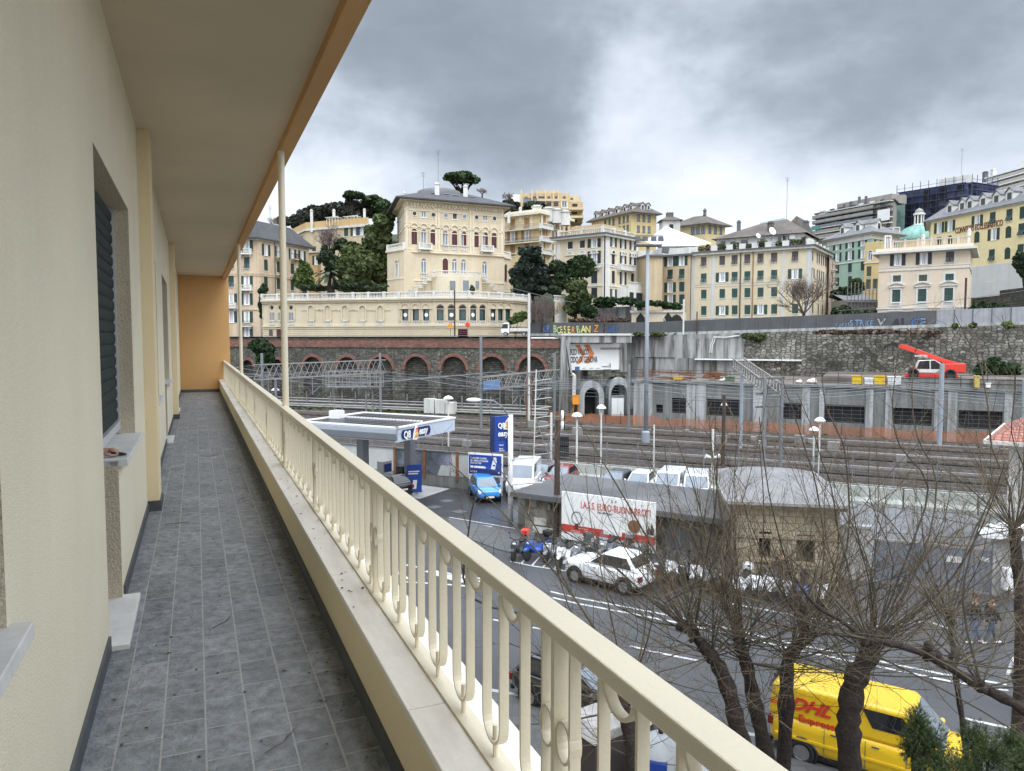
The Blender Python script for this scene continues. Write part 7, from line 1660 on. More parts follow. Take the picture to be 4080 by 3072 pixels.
# ================================================================ stone hut, gate, house with the red roof
m_block = tilemat('cream_stone_blocks', [(.34,.28,.19),(.42,.36,.26),(.29,.24,.17)], (.12,.10,.075), .62, .30, .014, .85, 'xz', .5, .25, 2.0, .4, dirt=.5, dcol=(.12,.10,.075), dscale=.6)
FH = Fac(onz(VC(48,880),0), onz(VC(822,925),0)); hu = thing('stone_hut', 'small square cream stone hut with a curved grey metal roof', 'hut', FH.M.translation); zh = FH.z(VC(60,262))
q = MB(); hls = [(FH.s(VC(230,600)),FH.s(VC(320,600)),FH.z(VC(275,690)),FH.z(VC(275,500))),(FH.s(VC(510,600)),FH.s(VC(650,600)),FH.z(VC(580,740)),FH.z(VC(580,525)))]; holed(q, 0, FH.L, 0, zh, hls, .3); q.box(0,FH.L,.02,.02,0,.01); q.quad((0,0,0),(0,7,0),(0,7,zh),(0,0,zh)).quad((FH.L,0,0),(FH.L,0,zh),(FH.L,7,zh),(FH.L,7,0)); put(q, 'wall', m_block, hu, FH)
q = MB(); [q.quad((a,.28,c),(b,.28,c),(b,.28,d),(a,.28,d)) for a,b,c,d in hls]; put(q, 'window', m_bars, hu, FH); put(MB().box(-.12,FH.L+.12,-.12,.1,zh*.56,zh*.60).box(-.25,FH.L+.25,-.3,7.2,zh-.3,zh), 'cornice', m_block, hu, FH)
q = MB()
for a,b,c,d in hls: q.box(a-.16,a-.001,-.06,.02,c-.1,d+.2).box(b+.001,b+.16,-.06,.02,c-.1,d+.2).box(a,b,-.06,.02,d+.001,d+.2).box(a-.2,b+.2,-.1,.02,c-.22,c-.101)
put(q, 'window_surround', m_block, hu, FH)
n = 12; v = []; L2 = FH.L+.9
for y, k in ((-.6,0),(.6,.5),(2.2,.85),(3.6,1.0),(5.0,.85),(6.6,.5),(7.6,0)): v += [(-.45+L2*i/n, y, zh+.03+.68*k*math.sqrt(max(0,1-((i/n-.5)*2)**2))) for i in range(n+1)]
q = MB().add(v, [(r*(n+1)+i, r*(n+1)+i+1, (r+1)*(n+1)+i+1, (r+1)*(n+1)+i) for r in range(6) for i in range(n)]); put(q, 'roof', mat('zinc_roof', (.225,.22,.22), .7, .15, .6, metal=.2, streak=.3), hu, FH, smooth=True); put(MB().box(-.5,FH.L+.5,-.66,-.55,zh-.08,zh+.05).box(-.5,-.4,-.6,7.6,zh-.08,zh+.05).box(FH.L+.4,FH.L+.5,-.6,7.6,zh-.08,zh+.05), 'gutter', m_steelw, hu, FH)
FGt = Fac(onz(VC(1085,872),0), onz(VC(1935,968),0)); zg = FGt.z(VC(1500,605)); ga = thing('sliding_gate', 'blue grey corrugated metal sliding gate of the railway yard', 'gate', FGt.M.translation)
q = MB(); x = 0
while x < FGt.L: q.box(x,x+.12,-.03,.03,.08,zg); q.box(x+.12,x+.2,-.005,.02,.08,zg); x += .2
put(q, 'sheet', mat('gate_paint', (.17,.20,.26), .5, .12, .6, metal=.2), ga, FGt); put(MB().box(-.1,FGt.L+.1,-.06,.06,zg,zg+.09).box(-.1,FGt.L+.1,-.06,.06,.0,.08), 'frame', m_steelw, ga, FGt)
q = MB(); [q.box(FGt.s(VC(x0,700)),FGt.s(VC(x1,700)),-.05,-.032,FGt.z(VC(x0,y1)),FGt.z(VC(x0,y0))) for x0,x1,y0,y1 in ((1630,1745,680,725),(1880,1950,690,720))]; put(q, 'notice', m_offw, ga, FGt)
ygp = [(FGt.P(-3,.4,.012)), (FGt.P(FGt.L+3,.4,.012)), Vector((34,yb(34,-.6),.012)), Vector((21,yb(21,-.6),.012))]; struct(MB().quad(*ygp).build('yard_paving', mat('pale_wet_paving', (.15,.15,.155), .6, .15, .3)))
wl_ = thing('yard_wall', 'short pale wall joining the stone hut to the corrugated gate', 'wall', FGt.M.translation); put(MB().box(-4.6,-.15,-.1,.25,0,zg+.5).box(-4.7,-.1,-.16,.31,zg+.5,zg+.6), 'wall', m_concpale, wl_, FGt); wr_ = thing('yard_wall', 'pale wall with a white canopy right of the corrugated gate', 'wall', FGt.M.translation); put(MB().box(FGt.L+.15,FGt.L+4,-.1,.25,0,zg+.6), 'wall', m_concpale, wr_, FGt); put(MB().ext([(FGt.L-.3,zg+.65),(FGt.L+2.4,zg+.65),(FGt.L+2.0,zg+1.0),(FGt.L+1.0,zg+1.12),(FGt.L+.1,zg+1.0)], -.5, .8), 'canopy', m_white, wr_, FGt)
mc = Vector((FGt.P(FGt.L+.7,-.4,0))); cm = thing('speed_camera', 'small white roadside cabinet by the right end of the gate', 'cabinet', mc); MB().box(-.25,.25,-.2,.2,.4,1.3).build('cabinet', m_white, cm, bevel=.03); MB().bar((0,0,0),(0,0,.4),.1).build('post', m_steel, cm); MB().tube([(.1*math.cos(t*.4)+.0,-.22,1.05+.1*math.sin(t*.4)) for t in range(17)], .015, 4).build('ring', m_black, cm)
hA = at((4025,1850), 34); hA.z = 0; FRh = Fac(hA, hA+Vector((7,-5.6,0))); rh = thing('house', 'small cream house with red tiled roof at the right edge', 'house', hA); ze = FRh.z((4020,1748))
put(MB().box(0,9,0,7,0,ze), 'wall', mat('pale_cream_wall', (.58,.54,.44), .9, .08, .5, streak=.3), rh, FRh); put(MB().box(-.06,.5,-.06,.02,0,ze-.3).box(0,9,-.08,0,ze*.5,ze*.5+.2).box(0,9,-.12,0,ze-.35,ze-.1), 'trim', m_trim, rh, FRh)
q = MB().add([(-.9,-1.0,ze-.05),(10,-1.0,ze-.05),(10,8,ze-.05),(-.9,8,ze-.05),(3.2,3.5,ze+2.2),(7,3.5,ze+2.2)], [(0,1,5,4),(1,2,5),(2,3,4,5),(3,0,4)]); put(q, 'roof', m_redtile, rh, FRh); put(MB().box(-.95,10,-1.08,-.98,ze-.2,ze-.03).box(-1.0,-.9,-1,8,ze-.2,ze-.03).box(-.9,10,-1,8,ze-.08,ze-.06), 'eave_board', m_offw, rh, FRh)
for z in (1.0, ze-2.6): put(MB().box(1.1,2.0,-.05,.05,z,z+1.6), 'window', m_dglass, rh, FRh); put(MB().box(.55,1.08,-.09,-.05,z-.05,z+1.65), 'shutter', m_brownsh, rh, FRh); put(MB().box(1.0,2.1,-.07,.02,z+1.6,z+1.72).box(1.0,2.1,-.1,.02,z-.12,z), 'window_trim', m_trim, rh, FRh)
put(MB().tube([(.75,-.2,0),(.75,-.2,ze-.3),(.4,-.9,ze-.15)], .06, 8), 'downpipe', m_rust, rh, FRh)
# ================================================================ vehicles
def wheel_meshes(r, w):
    t = MB().lathe([(r*.62,-w*.2),(r*.62,-w/2),(r*.94,-w/2),(r,-w*.32),(r,w*.32),(r*.94,w/2),(r*.62,w/2),(r*.62,w*.2)], 24).mesh('wheel', m_tyre, True)
    q = MB().lathe([(.03,w*.42),(r*.20,w*.44),(r*.22,w*.34)], 16).lathe([(r*.56,w*.30),(r*.64,w*.46),(r*.66,w*.40)], 24)
    for k in range(5): a = 2*math.pi*k/5; q.bar((r*.12*math.cos(a),r*.12*math.sin(a),w*.38),(r*.60*math.cos(a),r*.60*math.sin(a),w*.40),r*.16,w*.1)
    return t, q.mesh('rim', m_rim), MB().lathe([(r*.60,w*.1),(r*.60,w*.22)], 20).mesh('brake_disc', m_black)
def car(name, label, cat, loc, rz, L, W, belt, roof, paintm, xw=(.30,.36), cab=(.03,.22,.70,.53), hood=.74, glass=True, side=True, r=.33, tail=.95, plate=True, roofm=None, lowm=None, vanside=False):
    """forward = +x. cab: fractions of the length from the rear: rear base, rear top, front base, front top of the cabin"""
    t = thing(name, label, cat, loc, rz); w = W/2; X = lambda f: -L/2+L*f
    st = [(0,.42,belt*tail,.80),(.02,.30,belt*tail,.93),(.10,.24,belt,.985),(.25,.22,belt,1),(.45,.21,belt,1),(cab[2]-.02,.21,belt*.985,1),(cab[2]+.08,.22,belt*.5+hood*.5+.06,.99),(.90,.24,hood+.03,.95),(.975,.30,hood-.07,.84),(1,.40,hood-.2,.70)]
    v = []; m = 10
    for f, zb, zt, k in st: v += [(X(f),y*w*k,z) for y,z in ((-.80,zb),(-.97,zb+.10),(-1,zb*.5+zt*.5),(-.965,zt-.10),(-.90,zt),(.90,zt),(.965,zt-.10),(1,zb*.5+zt*.5),(.97,zb+.10),(.80,zb))]
    fs = [tuple(range(m))[::-1], tuple((len(st)-1)*m+i for i in range(m))]
    for i in range(len(st)-1): fs += [(i*m+k, i*m+(k+1)%m, (i+1)*m+(k+1)%m, (i+1)*m+k) for k in range(m)]
    MB().add(v, fs).build('body', paintm, t, smooth=True, sub=1)
    wb, wt = w*.90, w*(.84 if vanside else .70); rb, rt, fb, ft = (X(c) for c in cab); zb = belt-.06
    base = [(rb,-wb),(fb,-wb),(fb,wb),(rb,wb)]; top = [(rt,-wt),(ft,-wt),(ft,wt),(rt,wt)]; xm = (rt+ft)/2
    q = MB(); vs = [(x,y,zb) for x,y in base]+[(x,y,roof-.045) for x,y in top]+[(xm-(xm-rt)*.8,-wt*.85,roof),(xm+(ft-xm)*.8,-wt*.85,roof),(xm+(ft-xm)*.8,wt*.85,roof),(xm-(xm-rt)*.8,wt*.85,roof)]
    q.add(vs, [(0,1,5,4),(1,2,6,5),(2,3,7,6),(3,0,4,7),(4,5,9,8),(5,6,10,9),(6,7,11,10),(7,4,8,11),(8,9,10,11),(3,2,1,0)]); q.build('cabin', roofm or paintm, t, bevel=.085)
    V = [Vector(p) for p in vs]; C = sum(V[:8], Vector())/8
    def pane(a, b, c, d, u0, u1, v0, v1, nm='window', off=.012, m=m_dglass):
        a, b, c, d = V[a], V[b], V[c], V[d]; f = lambda u, vv: a.lerp(b,u).lerp(d.lerp(c,u), vv); n = (b-a).cross(d-a).normalized(); n = n if n.dot(a-C) > 0 else -n
        P = [f(u0,v0),f(u1,v0),f(u1,v1),f(u0,v1)]; MB().quad(*[p+n*off for p in P]).quad(*[p-n*.02 for p in P]).add([p+n*off for p in P]+[p-n*.02 for p in P], [(0,1,5,4),(1,2,6,5),(2,3,7,6),(3,0,4,7)]).build(nm, m, t)
    pane(1,2,6,5,.06,.94,.10,.93,'windscreen',m=m_glass); pane(3,0,4,7,.08,.92,.30 if not vanside else .5,.90,'rear_window')
    for a,b,c,d in ((0,1,5,4),(3,2,6,7)):
        if vanside: pane(a,b,c,d,.66,.93,.40,.92,'side_window')
        else: pane(a,b,c,d,.08,.93,.17,.90,'window_surround',.006,m_black); pane(a,b,c,d,.10,.29,.22,.86,'side_window'); pane(a,b,c,d,.30,.58,.18,.88,'side_window'); pane(a,b,c,d,.59,.92,.18,.88,'side_window')
    wm_, rm_, bm_ = wheel_meshes(r, .22); xr_, xf_ = X(xw[0]*.62), X(1-xw[1]*.52)
    q = MB()
    for x in (xr_, xf_):
        for s in (-1,1):
            q.tube([(x+(r+.04)*math.cos(a_*.2618),s*(w-.02),r+(r+.04)*math.sin(a_*.2618)) for a_ in range(25)], .035, 6)
            o = link('wheel', wm_, t, (x,s*(w-.095),r)); o.rotation_euler = (math.pi/2*(1 if s < 0 else -1),0,0); link('rim', rm_, o); link('brake_disc', bm_, o)
    q.box(xr_,xf_,-w*.93,-w*.9,.2,.34).box(xr_,xf_,w*.9,w*.93,.2,.34); q.build('wheel_arch', m_black, t)
    for s in (-1,1):
        MB().ext([(X(.985),hood-.30),(X(.90),hood-.20),(X(.915),hood-.08),(X(.985),hood-.17)], s*w*.62, s*w*.925).build('headlight', m_lamp, t); MB().box(X(-.002),X(.03),min(s*w*.62,s*w*.90),max(s*w*.62,s*w*.90),belt*tail-.34,belt*tail-.12).build('taillight', m_rlamp, t, bevel=.02)
        MB().ball((X(cab[2]-.05),s*(w*1.06),belt+.06), .07, .11, .075, 8, 5).build('mirror', paintm if lowm is None else m_black, t, smooth=True)
        q = MB(); [q.bar((X(f),s*w*1.003,belt-.05),(X(f),s*w*.985,.32),.012) for f in (.30,.50,.69)]; [q.box(X(f),X(f)+.16,min(s*w*.99,s*w*1.02),max(s*w*.99,s*w*1.02),belt-.16,belt-.13) for f in (.33,.53)]; q.build('door_line', m_dsteel if paintm is not m_carw else m_steel, t)
    MB().box(X(.985),X(1.003),-w*.5,w*.5,.32,.50).build('grille', m_black, t, bevel=.01); MB().box(X(-.004),X(.02),-w*.8,w*.8,.28,.42).build('bumper', m_black if lowm is None else lowm, t, bevel=.01)
    if plate: MB().box(X(1.003),X(1.006),-.26,.26,.36,.47).box(X(-.007),X(-.004),-.26,.26,.55,.66).build('number_plate', m_white, t)
    return t
g0 = lambda p, z=0: onz(p, z)
fr, rr_ = g0(VB(400,1130)), g0(VB(1080,1270)); d = fr-rr_; car('suv', 'white car driving along the road past the parked scooters', 'car', g0(VB(765,1215))+Vector((.25,.62,0)), math.atan2(5.85*-1+11.7,-7.07), 3.9, 1.74, 1.02, 1.56, m_carw, cab=(.035,.17,.70,.48), hood=.99, r=.345)
car('small_car', 'bright blue small car parked below the blue billboard', 'car', g0(VA(735,520)), math.atan2(-.97,.25), 3.46, 1.62, .95, 1.46, m_bluep, cab=(.02,.10,.80,.58), hood=.93, r=.29)
Dk = math.radians(-118)
for nm, lb, cat, p, z, a, L, W, belt, roof, pm, kw in (
    ('hatchback', 'grey parked car beside the white box van, left of the red car', 'car', VA(1235,222), 1.5, -118, 4.1, 1.75, .98, 1.5, m_cargrey, {}),
    ('hatchback', 'dark red parked car behind the rusty dark post', 'car', VA(1415,236), 1.5, -112, 4.0, 1.72, .98, 1.5, m_carred, {}),
    ('hatchback', 'dark grey parked car left of the white cars behind the flat roof', 'car', V8(600,1492), 1.52, -118, 4.1, 1.76, 1.0, 1.52, m_cardk, {}),
    ('hatchback', 'white parked car between the dark grey car and the white vans', 'car', V8(835,1500), 1.5, -112, 3.9, 1.7, .98, 1.5, m_carw, {}),
    ('van', 'taller white van parked beside the white car', 'van', V8(1120,1482), 1.9, -112, 4.4, 1.8, 1.15, 1.9, m_carw, dict(cab=(.0,.02,.82,.66), hood=1.05, vanside=True)),
    ('van', 'white van parked last in the row, by the rusty post', 'van', V8(1372,1508), 1.9, -105, 4.4, 1.8, 1.15, 1.9, m_carw, dict(cab=(.0,.02,.82,.66), hood=1.05, vanside=True)),
    ('van', 'white box van parked beside the blue billboard', 'van', VA(1090,188), 2.2, -100, 5.0, 1.95, 1.25, 2.2, m_carw, dict(cab=(.0,.01,.86,.74), hood=1.15, vanside=True))):
    car(nm, lb, cat, Vector((*onz(p, z).xy, 0)), math.radians(a), L, W, belt, roof, pm, **({'cab':(.03,.16,.74,.52),'hood':.93} | kw))
car('saloon', 'black car waiting in the road below the railing', 'car', Vector((*onz(VD(560,640),1.0).xy,0))+Vector((.55,-.1,0)), math.atan2(-.62,.78), 4.3, 1.76, .98, 1.46, m_carblk, cab=(.03,.16,.74,.52), hood=.93)
car('hatchback', 'black car at the fuel pump under the canopy', 'car', Vector((*onz(V6(1425,1440),1.2).xy,0)), math.atan2(.72,-.69), 4.1, 1.74, 1.0, 1.5, m_carblk, cab=(.03,.16,.74,.52), hood=.93)
# yellow delivery van
pr0, pr1, pf0, pf1 = onz(VE(335,765),2.55), onz(VE(405,615),2.55), onz(VE(1345,1120),2.55), onz(VE(1465,965),2.55)
dvn = Vector((.82,-.57,0)).normalized(); vc = (onz(VE(335,765),1.88)+onz(VE(405,615),1.88))/2; vc.z = 0; Lv = 4.6; vc += dvn*(Lv/2)
dv_ = car('delivery_van', 'yellow delivery van with red lettering parked under the pollarded trees', 'van', vc, math.atan2(dvn.y,dvn.x), Lv, 1.82, 1.12, 1.90, m_yellowp, cab=(.0,.015,.86,.70), hood=1.02, vanside=True, r=.32, tail=1.0)
W_ = 1.0; q = MB()
for k in range(7): q.box(-Lv/2+.3+k*.42, -Lv/2+.36+k*.42, -.58, .58, 1.893, 1.908)
q.build('roof_rib', m_yellowp, dv_)
for s in (-1,1): MB().box(-Lv/2+.2,Lv*.22,s*.90-.03,s*.90+.03,.62,.68).build('side_rail', m_yellowp, dv_)
TS = Matrix.Translation((-1.78,-.79,1.34)) @ Matrix.Rotation(math.radians(-4), 4, 'X')
for body, size, x, z, sh, bd in (('DHL', .42, .0, .0, .45, .016), ('Express', .24, .22, -.27, .0, .004)): text(body, size, m_redp, dv_, TS @ Matrix.Translation((x,-.03,z)), 'lettering', .006, 'LEFT', 1.15, bd, sh)
MB(TS).box(-.5,-.04,-.032,-.02,.02,.04).box(-.5,-.04,-.032,-.02,.07,.09).box(1.2,1.5,-.032,-.02,.02,.04).box(1.2,1.5,-.032,-.02,.07,.09).build('red_stripe', m_redp, dv_)
MB().box(-Lv/2-.05,-Lv/2+.04,-.14,.14,1.72,1.82).build('brake_lamp', m_black, dv_)
# little truck on the upper street
tkp = at(V7(1250,236), 110.5); tk = thing('flatbed_truck', 'small white flatbed truck on the street below the villa terrace', 'truck', Vector((tkp.x,tkp.y,11.0)), math.radians(178))
MB().ext([(.75,.45),(1.95,.45),(2.0,1.0),(1.65,1.95),(.78,2.0)], -.85, .85).build('cab', m_carw, tk, bevel=.06); MB().ext([(1.70,1.15),(1.93,1.15),(1.66,1.80),(.95,1.80),(.95,1.15)], -.87, .87).build('window', m_dglass, tk)
MB().box(-2.1,.68,-.9,.9,.75,.85).box(-2.1,.68,-.9,-.86,.85,1.2).box(-2.1,.68,.86,.9,.85,1.2).box(-2.1,-2.06,-.9,.9,.85,1.2).build('flatbed', m_offw, tk); MB().box(-2.0,1.5,-.4,.4,.4,.6).build('chassis', m_black, tk); MB().box(.55,.62,-.85,.85,.85,1.9).build('headboard', m_black, tk)
wmm = wheel_meshes(.33,.2)
for x in (-1.4,1.3):
    for s in (-1,1): o = link('wheel', wmm[0], tk, (x,s*.78,.33)); o.rotation_euler = (math.pi/2*(1 if s < 0 else -1),0,0); link('rim', wmm[1], o)
# red telehandler on the deck
mp0 = FS.P(FS.s(V9(1500,535)), 7.5, DZ+.72); th2 = thing('telehandler', 'red telescopic crane vehicle parked on the works deck before the stone wall', 'crane vehicle', mp0, FS.ang)
def MX(x): return (x-1490)/(1690-1365)*5.2
def MZ(y): return (535-y)/(535-415)*2.05
def ME(pts, y0, y1): return MB().ext([(MX(x),MZ(y)) for x,y in pts], y0, y1)
ME(((1330,510),(1420,508),(1640,508),(1650,530),(1320,532)), -.9, .9).build('chassis', m_redp, th2, bevel=.04)
ME(((1275,340),(1282,318),(1330,322),(1555,410),(1690,448),(1688,475),(1545,432)), .15, .75).build('boom', m_redp, th2, bevel=.03); ME(((1222,322),(1230,300),(1286,316),(1276,342)), .2, .7).build('boom_head', m_black, th2); ME(((1185,360),(1180,330),(1240,305),(1236,322),(1200,340)), .35, .55).build('hook', m_black, th2)
ME(((1530,445),(1690,440),(1690,498),(1560,503)), -.8, .9).build('engine_housing', m_redp, th2, bevel=.06)
ME(((1385,465),(1400,424),(1500,418),(1540,440),(1540,480),(1510,505),(1400,503)), -.95, .1).build('cab', m_offw, th2, bevel=.08); ME(((1392,478),(1408,428),(1470,422),(1472,478)), -.97, -.9).build('cab_window', m_dglass, th2); ME(((1480,478),(1478,422),(1502,422),(1534,443),(1534,478)), -.97, -.9).build('cab_window', m_dglass, th2)
ME(((1365,490),(1385,462),(1400,503),(1375,508)), -.9, .2).build('cab_front', m_redp, th2); btext('MANITOU', (1318,352), 16, m_white, 1.0, th2, Fac(FS.P(0,7.0,0),FS.P(50,7.0,0)), V9, 0, .03).rotation_euler[1] = math.radians(0)
for x in (1375,1600):
    for s in (-1,1): o = link('wheel', wheel_meshes(.55,.4)[0], th2, (MX(x),s*.85,.45)); o.rotation_euler = (math.pi/2,0,0)
# ================================================================ scooters
def scooter(label, loc, rz, body, seat=m_black, top=None, screen=True):
    t = thing('scooter', label, 'scooter', loc, rz, 'scooters parked along the road')
    for x, in ((.66,),(-.62,)):
        o = MB().lathe([(.16,-.06),(.25,-.06),(.28,-.03),(.28,.03),(.25,.06),(.16,.06)], 18).build('wheel', m_tyre, t, (x,0,.28), smooth=True); o.rotation_euler = (math.pi/2,0,0); MB().lathe([(.16,-.03),(.16,.03)], 14).build('rim', m_rim, o)
    MB().ext([(-.95,.62),(-.85,.52),(-.35,.32),(.15,.26),(.30,.30),(.36,.62),(.52,.95),(.44,1.0),(.22,.52),(.12,.40),(-.15,.42),(-.25,.72),(-.90,.78)], -.17, .17).build('body', body, t, bevel=.05)
    MB().ext([(.40,.42),(.62,.60),(.60,.78),(.50,.98),(.38,.98),(.30,.5)], -.20, .20).build('front_shield', body, t, bevel=.05); MB().ext([(.46,.52),(.92,.50),(.88,.60),(.66,.64),(.50,.6)], -.08, .08).build('mudguard', body, t, bevel=.02)
    MB().ext([(-.88,.78),(-.30,.74),(-.16,.76),(-.22,.84),(-.50,.86),(-.85,.92)], -.16, .16).build('seat', seat, t, bevel=.04)
    MB().tube([(.36,-.34,1.06),(.44,-.2,1.04),(.46,0,1.0),(.44,.2,1.04),(.36,.34,1.06)], .025, 6).tube([(.46,0,1.0),(.66,0,.30)], .035, 6).build('handlebar', m_black, t); MB().ball((.60,0,.84), .05, .10, .06, 8, 5).build('headlight', m_lamp, t)
    for s in (-1,1): MB().bar((.42,s*.24,1.06),(.40,s*.32,1.28),.014).ball((.40,s*.33,1.30), .02, .06, .04, 8, 5).build('mirror', m_black, t)
    if screen: MB().add([(.52,-.20,.98),(.52,.20,.98),(.38,.22,1.42),(.38,-.22,1.42),(.56,0,.98),(.43,0,1.46)], [(0,4,5,3),(4,1,2,5)]).build('windscreen', m_screen, t)
    if top: MB().box(-1.12,-.72,-.20,.20,.92,1.20).build('top_box', top, t, bevel=.06)
    MB().bar((-.1,.12,.05),(-.15,.2,.3),.03).bar((-.55,-.2,.35),(-1.0,-.22,.42),.07).build('stand', m_dsteel, t); return t
m_scs = mat('silver_scooter', (.30,.31,.33), .3, .05, 1, metal=.4, coat=.5); m_scb = mat('blue_scooter', (.03,.10,.42), .3, .05, 1, coat=.5); m_scg = mat('graphite_scooter', (.05,.055,.06), .3, .05, 1, coat=.5)
rowd = (onz(VB(2070,1330),0)-onz(VA(985,1065),0)).normalized(); nrm = Vector((rowd.y,-rowd.x,0)); nrm = nrm if nrm.y < 0 else -nrm; ra_ = math.atan2(nrm.y,nrm.x)
SC = [(VA(985,1075),m_scg,m_redp,'grey scooter with a red top box, first of the row by the forecourt kerb'),(VA(1140,1075),m_scb,m_black,'bright blue scooter next to the one with the red top box'),(VA(1275,1098),m_scs,None,'silver scooter between the blue one and the large white one'),(VA(1400,1140),m_carw,None,'white scooter with a tall windscreen, fourth from the forecourt kerb'),
      (VA(1545,1110),m_scs,m_black,'silver and black scooter behind the bonnet of the white car'),(VB(600,975),m_scg,None,'dark scooter just behind the roof of the white car'),(VB(740,950),m_scs,None,'silver scooter under the left half of the school billboard'),(VB(900,985),m_scg,m_scs,'dark scooter under the middle of the school billboard'),(VB(1080,1050),m_carblk,None,'black scooter behind the rear window of the white car'),
      (VB(1270,1160),m_scg,m_black,'dark scooter just behind the tail of the white car'),(VB(1410,1165),m_carw,m_black,'white scooter with a black top box past the white car tail'),(VB(1520,1185),m_carblk,None,'black scooter between two white ones in front of the grey shutters'),(VB(1640,1210),m_carw,None,'white scooter before the grey shutters'),(VB(1770,1235),m_scs,m_black,'silver scooter near the door of the low building'),
      (VB(1900,1275),m_scg,None,'dark scooter at the corner of the stone hut'),(VB(2060,1335),m_carw,m_carw,'white scooter with white top box before the stone hut window'),(VC(205,1010),m_carw,None,'white scooter under the first hut window'),(VC(310,1020),m_carw,m_black,'white scooter with a black box between the hut windows'),(VC(420,1050),m_scs,m_scg,'silver scooter under the second hut window'),(VC(540,1090),m_scb,m_black,'dark blue scooter beside the hut'),(VC(690,1075),m_carw,None,'white scooter, last of the row by the gate')]
rs = random.Random(2)
for p, b, tb_, lb in SC:
    g = onz(p, 0); scooter(lb, g-nrm*.55, ra_+rs.uniform(-.18,.18), b, m_black, tb_, rs.random() < .7)
# ================================================================ people
def skin_mesh(name, m, parent, pts, edges, rad, sub=1):
    me = bpy.data.meshes.new(name); me.from_pydata([tuple(p) for p in pts], edges, []); me.materials.append(m); o = link(name, me, parent)
    md = o.modifiers.new('skin', 'SKIN'); md.use_smooth_shade = True
    lay = me.skin_vertices[0] if len(me.skin_vertices) else None
    if lay is None:
        bm = bmesh.new(); bm.from_mesh(me); bm.verts.layers.skin.verify(); bm.to_mesh(me); bm.free(); lay = me.skin_vertices[0]
    for i, r in enumerate(rad): lay.data[i].radius = (r, r) if not isinstance(r, tuple) else r
    lay.data[0].use_root = True
    s = o.modifiers.new('sub', 'SUBSURF'); s.levels = sub; s.render_levels = sub; return o
def person(label, loc, rz, h, jm, pm, hairm, stride=.22, arms=.1, shoem=m_white, bag=None):
    t = thing('person', label, 'person', loc, rz); k = h/1.75; S = lambda *p: Vector(p)*k
    hip = S(0,0,.93); LK, RK, LF, RF = S(stride*.55,.10,.50), S(-stride*.35,-.10,.49), S(stride,.10,.08), S(-stride*1.1,-.10,.10)
    pts = [hip, S(0,0,1.15), S(0,0,1.40), S(.01,0,1.50), S(.015,0,1.58), S(.02,0,1.68), S(.02,0,1.745), S(0,.10,.90), LK, LF, S(stride+.16,.11,.05), S(0,-.10,.90), RK, RF, S(-stride*1.1+.15,-.11,.05),
           S(0,.19,1.41), S(-arms*.5,.24,1.15), S(arms*.3,.25,.92), S(arms*.5,.25,.83), S(0,-.19,1.41), S(arms*.5,-.24,1.15), S(arms*1.4,-.25,.93), S(arms*1.7,-.25,.84)]
    E_ = [(0,1),(1,2),(2,3),(3,4),(4,5),(5,6),(0,7),(7,8),(8,9),(9,10),(0,11),(11,12),(12,13),(13,14),(2,15),(15,16),(16,17),(17,18),(2,19),(19,20),(20,21),(21,22)]
    R_ = [.12,.11,.13,.055,.075,.095,.06,.085,.06,.042,.035,.085,.06,.042,.035,.055,.045,.034,.03,.055,.045,.034,.03]; skin_mesh('body', m_skin, t, pts, E_, [r*k for r in R_])
    J = [0,1,2,15,16,17,19,20,21]; skin_mesh('jacket', jm, t, [pts[i]+(S(0,0,-.04) if i == 0 else Vector()) for i in J], [(0,1),(1,2),(2,3),(3,4),(4,5),(2,6),(6,7),(7,8)], [r*k for r in (.16,.155,.165,.085,.07,.055,.085,.07,.055)])
    Q = [0,7,8,9,11,12,13]; skin_mesh('trousers', pm, t, [pts[i] for i in Q], [(0,1),(1,2),(2,3),(0,4),(4,5),(5,6)], [r*k for r in (.145,.105,.08,.062,.105,.08,.062)])
    for i in (9,13): MB().ball(tuple(pts[i]+S(.07,0,-.045)), .14*k, .05*k, .045*k, 10, 6).build('shoe', shoem, t, smooth=True)
    MB().ball(tuple(pts[5]+S(-.015,0,.03)), .098*k, .088*k, .092*k, 12, 8).build('hair', hairm, t, smooth=True)
    MB().ball(tuple(pts[5]+S(.09,0,-.02)), .016*k, .012*k, .018*k, 6, 4).build('nose', m_skin, t, smooth=True)
    if bag: MB().ball(tuple(S(-.20,0,1.22)), .12*k, .15*k, .22*k, 10, 6).build('backpack', bag, t, smooth=True)
    return t
pa, pb2 = onz(VE(1835,490),0), onz(VE(1960,495),0); wdir = math.atan2(pb2.y-pa.y, pb2.x-pa.x)
person('walking person in dark jacket and light blue jeans, with a backpack', pa, wdir, 1.72, m_cloth, m_denim, m_hair, .26, .12, m_white, m_cloth)
person('walking person in dark brown coat and dark jeans beside the one with the backpack', pb2, wdir, 1.70, mat('dark_brown_coat', (.04,.03,.028), .9, .15, 5), mat('dark_denim', (.07,.09,.13), .9, .2, 6), m_hair, .24, .15, m_white)
person('person in white top and black trousers walking at the right edge of the road', onz((4058,2830),0), math.radians(200), 1.74, m_white, m_cloth, m_hair, .2, .12, m_black)
person('person in dark clothes standing among the scooters before the stone hut', onz(VC(445,985),0)+Vector((0,.7,0)), math.radians(250), 1.72, m_cloth, m_cloth, m_hair, .08, .05, m_black)
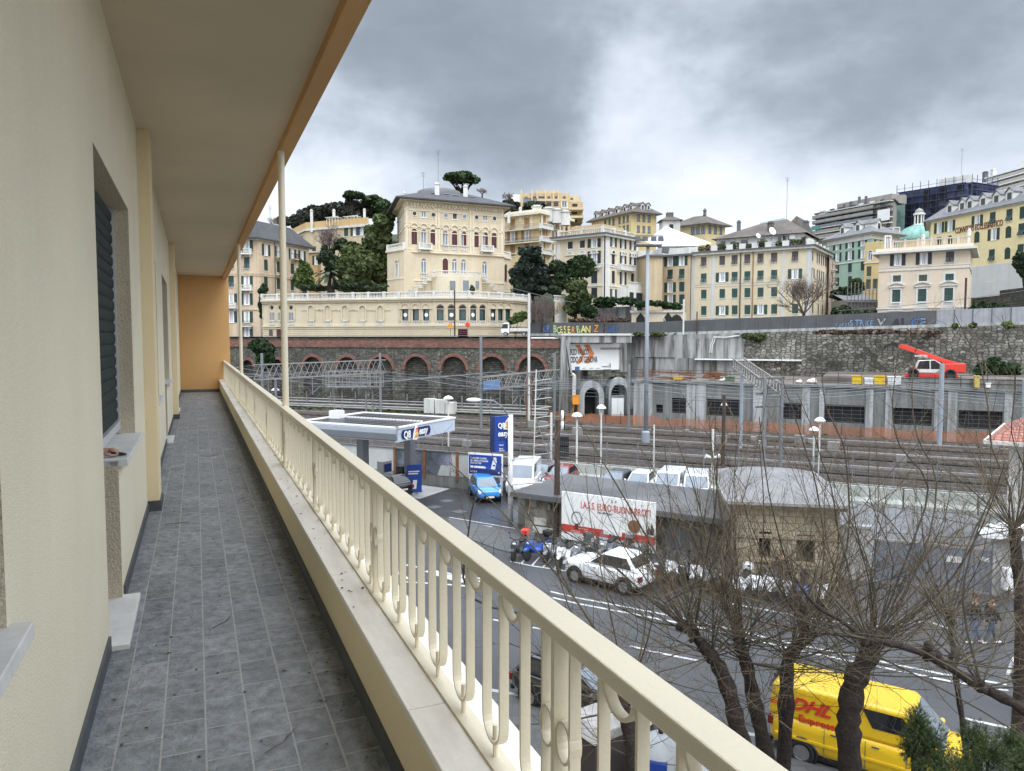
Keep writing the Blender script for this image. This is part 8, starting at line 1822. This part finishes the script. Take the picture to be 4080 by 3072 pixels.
# ================================================================ recycling bins under the trees
def bell(label, p, zt, m_b, m_t, patch=None):
    c = onz(p, zt); t = thing('recycling_bell', label, 'recycling bin', Vector((c.x,c.y,.12))); zt -= .12
    MB().lathe([(.62,0),(.70,.5),(.68,1.05),(.52,1.38),(.25,zt-.06),(.05,zt)], 24).build('shell', m_b, t, smooth=True); MB().lathe([(.705,.42),(.71,.60),(.705,.62)], 24).build('band', m_t, t, smooth=True); MB().lathe([(.06,zt),(.06,zt+.12),(.03,zt+.16)], 8).tube([(-.07,0,zt+.12),(.07,0,zt+.12)], .02, 6).build('lifting_hook', m_black, t)
    for a in (-2.3,-1.0,.4): MB(Matrix.Rotation(a,4,'Z')).cyl((.60,0,1.12), .12, .12, 'x', 14).build('opening', m_black, t)
    if patch: MB(Matrix.Rotation(-1.9,4,'Z')).box(.52,.66,-.22,.22,1.0,1.28).build('coloured_flap', patch, t)
m_bell = mat('grey_white_plastic', (.42,.44,.46), .5, .15, 1, streak=.2); bell('pale grey recycling bell with blue flaps under the pollarded trees', VD(1400,1150), 1.75, m_bell, m_blue, m_blue); bell('pale grey recycling bell with yellow flaps beside the yellow van', VD(1835,1400), 1.75, m_bell, m_yellowp, m_yellowp)
c = onz(VD(860,1020), 1.5); bn = thing('waste_bin', 'dark brown waste bin with a pale sloping lid beside the black car', 'waste bin', Vector((c.x,c.y,.12)), .6); MB().box(-.6,.6,-.55,.55,.1,1.15).build('body', mat('brown_plastic', (.07,.055,.05), .5, .1, 2), bn, bevel=.05); MB().ext([(-.66,1.15),(.66,1.15),(.4,1.42),(-.4,1.42)], -.6, .6).build('lid', mat('pale_lid', (.42,.40,.38), .5, .1, 2, streak=.3), bn, bevel=.04); MB().box(-.55,-.4,-.5,.5,0,.1).box(.4,.55,-.5,.5,0,.1).build('foot', m_black, bn); MB().tube([(0,0,1.42),(0,0,1.56)], .03, 6).build('hook', m_black, bn)
# ================================================================ evergreens, hedges and ivy up the hill
rt = random.Random(12)
def tree(label, Vw, d, lobes, n, size, m, base=None, name='tree', cat='tree', rtrunk=.25, group=None, branches=0, shell=.55, zdrop=3.0, flat=.5):
    sc_ = {V1:2.1925, V2:2.1925, V3:2.38, V4:2.765, V5:2.136, V6:2.2213, V8:2.38, V9:2.048, VE:1.8746}[Vw]; u = d/FL/sc_
    L = []
    for x, y, rx, ry in lobes: c = at(Vw(x,y), d+rt.uniform(-.35,.35)*rx*u); L.append((c, (rx*u, rx*u*.8, ry*u)))
    lo = min(L, key=lambda l: l[0].z-l[1][2]); b = at(Vw(*base), d) if base else Vector((lo[0].x, lo[0].y, lo[0].z-lo[1][2]-zdrop))
    t = thing(name, label, cat, b, 0, group)
    L2 = []
    for c, r in L:                                     # break each mass into clumps, so the outline is uneven
        L2.append((c-b, tuple(q*.80 for q in r))); k = 9
        for i in range(k):
            v = Vector((rt.gauss(0,1), rt.gauss(0,1), rt.gauss(0,1))).normalized(); s = rt.uniform(.22,.42); L2.append((c-b+Vector((v.x*r[0],v.y*r[1],v.z*r[2]))*.80, (r[0]*s, r[1]*s, r[2]*s*.9)))
    leaf_mesh(L2, n, size, rt, flat, shell).build('crown', m, t)
    if rtrunk:
        q = MB(); top = sum((c for c, r in L), Vector())/len(L)-b; q.tube([(0,0,-1.5),top*.35+Vector((.2,0,0)),top*.8], [rtrunk*1.3,rtrunk,rtrunk*.5], 8)
        for c, r in L: q.tube([top*.35, top*.2+(c-b)*.55+Vector((0,0,-.5)), (c-b)+Vector((rt.uniform(-.4,.4),0,r[2]*.3))], [rtrunk*.6,rtrunk*.4,rtrunk*.12], 6)
        for c, r in L[:branches]:
            for k in range(7): a = 2*math.pi*k/7+rt.random(); q.tube([top*.45, top*.55+Vector((math.cos(a)*r[0]*.3,math.sin(a)*r[1]*.3,r[2]*.1)), (c-b)+Vector((math.cos(a)*r[0]*.75,math.sin(a)*r[1]*.75,-r[2]*.2))], [rtrunk*.5,rtrunk*.35,rtrunk*.1], 5)
        q.build('trunk', m_bark, t)
    return t
tree('tall olive green tree mass against the left side of the villa', V1, 136, [(1385,540,95,100),(1340,700,140,150),(1425,880,90,200),(1290,930,130,150),(1330,1050,130,100)], 9000, .42, m_lf2)
tree('broad mid green tree left of the tallest one beside the villa', V1, 133, [(1110,800,110,110),(1060,910,100,120),(1165,960,150,170),(1120,1080,130,70)], 8000, .40, m_lf2)
tree('dark evergreen bush below the bare tree at the yellow house', V1, 138, [(880,840,75,90),(1000,740,60,60),(930,910,80,70)], 3500, .36, m_lf1)
tree('small bushy green tree beside the white round post', V1, 126, [(690,960,60,90),(700,1060,90,60),(640,1040,50,60)], 3000, .34, m_lf4)
tree('dark shrubs behind the terrace balustrade under the trees', V1, 124, [(760,1110,150,30),(1020,1100,120,35),(1250,1110,150,50)], 2500, .3, m_lf1, rtrunk=0, name='shrub', cat='shrub')
pl_ = thing('palm', 'low palm with drooping fronds in front of the tree mass', 'palm', at(V1(905,1140),121)); q = MB(); cr_ = at(V1(905,1000),121)-pl_.location
for k in range(34):
    a = rt.uniform(0,6.3); e = rt.uniform(-.2,1.1); l = rt.uniform(2.4,3.8); p = [cr_+Vector((math.cos(a)*l*s*math.cos(e*.6),math.sin(a)*l*s*math.cos(e*.6),math.sin(e)*l*s-1.5*s*s)) for s in (0,.35,.7,1)]
    for u_, v_ in zip(p, p[1:]): n_ = (v_-u_).cross(Vector((0,0,1))).normalized()*.28; q.quad(u_-n_,v_-n_*.7-Vector((0,0,.15)),v_+n_*.7-Vector((0,0,.15)),u_+n_)
q.build('frond', m_lf1, pl_); MB().tube([(0,0,-1),cr_*.5,cr_], [.4,.35,.38], 8).build('trunk', m_bark, pl_)
for i, (x, y, rx, ry, d) in enumerate(((500,520,45,40,238),(610,525,70,55,236),(700,480,75,60,240),(800,460,85,70,242),(905,430,80,65,244),(990,440,70,70,240),(1080,430,90,80,236),(1180,410,100,70,240),(1390,410,80,70,246))):
    tree(['dark oak at the left end of the wooded ridge','dark oak second along the wooded ridge from the post','dark oak on the ridge above the pergola end','rounded dark oak in the dip of the wooded ridge','dark oak on the ridge just left of the tall cypress pole','small dark oak in front of the umbrella pine','broad dark oak below the umbrella pine','dark oak between the pine and the villa roof','dark oak behind the tall green tree by the villa'][i], V1, d, [(x,y,rx,ry),(x+rx*.5,y+ry*.6,rx*.8,ry*.6)], 1900, .62, m_oak, group='oaks on the wooded ridge')
tree('umbrella pine standing above the wooded ridge', V1, 234, [(1110,300,95,32),(1070,310,50,20),(1160,310,50,26)], 2200, .5, m_pine, base=(1090,470), branches=1, rtrunk=.5)
tree('second broad pine crown on the right of the wooded ridge', V1, 236, [(1290,345,105,40),(1340,390,90,50)], 2400, .55, m_pine, rtrunk=.5)
tree('umbrella pine rising behind the villa roof', V2, 178, [(750,150,145,40),(670,152,76,32),(836,168,72,34),(750,122,95,24)], 5200, .42, m_pine, base=(742,420), branches=3, rtrunk=.42, shell=.3)
tree('large dark cedar right of the villa', V3, 127, [(280,760,110,110),(240,900,150,150),(330,960,140,150),(180,1000,100,130),(300,1080,160,70)], 9500, .36, m_lf3)
tree('dark leafy tree between the cedar and the palazzo', V3, 126, [(540,880,90,80),(560,1000,100,100),(500,1060,80,70)], 4200, .36, m_lf1)
tree('round topped green pine before the palazzo', V3, 127, [(740,830,120,60),(690,860,80,60),(790,870,90,60),(740,900,110,70)], 4600, .34, m_pine, base=(760,1150))
tree('olive green tree below the round topped pine', V3, 122, [(700,1060,110,90),(740,1150,120,80),(680,1240,90,100)], 4600, .34, m_lf2)
tree('dark green bush at the foot of the trees by the grey terrace wall', V3, 121, [(800,1270,90,70),(850,1310,70,50)], 2400, .28, m_lf5, rtrunk=0, name='bush', cat='bush')
tree('dark tree in front of the tan stepped block', V3, 205, [(310,300,110,50),(250,320,60,40),(390,320,60,40)], 2600, .5, m_lf1)
tree('small roof tree on the ornate yellow block', V3, 164, [(610,355,22,30)], 500, .3, m_lf4, rtrunk=.1)
tree('scrubby dark tree behind the villa roof edge', V3, 205, [(70,300,80,70),(150,340,60,40)], 1900, .5, m_oak)
tree('ivy hedge spilling over the cream garden wall', V3, 120.5, [(1480,1215,70,28),(1580,1235,80,34),(1660,1250,50,40),(1420,1210,60,22),(1330,1220,80,30)], 4200, .22, m_lf5, rtrunk=0, name='hedge', cat='hedge')
tree('dark hedge on the grey terrace wall', V3, 123, [(930,1190,80,40),(1030,1180,80,30),(1160,1190,110,40),(960,1230,100,24)], 3200, .24, m_lf5, rtrunk=0, name='hedge', cat='hedge')
tree('reddish brown hedge behind the graffiti barrier', V3, 117.5, [(760,1375,110,22),(930,1375,120,26),(1110,1375,110,24)], 2800, .2, m_lf6, rtrunk=0, name='hedge', cat='hedge')
tree('bright green shrub at the right end of the terrace', V2, 114, [(1240,1370,60,45),(1290,1350,40,35),(1190,1395,50,30)], 1800, .24, m_lf4, rtrunk=.06, name='shrub', cat='shrub')
tree('small yellow green shrub on the lodge roof', V3, 127, [(545,1155,55,28)], 700, .24, m_lf4, rtrunk=0, name='shrub', cat='shrub', zdrop=.3)
tree('potted plant on the villa stair bastion', V2, 121, [(838,1125,20,34)], 400, .2, m_lf2, rtrunk=.04, name='shrub', cat='shrub', zdrop=.5)
tree('yellowish palm like shrub below the green house', V5, 142, [(450,1080,60,40),(480,1110,40,50)], 1300, .34, m_lf2)
tree('dark bushes below the green house', V5, 138, [(330,1180,90,50),(420,1150,70,40)], 1500, .36, m_lf1, rtrunk=0, name='bush', cat='bush')
tree('dark bushes along the barrier left of the peach building', V5, 122, [(400,1350,110,40),(540,1345,80,35),(320,1330,70,60)], 2000, .3, m_lf1, rtrunk=0, name='bush', cat='bush')
tree('dark tree cut by the right edge before the college', V5, 116, [(1860,900,60,90),(1890,980,60,60)], 2200, .3, m_lf1)
tree('dark bushes right of the peach building', V5, 101, [(1530,1290,80,45),(1640,1300,70,35),(1480,1310,60,40)], 2600, .26, m_lf5, rtrunk=0, name='bush', cat='bush')
tree('ivy covered column beside the peach apartment block', V1, 124, [(325,1140,36,60),(318,1230,34,70),(320,1310,26,60)], 2600, .24, m_lf5, rtrunk=0, name='ivy', cat='ivy')
tree('big patch of ivy hanging over the brick arched wall', V6, 115.2, [(320,300,110,80),(340,400,90,90),(260,290,60,50)], 5200, .26, m_lf5, rtrunk=0, name='ivy', cat='ivy')
tree('green creeper over the top of the grey concrete wall', V4, 104.5, [(1150,1500,120,40),(1180,1550,60,30),(1060,1490,70,24)], 1900, .22, m_lf2, rtrunk=0, name='creeper', cat='creeper', zdrop=.2)
tree('dark ivy patch on the pale stone wall behind the crane', V9, 88.5, [(1960,420,110,60),(2080,450,120,60),(1850,470,60,40)], 3000, .24, m_lf5, rtrunk=0, name='ivy', cat='ivy', zdrop=.2)
tree('dry brown creepers along the top of the pale stone wall', V9, 95, [(700,150,180,16),(1000,150,180,18),(1400,150,200,16)], 2600, .2, m_lf6, rtrunk=0, name='creeper', cat='creeper', zdrop=.2)
tree('weeds growing on the ledge below the graffiti barrier', V8, 110, [(820,195,60,12),(1000,195,90,14),(1200,190,60,12),(1650,180,60,18)], 1500, .2, m_lf2, rtrunk=0, name='weeds', cat='weeds', zdrop=.2)
tree('green tufts before the pale barrier panels at the right', V9, 90, [(1650,100,25,22),(1790,95,25,22),(2080,90,40,30)], 900, .2, m_lf4, rtrunk=0, name='shrub', cat='shrub', zdrop=.2)
# ---- bare trees
def bare(mb, p, d, L, r, lev, rnd, up=.18, spread=.55, kids=(4,6)):
    n = 5; pts = [p]; q = p.copy(); v = d.normalized()
    for i in range(n): v = (v+Vector((rnd.gauss(0,.13),rnd.gauss(0,.13),rnd.gauss(0,.08)+up*.3))).normalized(); q = q+v*(L/n); pts.append(q.copy())
    mb.tube(pts, [r*(1-.65*i/n) for i in range(n+1)], 5 if lev > 1 else 3)
    if lev <= 0: return
    for k in range(rnd.randint(*kids)):
        f = rnd.uniform(.3,1); i = min(n-1, int(f*n)); b = pts[i].lerp(pts[i+1], f*n-i); a = Vector((rnd.gauss(0,1),rnd.gauss(0,1),rnd.gauss(0,.7)+.35)).normalized()
        bare(mb, b, (v*(1-spread)+a*spread), L*rnd.uniform(.5,.75), r*.55, lev-1, rnd, up, spread, kids)
def bare_tree(label, Vw, base, top, d, m, lev=4, r=.22, spread=.6, kids=(4,6), seed=1, name='bare_tree', h0=.35):
    b = at(Vw(*base), d); h = at(Vw(*top), d).z-b.z; rnd = random.Random(seed); t = thing(name, label, 'tree' if name == 'bare_tree' else 'shrub', b)
    MB().tube([(0,0,-.5),(.1,0,h*h0*.5),(.15,.1,h*h0)], [r*1.25,r,r*.8], 8).build('trunk', m_bark, t)
    q = MB()
    for k in range(6): a = 2*math.pi*k/6+rnd.random(); bare(q, Vector((.15,.1,h*h0*(.8+.2*rnd.random()))), Vector((math.cos(a)*spread*1.2,math.sin(a)*spread*1.2,.9)), h*.42, r*.5, lev-1, rnd, .15, spread, kids)
    q.build('crown', m, t)
bare_tree('spreading bare tree with a few dead leaves before the long cream building', V4, (1655,1400), (1700,760), 113, m_twigf, 5, .26, .62, (4,5), 3, h0=.28)
bare_tree('bare brownish tree before the faded yellow house', V1, (900,870), (900,550), 150, m_twigp, 5, .26, .6, (4,5), 5, h0=.25)
bare_tree('bare purple brown shrub tree at the end of the terrace', V2, (1440,1470), (1460,1150), 114.5, m_twigp, 5, .14, .5, (4,6), 7, h0=.12)
bare_tree('small bare tree over the blue graffiti', V3, (965,1490), (960,1270), 112, m_twigp, 4, .09, .6, (3,5), 9, h0=.4)
bare_tree('dark bare shrub growing at the barrier foot above the drain pipes', V4, (830,1470), (840,1290), 107.5, m_twigf, 4, .07, .6, (4,5), 10, name='bare_shrub', h0=.1)
bare_tree('bare tree rising behind the right end of the villa roof', V2, (1140,380), (1140,270), 200, m_twigf, 4, .2, .6, (4,5), 11)
bare_tree('bare tree behind the peach block chimneys', V1, (425,640), (425,490), 165, m_twigf, 4, .16, .6, (4,5), 13)
bare_tree('bare tree behind the villa chimney', V2, (920,330), (900,230), 195, m_twigf, 4, .2, .6, (4,5), 14)
# ================================================================ pollarded street trees in front of the balcony
TW = [0]; m_twigt = mat('tan_twigs', (.115,.085,.05), .9, .5, .6, isl=.6)
def twig(mb, p, v, L, r, rnd, lev):
    n = 3; pts = [p]; q = p.copy(); v = v.normalized()
    for i in range(n): v = (v+Vector((rnd.gauss(0,.16),rnd.gauss(0,.16),rnd.gauss(0,.12)+.05))).normalized(); q = q+v*(L/n); pts.append(q.copy())
    mb.tube(pts, [r, r*.8, r*.6, r*.35], 3); TW[0] += 1
    if lev:
        for k in range(rnd.randint(1,3)): i = rnd.randint(1,3); a = Vector((rnd.gauss(0,1),rnd.gauss(0,1),rnd.gauss(0,1))).normalized(); twig(mb, pts[i], v*.7+a*.6, L*rnd.uniform(.35,.7), r*.6, rnd, lev-1)
FT = [None]
def dress(mb, pts, r, rnd, dens):
    mb = FT[0]
    tot = sum((b-a).length for a, b in zip(pts, pts[1:]))
    for a, b in zip(pts, pts[1:]):
        l = (b-a).length; v = (b-a).normalized()
        for k in range(int(l*dens+rnd.random())):
            f = rnd.random(); n_ = Vector((rnd.gauss(0,1),rnd.gauss(0,1),rnd.gauss(0,1))); n_ = (n_-v*n_.dot(v)).normalized(); twig(mb, a.lerp(b,f), v*.75+n_*.7+Vector((0,0,.12)), rnd.uniform(.25,.85), max(.0034, r*.28), rnd, 1 if rnd.random() < .55 else 0)
def smooth(pts, k=4):
    out = []; P = [pts[0]]+list(pts)+[pts[-1]]
    for i in range(1, len(P)-2):
        for j in range(k): t = j/k; a,b,c,d = P[i-1],P[i],P[i+1],P[i+2]; out.append(.5*((2*b)+(c-a)*t+(2*a-5*b+4*c-d)*t*t+(3*b-a-3*c+d)*t**3))
    return out+[pts[-1]]
def whip(mb, p, v, L, r, rnd, dens=3.0):
    n = 9; pts = [p]; q = p.copy(); v = v.normalized(); bend = Vector((rnd.gauss(0,.06),rnd.gauss(0,.06),rnd.uniform(-.01,.11)))
    for i in range(n): v = (v+bend+Vector((rnd.gauss(0,.05),rnd.gauss(0,.05),rnd.gauss(0,.04)))).normalized(); q = q+v*(L/n); pts.append(q.copy())
    mb.tube(pts, [max(.005, r*(1-.78*i/n)) for i in range(n+1)], 5); dress(mb, pts[1:], r, rnd, dens)
    for k in range(rnd.randint(0,2)):
        i = rnd.randint(2,5); a = Vector((rnd.gauss(0,1),rnd.gauss(0,1),rnd.gauss(0,.5)+.4)).normalized(); w2 = [pts[i]]; u = (v*.5+a*.7).normalized(); q2 = pts[i].copy()
        for j in range(6): u = (u+bend+Vector((rnd.gauss(0,.06),rnd.gauss(0,.06),.04))).normalized(); q2 = q2+u*(L*.45/6); w2.append(q2.copy())
        mb.tube(w2, [max(.004, r*.55*(1-.7*j/6)) for j in range(7)], 4); dress(mb, w2[1:], r*.6, rnd, dens)
def pollard(label, d, trunk, rad, heads, guided=(), nwhip=26, seed=1, lean=(0,0,0), lim=(2.6,5.6), dens=4.6, wr=.017):
    P = [at(D(x,y), dd if dd else d) for x, y, dd in trunk]; base = P[0].copy(); base.z = .12; rnd = random.Random(seed)
    t = thing('pollarded_tree', label, 'tree', base, 0, 'pollarded trees in front of the balcony')
    if P[0].z > .3: P = [base]+P; rad = [rad[0]*1.15]+list(rad)
    sp = smooth([p-base for p in P], 4); n = len(sp); rr2 = [rad[min(len(rad)-1,int(i/4))]*(1-(i%4)/4)+rad[min(len(rad)-1,int(i/4)+1)]*((i%4)/4) for i in range(n)]
    q = MB(); q.tube(sp, [r*(.98+.2*rnd.uniform(-1,1)) for r in rr2], 14)
    H_ = [at(D(x,y), dd if dd else d)-base for x, y, dd in heads]
    for h in H_:
        for k in range(6): o = Vector((rnd.gauss(0,.055),rnd.gauss(0,.055),rnd.gauss(0,.06))); s = rnd.uniform(.05,.095); q.ball(tuple(h+o), s, s*rnd.uniform(.8,1.2), s*rnd.uniform(.9,1.4), 7, 5)
    o = q.build('trunk', m_bark, t, smooth=True); 
    c = MB(); FT[0] = MB()
    for g in guided:
        pts = [at(D(x,y), dd)-base for x, y, dd in g]; pts = smooth(pts, 3); m = len(pts); r0 = wr*rnd.uniform(1.0,1.5); c.tube(pts, [max(.006, r0*(1-.75*i/m)) for i in range(m)], 6); dress(c, pts[2:], r0, rnd, dens)
    for k in range(int(nwhip*1.8)):
        h = H_[rnd.randrange(len(H_))]; a = rnd.uniform(0,2*math.pi); e = rnd.uniform(-.45,1.2); v = Vector((math.cos(a)*math.cos(e)+lean[0],math.sin(a)*math.cos(e)*.8+lean[1],math.sin(e)+lean[2])); whip(c, h, v, rnd.uniform(lim[0]*.7,lim[1]), wr*rnd.uniform(.5,1.2), rnd, dens)
    for k in range(10):
        i = rnd.randint(n//3, n-2); a = rnd.uniform(0,6.28); whip(c, sp[i], Vector((math.cos(a),math.sin(a)*.8,rnd.uniform(.1,.9))), rnd.uniform(.8,2.4), wr*.55, rnd, dens)
    c.build('branches', m_twig, t); FT[0].build('twigs', m_twigt, t); return t
pollard('dark trunked pollarded tree hidden low behind the railing bars', 13.2, [(1368,1668,0),(1364,1600,0),(1352,1545,0),(1340,1500,0)], [.15,.14,.13,.10], [(1340,1500,0),(1352,1530,0)],
        [[(1345,1500,13.2),(1290,1370,13),(1225,1270,12.9),(1150,1180,12.8),(1060,1080,12.7),(970,998,12.6)],[(1345,1500,13.2),(1310,1400,13.4),(1240,1290,13.5),(1180,1180,13.6),(1110,1060,13.6),(1060,985,13.7)],[(1352,1500,13.2),(1330,1380,12.8),(1300,1240,12.6),(1275,1120,12.6),(1265,1010,12.7)],[(1352,1500,13.2),(1320,1430,13),(1230,1330,12.5),(1130,1255,12),(1040,1190,11.6)],[(1355,1510,13.2),(1390,1380,13.5),(1400,1240,13.6),(1395,1100,13.6)],[(1350,1510,13.2),(1270,1440,12),(1180,1420,11.5),(1090,1385,11.2)],[(1345,1520,13.2),(1250,1500,12),(1150,1480,11.5)],[(1340,1500,13),(1180,1350,11),(1016,1290,10),(1012,1150,9.8),(1030,1060,9.8)]], 7, 41, (-.45,.0,.1), (2.4,4.6))
pollard('thick pollarded tree trunk leaning left, nearest to the railing', 14.5, [(1640,1700,0),(1599,1595,0),(1582,1520,0),(1562,1460,0),(1538,1419,0),(1500,1372,0)], [.24,.21,.18,.16,.14,.11], [(1500,1372,0),(1538,1419,0),(1482,1355,0)],
        [[(1500,1372,14.5),(1440,1240,14.2),(1380,1130,14),(1310,1010,13.8),(1255,920,13.7)],[(1500,1372,14.5),(1470,1240,14.6),(1450,1110,14.7),(1435,960,14.7)],[(1500,1372,14.5),(1400,1290,14),(1300,1200,13.6),(1190,1130,13.2)],[(1538,1419,14.5),(1540,1280,14.8),(1520,1130,15),(1480,1000,15),(1440,900,15)],[(1500,1372,14.5),(1520,1230,14.4),(1545,1100,14.3),(1550,980,14.3)]], 26, 42, (-.3,.05,.15))
pollard('slender dark pollarded tree second from the railing', 15.2, [(1665,1690,0),(1644,1579,0),(1628,1510,0),(1616,1449,0),(1601,1390,0)], [.19,.17,.15,.13,.10], [(1601,1390,0),(1612,1430,0)],
        [[(1601,1390,15.2),(1590,1260,15.2),(1560,1120,15.2),(1540,990,15.2),(1530,880,15.2)],[(1601,1390,15.2),(1640,1250,15.2),(1650,1100,15.2),(1640,960,15.3)]], 24, 43, (-.1,.05,.2))
pollard('pollarded tree rising in front of the rear of the yellow van', 15.4, [(1690,1700,0),(1697,1565,0),(1699,1490,0),(1703,1426,0),(1728,1392,0),(1751,1371,0)], [.20,.17,.15,.15,.13,.12], [(1751,1371,0),(1703,1426,0)],
        [[(1751,1371,15.4),(1780,1200,15.3),(1764,1056,15.2),(1743,982,15.2),(1714,889,15.2),(1693,826,15.2),(1686,741,15.2)],[(1751,1371,15.4),(1810,1200,15.2),(1796,1056,15),(1775,995,15),(1754,924,15),(1722,850,15)],[(1751,1371,15.4),(1830,1180,15.4),(1827,990,15.4),(1806,926,15.4),(1783,874,15.4),(1775,805,15.4)],[(1751,1371,15.4),(1700,1220,15.2),(1660,1060,15.1),(1640,900,15)]], 26, 44, (.0,.05,.25))
pollard('thickest pollarded tree trunk in front of the middle of the yellow van', 14, [(1838,1710,0),(1833,1600,0),(1835,1536,0),(1849,1464,0),(1875,1420,0),(1890,1382,0)], [.27,.24,.22,.21,.19,.15], [(1890,1382,0),(1880,1410,0),(1850,1455,0)],
        [[(1890,1382,14),(1990,1210,14),(2023,1043,14),(1981,942,14),(1970,836,14),(1984,694,14)],[(1890,1382,14),(1960,1200,14.2),(2005,1053,14.2),(1944,964,14.2),(1928,890,14.2),(1931,834,14.2),(1941,741,14.2)],[(1890,1382,14),(1930,1220,14.4),(1880,1080,14.5),(1878,960,14.5)],[(1890,1382,14),(2030,1280,13.8),(2120,1140,13.6),(2170,1000,13.5)],[(1890,1382,14),(1880,1230,13.8),(1830,1110,13.6),(1800,1040,13.6)]], 32, 45, (.1,.05,.2), (2.6,5.8))
pollard('tree at the right with a long grey limb crossing the yellow van', 11.5, [(2330,1700,0),(2290,1590,0),(2208,1530,11.5),(2121,1484,11.6),(2006,1417,11.7),(1928,1391,11.8),(1876,1380,11.9),(1818,1342,12),(1760,1305,12.1),(1717,1247,12.2)], [.16,.13,.085,.075,.062,.055,.048,.040,.032,.022], [(1876,1380,11.9),(2121,1484,11.6),(2006,1417,11.7)],
        [[(2260,1560,11.5),(2225,1400,11.8),(2185,1330,12),(2130,1240,12.4)],[(1876,1380,11.9),(1800,1290,12.2),(1700,1200,12.5)],[(2121,1484,11.6),(2080,1300,11.8),(2110,1150,12),(2150,1050,12)]], 16, 46, (-.2,.05,.25), (1.6,3.6), 3.6, .015)
pollard('branching tree at the right edge before the gate', 17, [(2206,1430,0),(2202,1289,0),(2196,1200,0),(2190,1144,0)], [.15,.13,.12,.10], [(2190,1144,0)],
        [[(2190,1144,17),(2180,1051,17),(2143,969,17),(2135,884,17),(2116,784,17),(2092,739,17),(2063,680,17)],[(2190,1144,17),(2222,1060,17),(2209,1003,17),(2185,934,17),(2193,842,17),(2190,789,17),(2164,680,17)],[(2190,1144,17),(2100,1060,17),(2010,990,17),(1930,960,17)],[(2190,1144,17),(2240,1100,17),(2290,1000,17)],[(2194,1160,17),(2090,1180,16.6),(2000,1170,16.4),(1900,1190,16.2)]], 18, 47, (-.15,0,.15), (2.2,4.6))
pollard('dark limbed tree standing between the pedestrians and the yellow van', 15.6, [(2090,1700,0),(2085,1600,0),(2070,1500,0),(2060,1420,0),(2050,1330,0)], [.07,.065,.06,.055,.05], [(2050,1330,0),(2060,1420,0)], [[(2050,1330,15.6),(2090,1180,15.6),(2150,1060,15.6),(2200,960,15.6)],[(2050,1330,15.6),(2000,1200,15.6),(1990,1090,15.6)]], 14, 48, (.1,0,.2), (2.0,4.2))
# pine bush at the lower right
def needles(label, lobes, d, n, seed):
    rnd = random.Random(seed); u = d/FL/1.8746; L = [(at(VE(x,y), d+rnd.uniform(-.4,.4)), rx*u, ry*u) for x,y,rx,ry in lobes]; b = Vector((L[0][0].x, L[0][0].y, .12)); t = thing('pine_tree', label, 'tree', b); q = MB(); w_ = MB()
    for i in range(n):
        c, rx, ry = L[rnd.randrange(len(L))]; v = Vector((rnd.gauss(0,1),rnd.gauss(0,1),rnd.gauss(0,1))).normalized()*rnd.uniform(.05,1.35); p = c-b+Vector((v.x*rx,v.y*rx,v.z*ry)); ax = (v+Vector((rnd.gauss(0,.4),rnd.gauss(0,.4),.6+rnd.gauss(0,.3)))).normalized()
        for k in range(9):
            dr = (ax+Vector((rnd.gauss(0,.5),rnd.gauss(0,.5),rnd.gauss(0,.5)))).normalized(); s = rnd.uniform(.05,.11); o = dr.cross(Vector((rnd.gauss(0,1),rnd.gauss(0,1),1))).normalized()*.0032; q.add([p-o,p+o,p+dr*s], [(0,1,2)])
        if rnd.random() < .12: w_.tube([p-ax*.25, p+ax*.1], [.006,.003], 3)
    q.build('crown', mat('green_needles'+str(seed), (.055,.085,.022), .6, .4, 1.5, isl=.5), t); w_.tube([(0,0,0),(.1,.1,3),L[0][0]-b], [.12,.1,.03], 8)
    for c, rx, ry in L: w_.tube([(.1,.1,2.5), (c-b)*.7+Vector((0,0,.4)), c-b], [.05,.035,.01], 5)
    w_.build('trunk', m_bark, t)
needles('green pine bush in front of the yellow van windscreen', [(1420,1120,70,130),(1500,1230,120,120),(1380,1260,80,90),(1560,1400,170,90)], 12.2, 2600, 61)
needles('green pine bush at the bottom right corner beside the road', [(1850,1210,90,120),(1960,1330,150,110),(2120,1260,110,110),(1760,1420,170,70),(2180,1400,120,90)], 12.6, 3600, 62)
SPLIT = {'pilaster','dark_interior','terrace_pier','post','window_reveal','buttress','facing_panel','chevron','meter_box','torn_poster','planter','attic_window','upright','bracket','stake','corner_strip','pier','window_hood','skylight','dormer_window','window_opening','closed_shutter','pale_window','stair_window','shaft_pair','poster_base','grey_shutter','wheel_arch','notice','arch_infill','window','window_pane','round_sign','lantern_column'}
for o in [o for o in sc.objects if o.type == 'MESH' and o.parent is not None and o.data.users == 1 and not o.modifiers and not o.children and o.name.split('.')[0] in SPLIT]: split_loose(o)
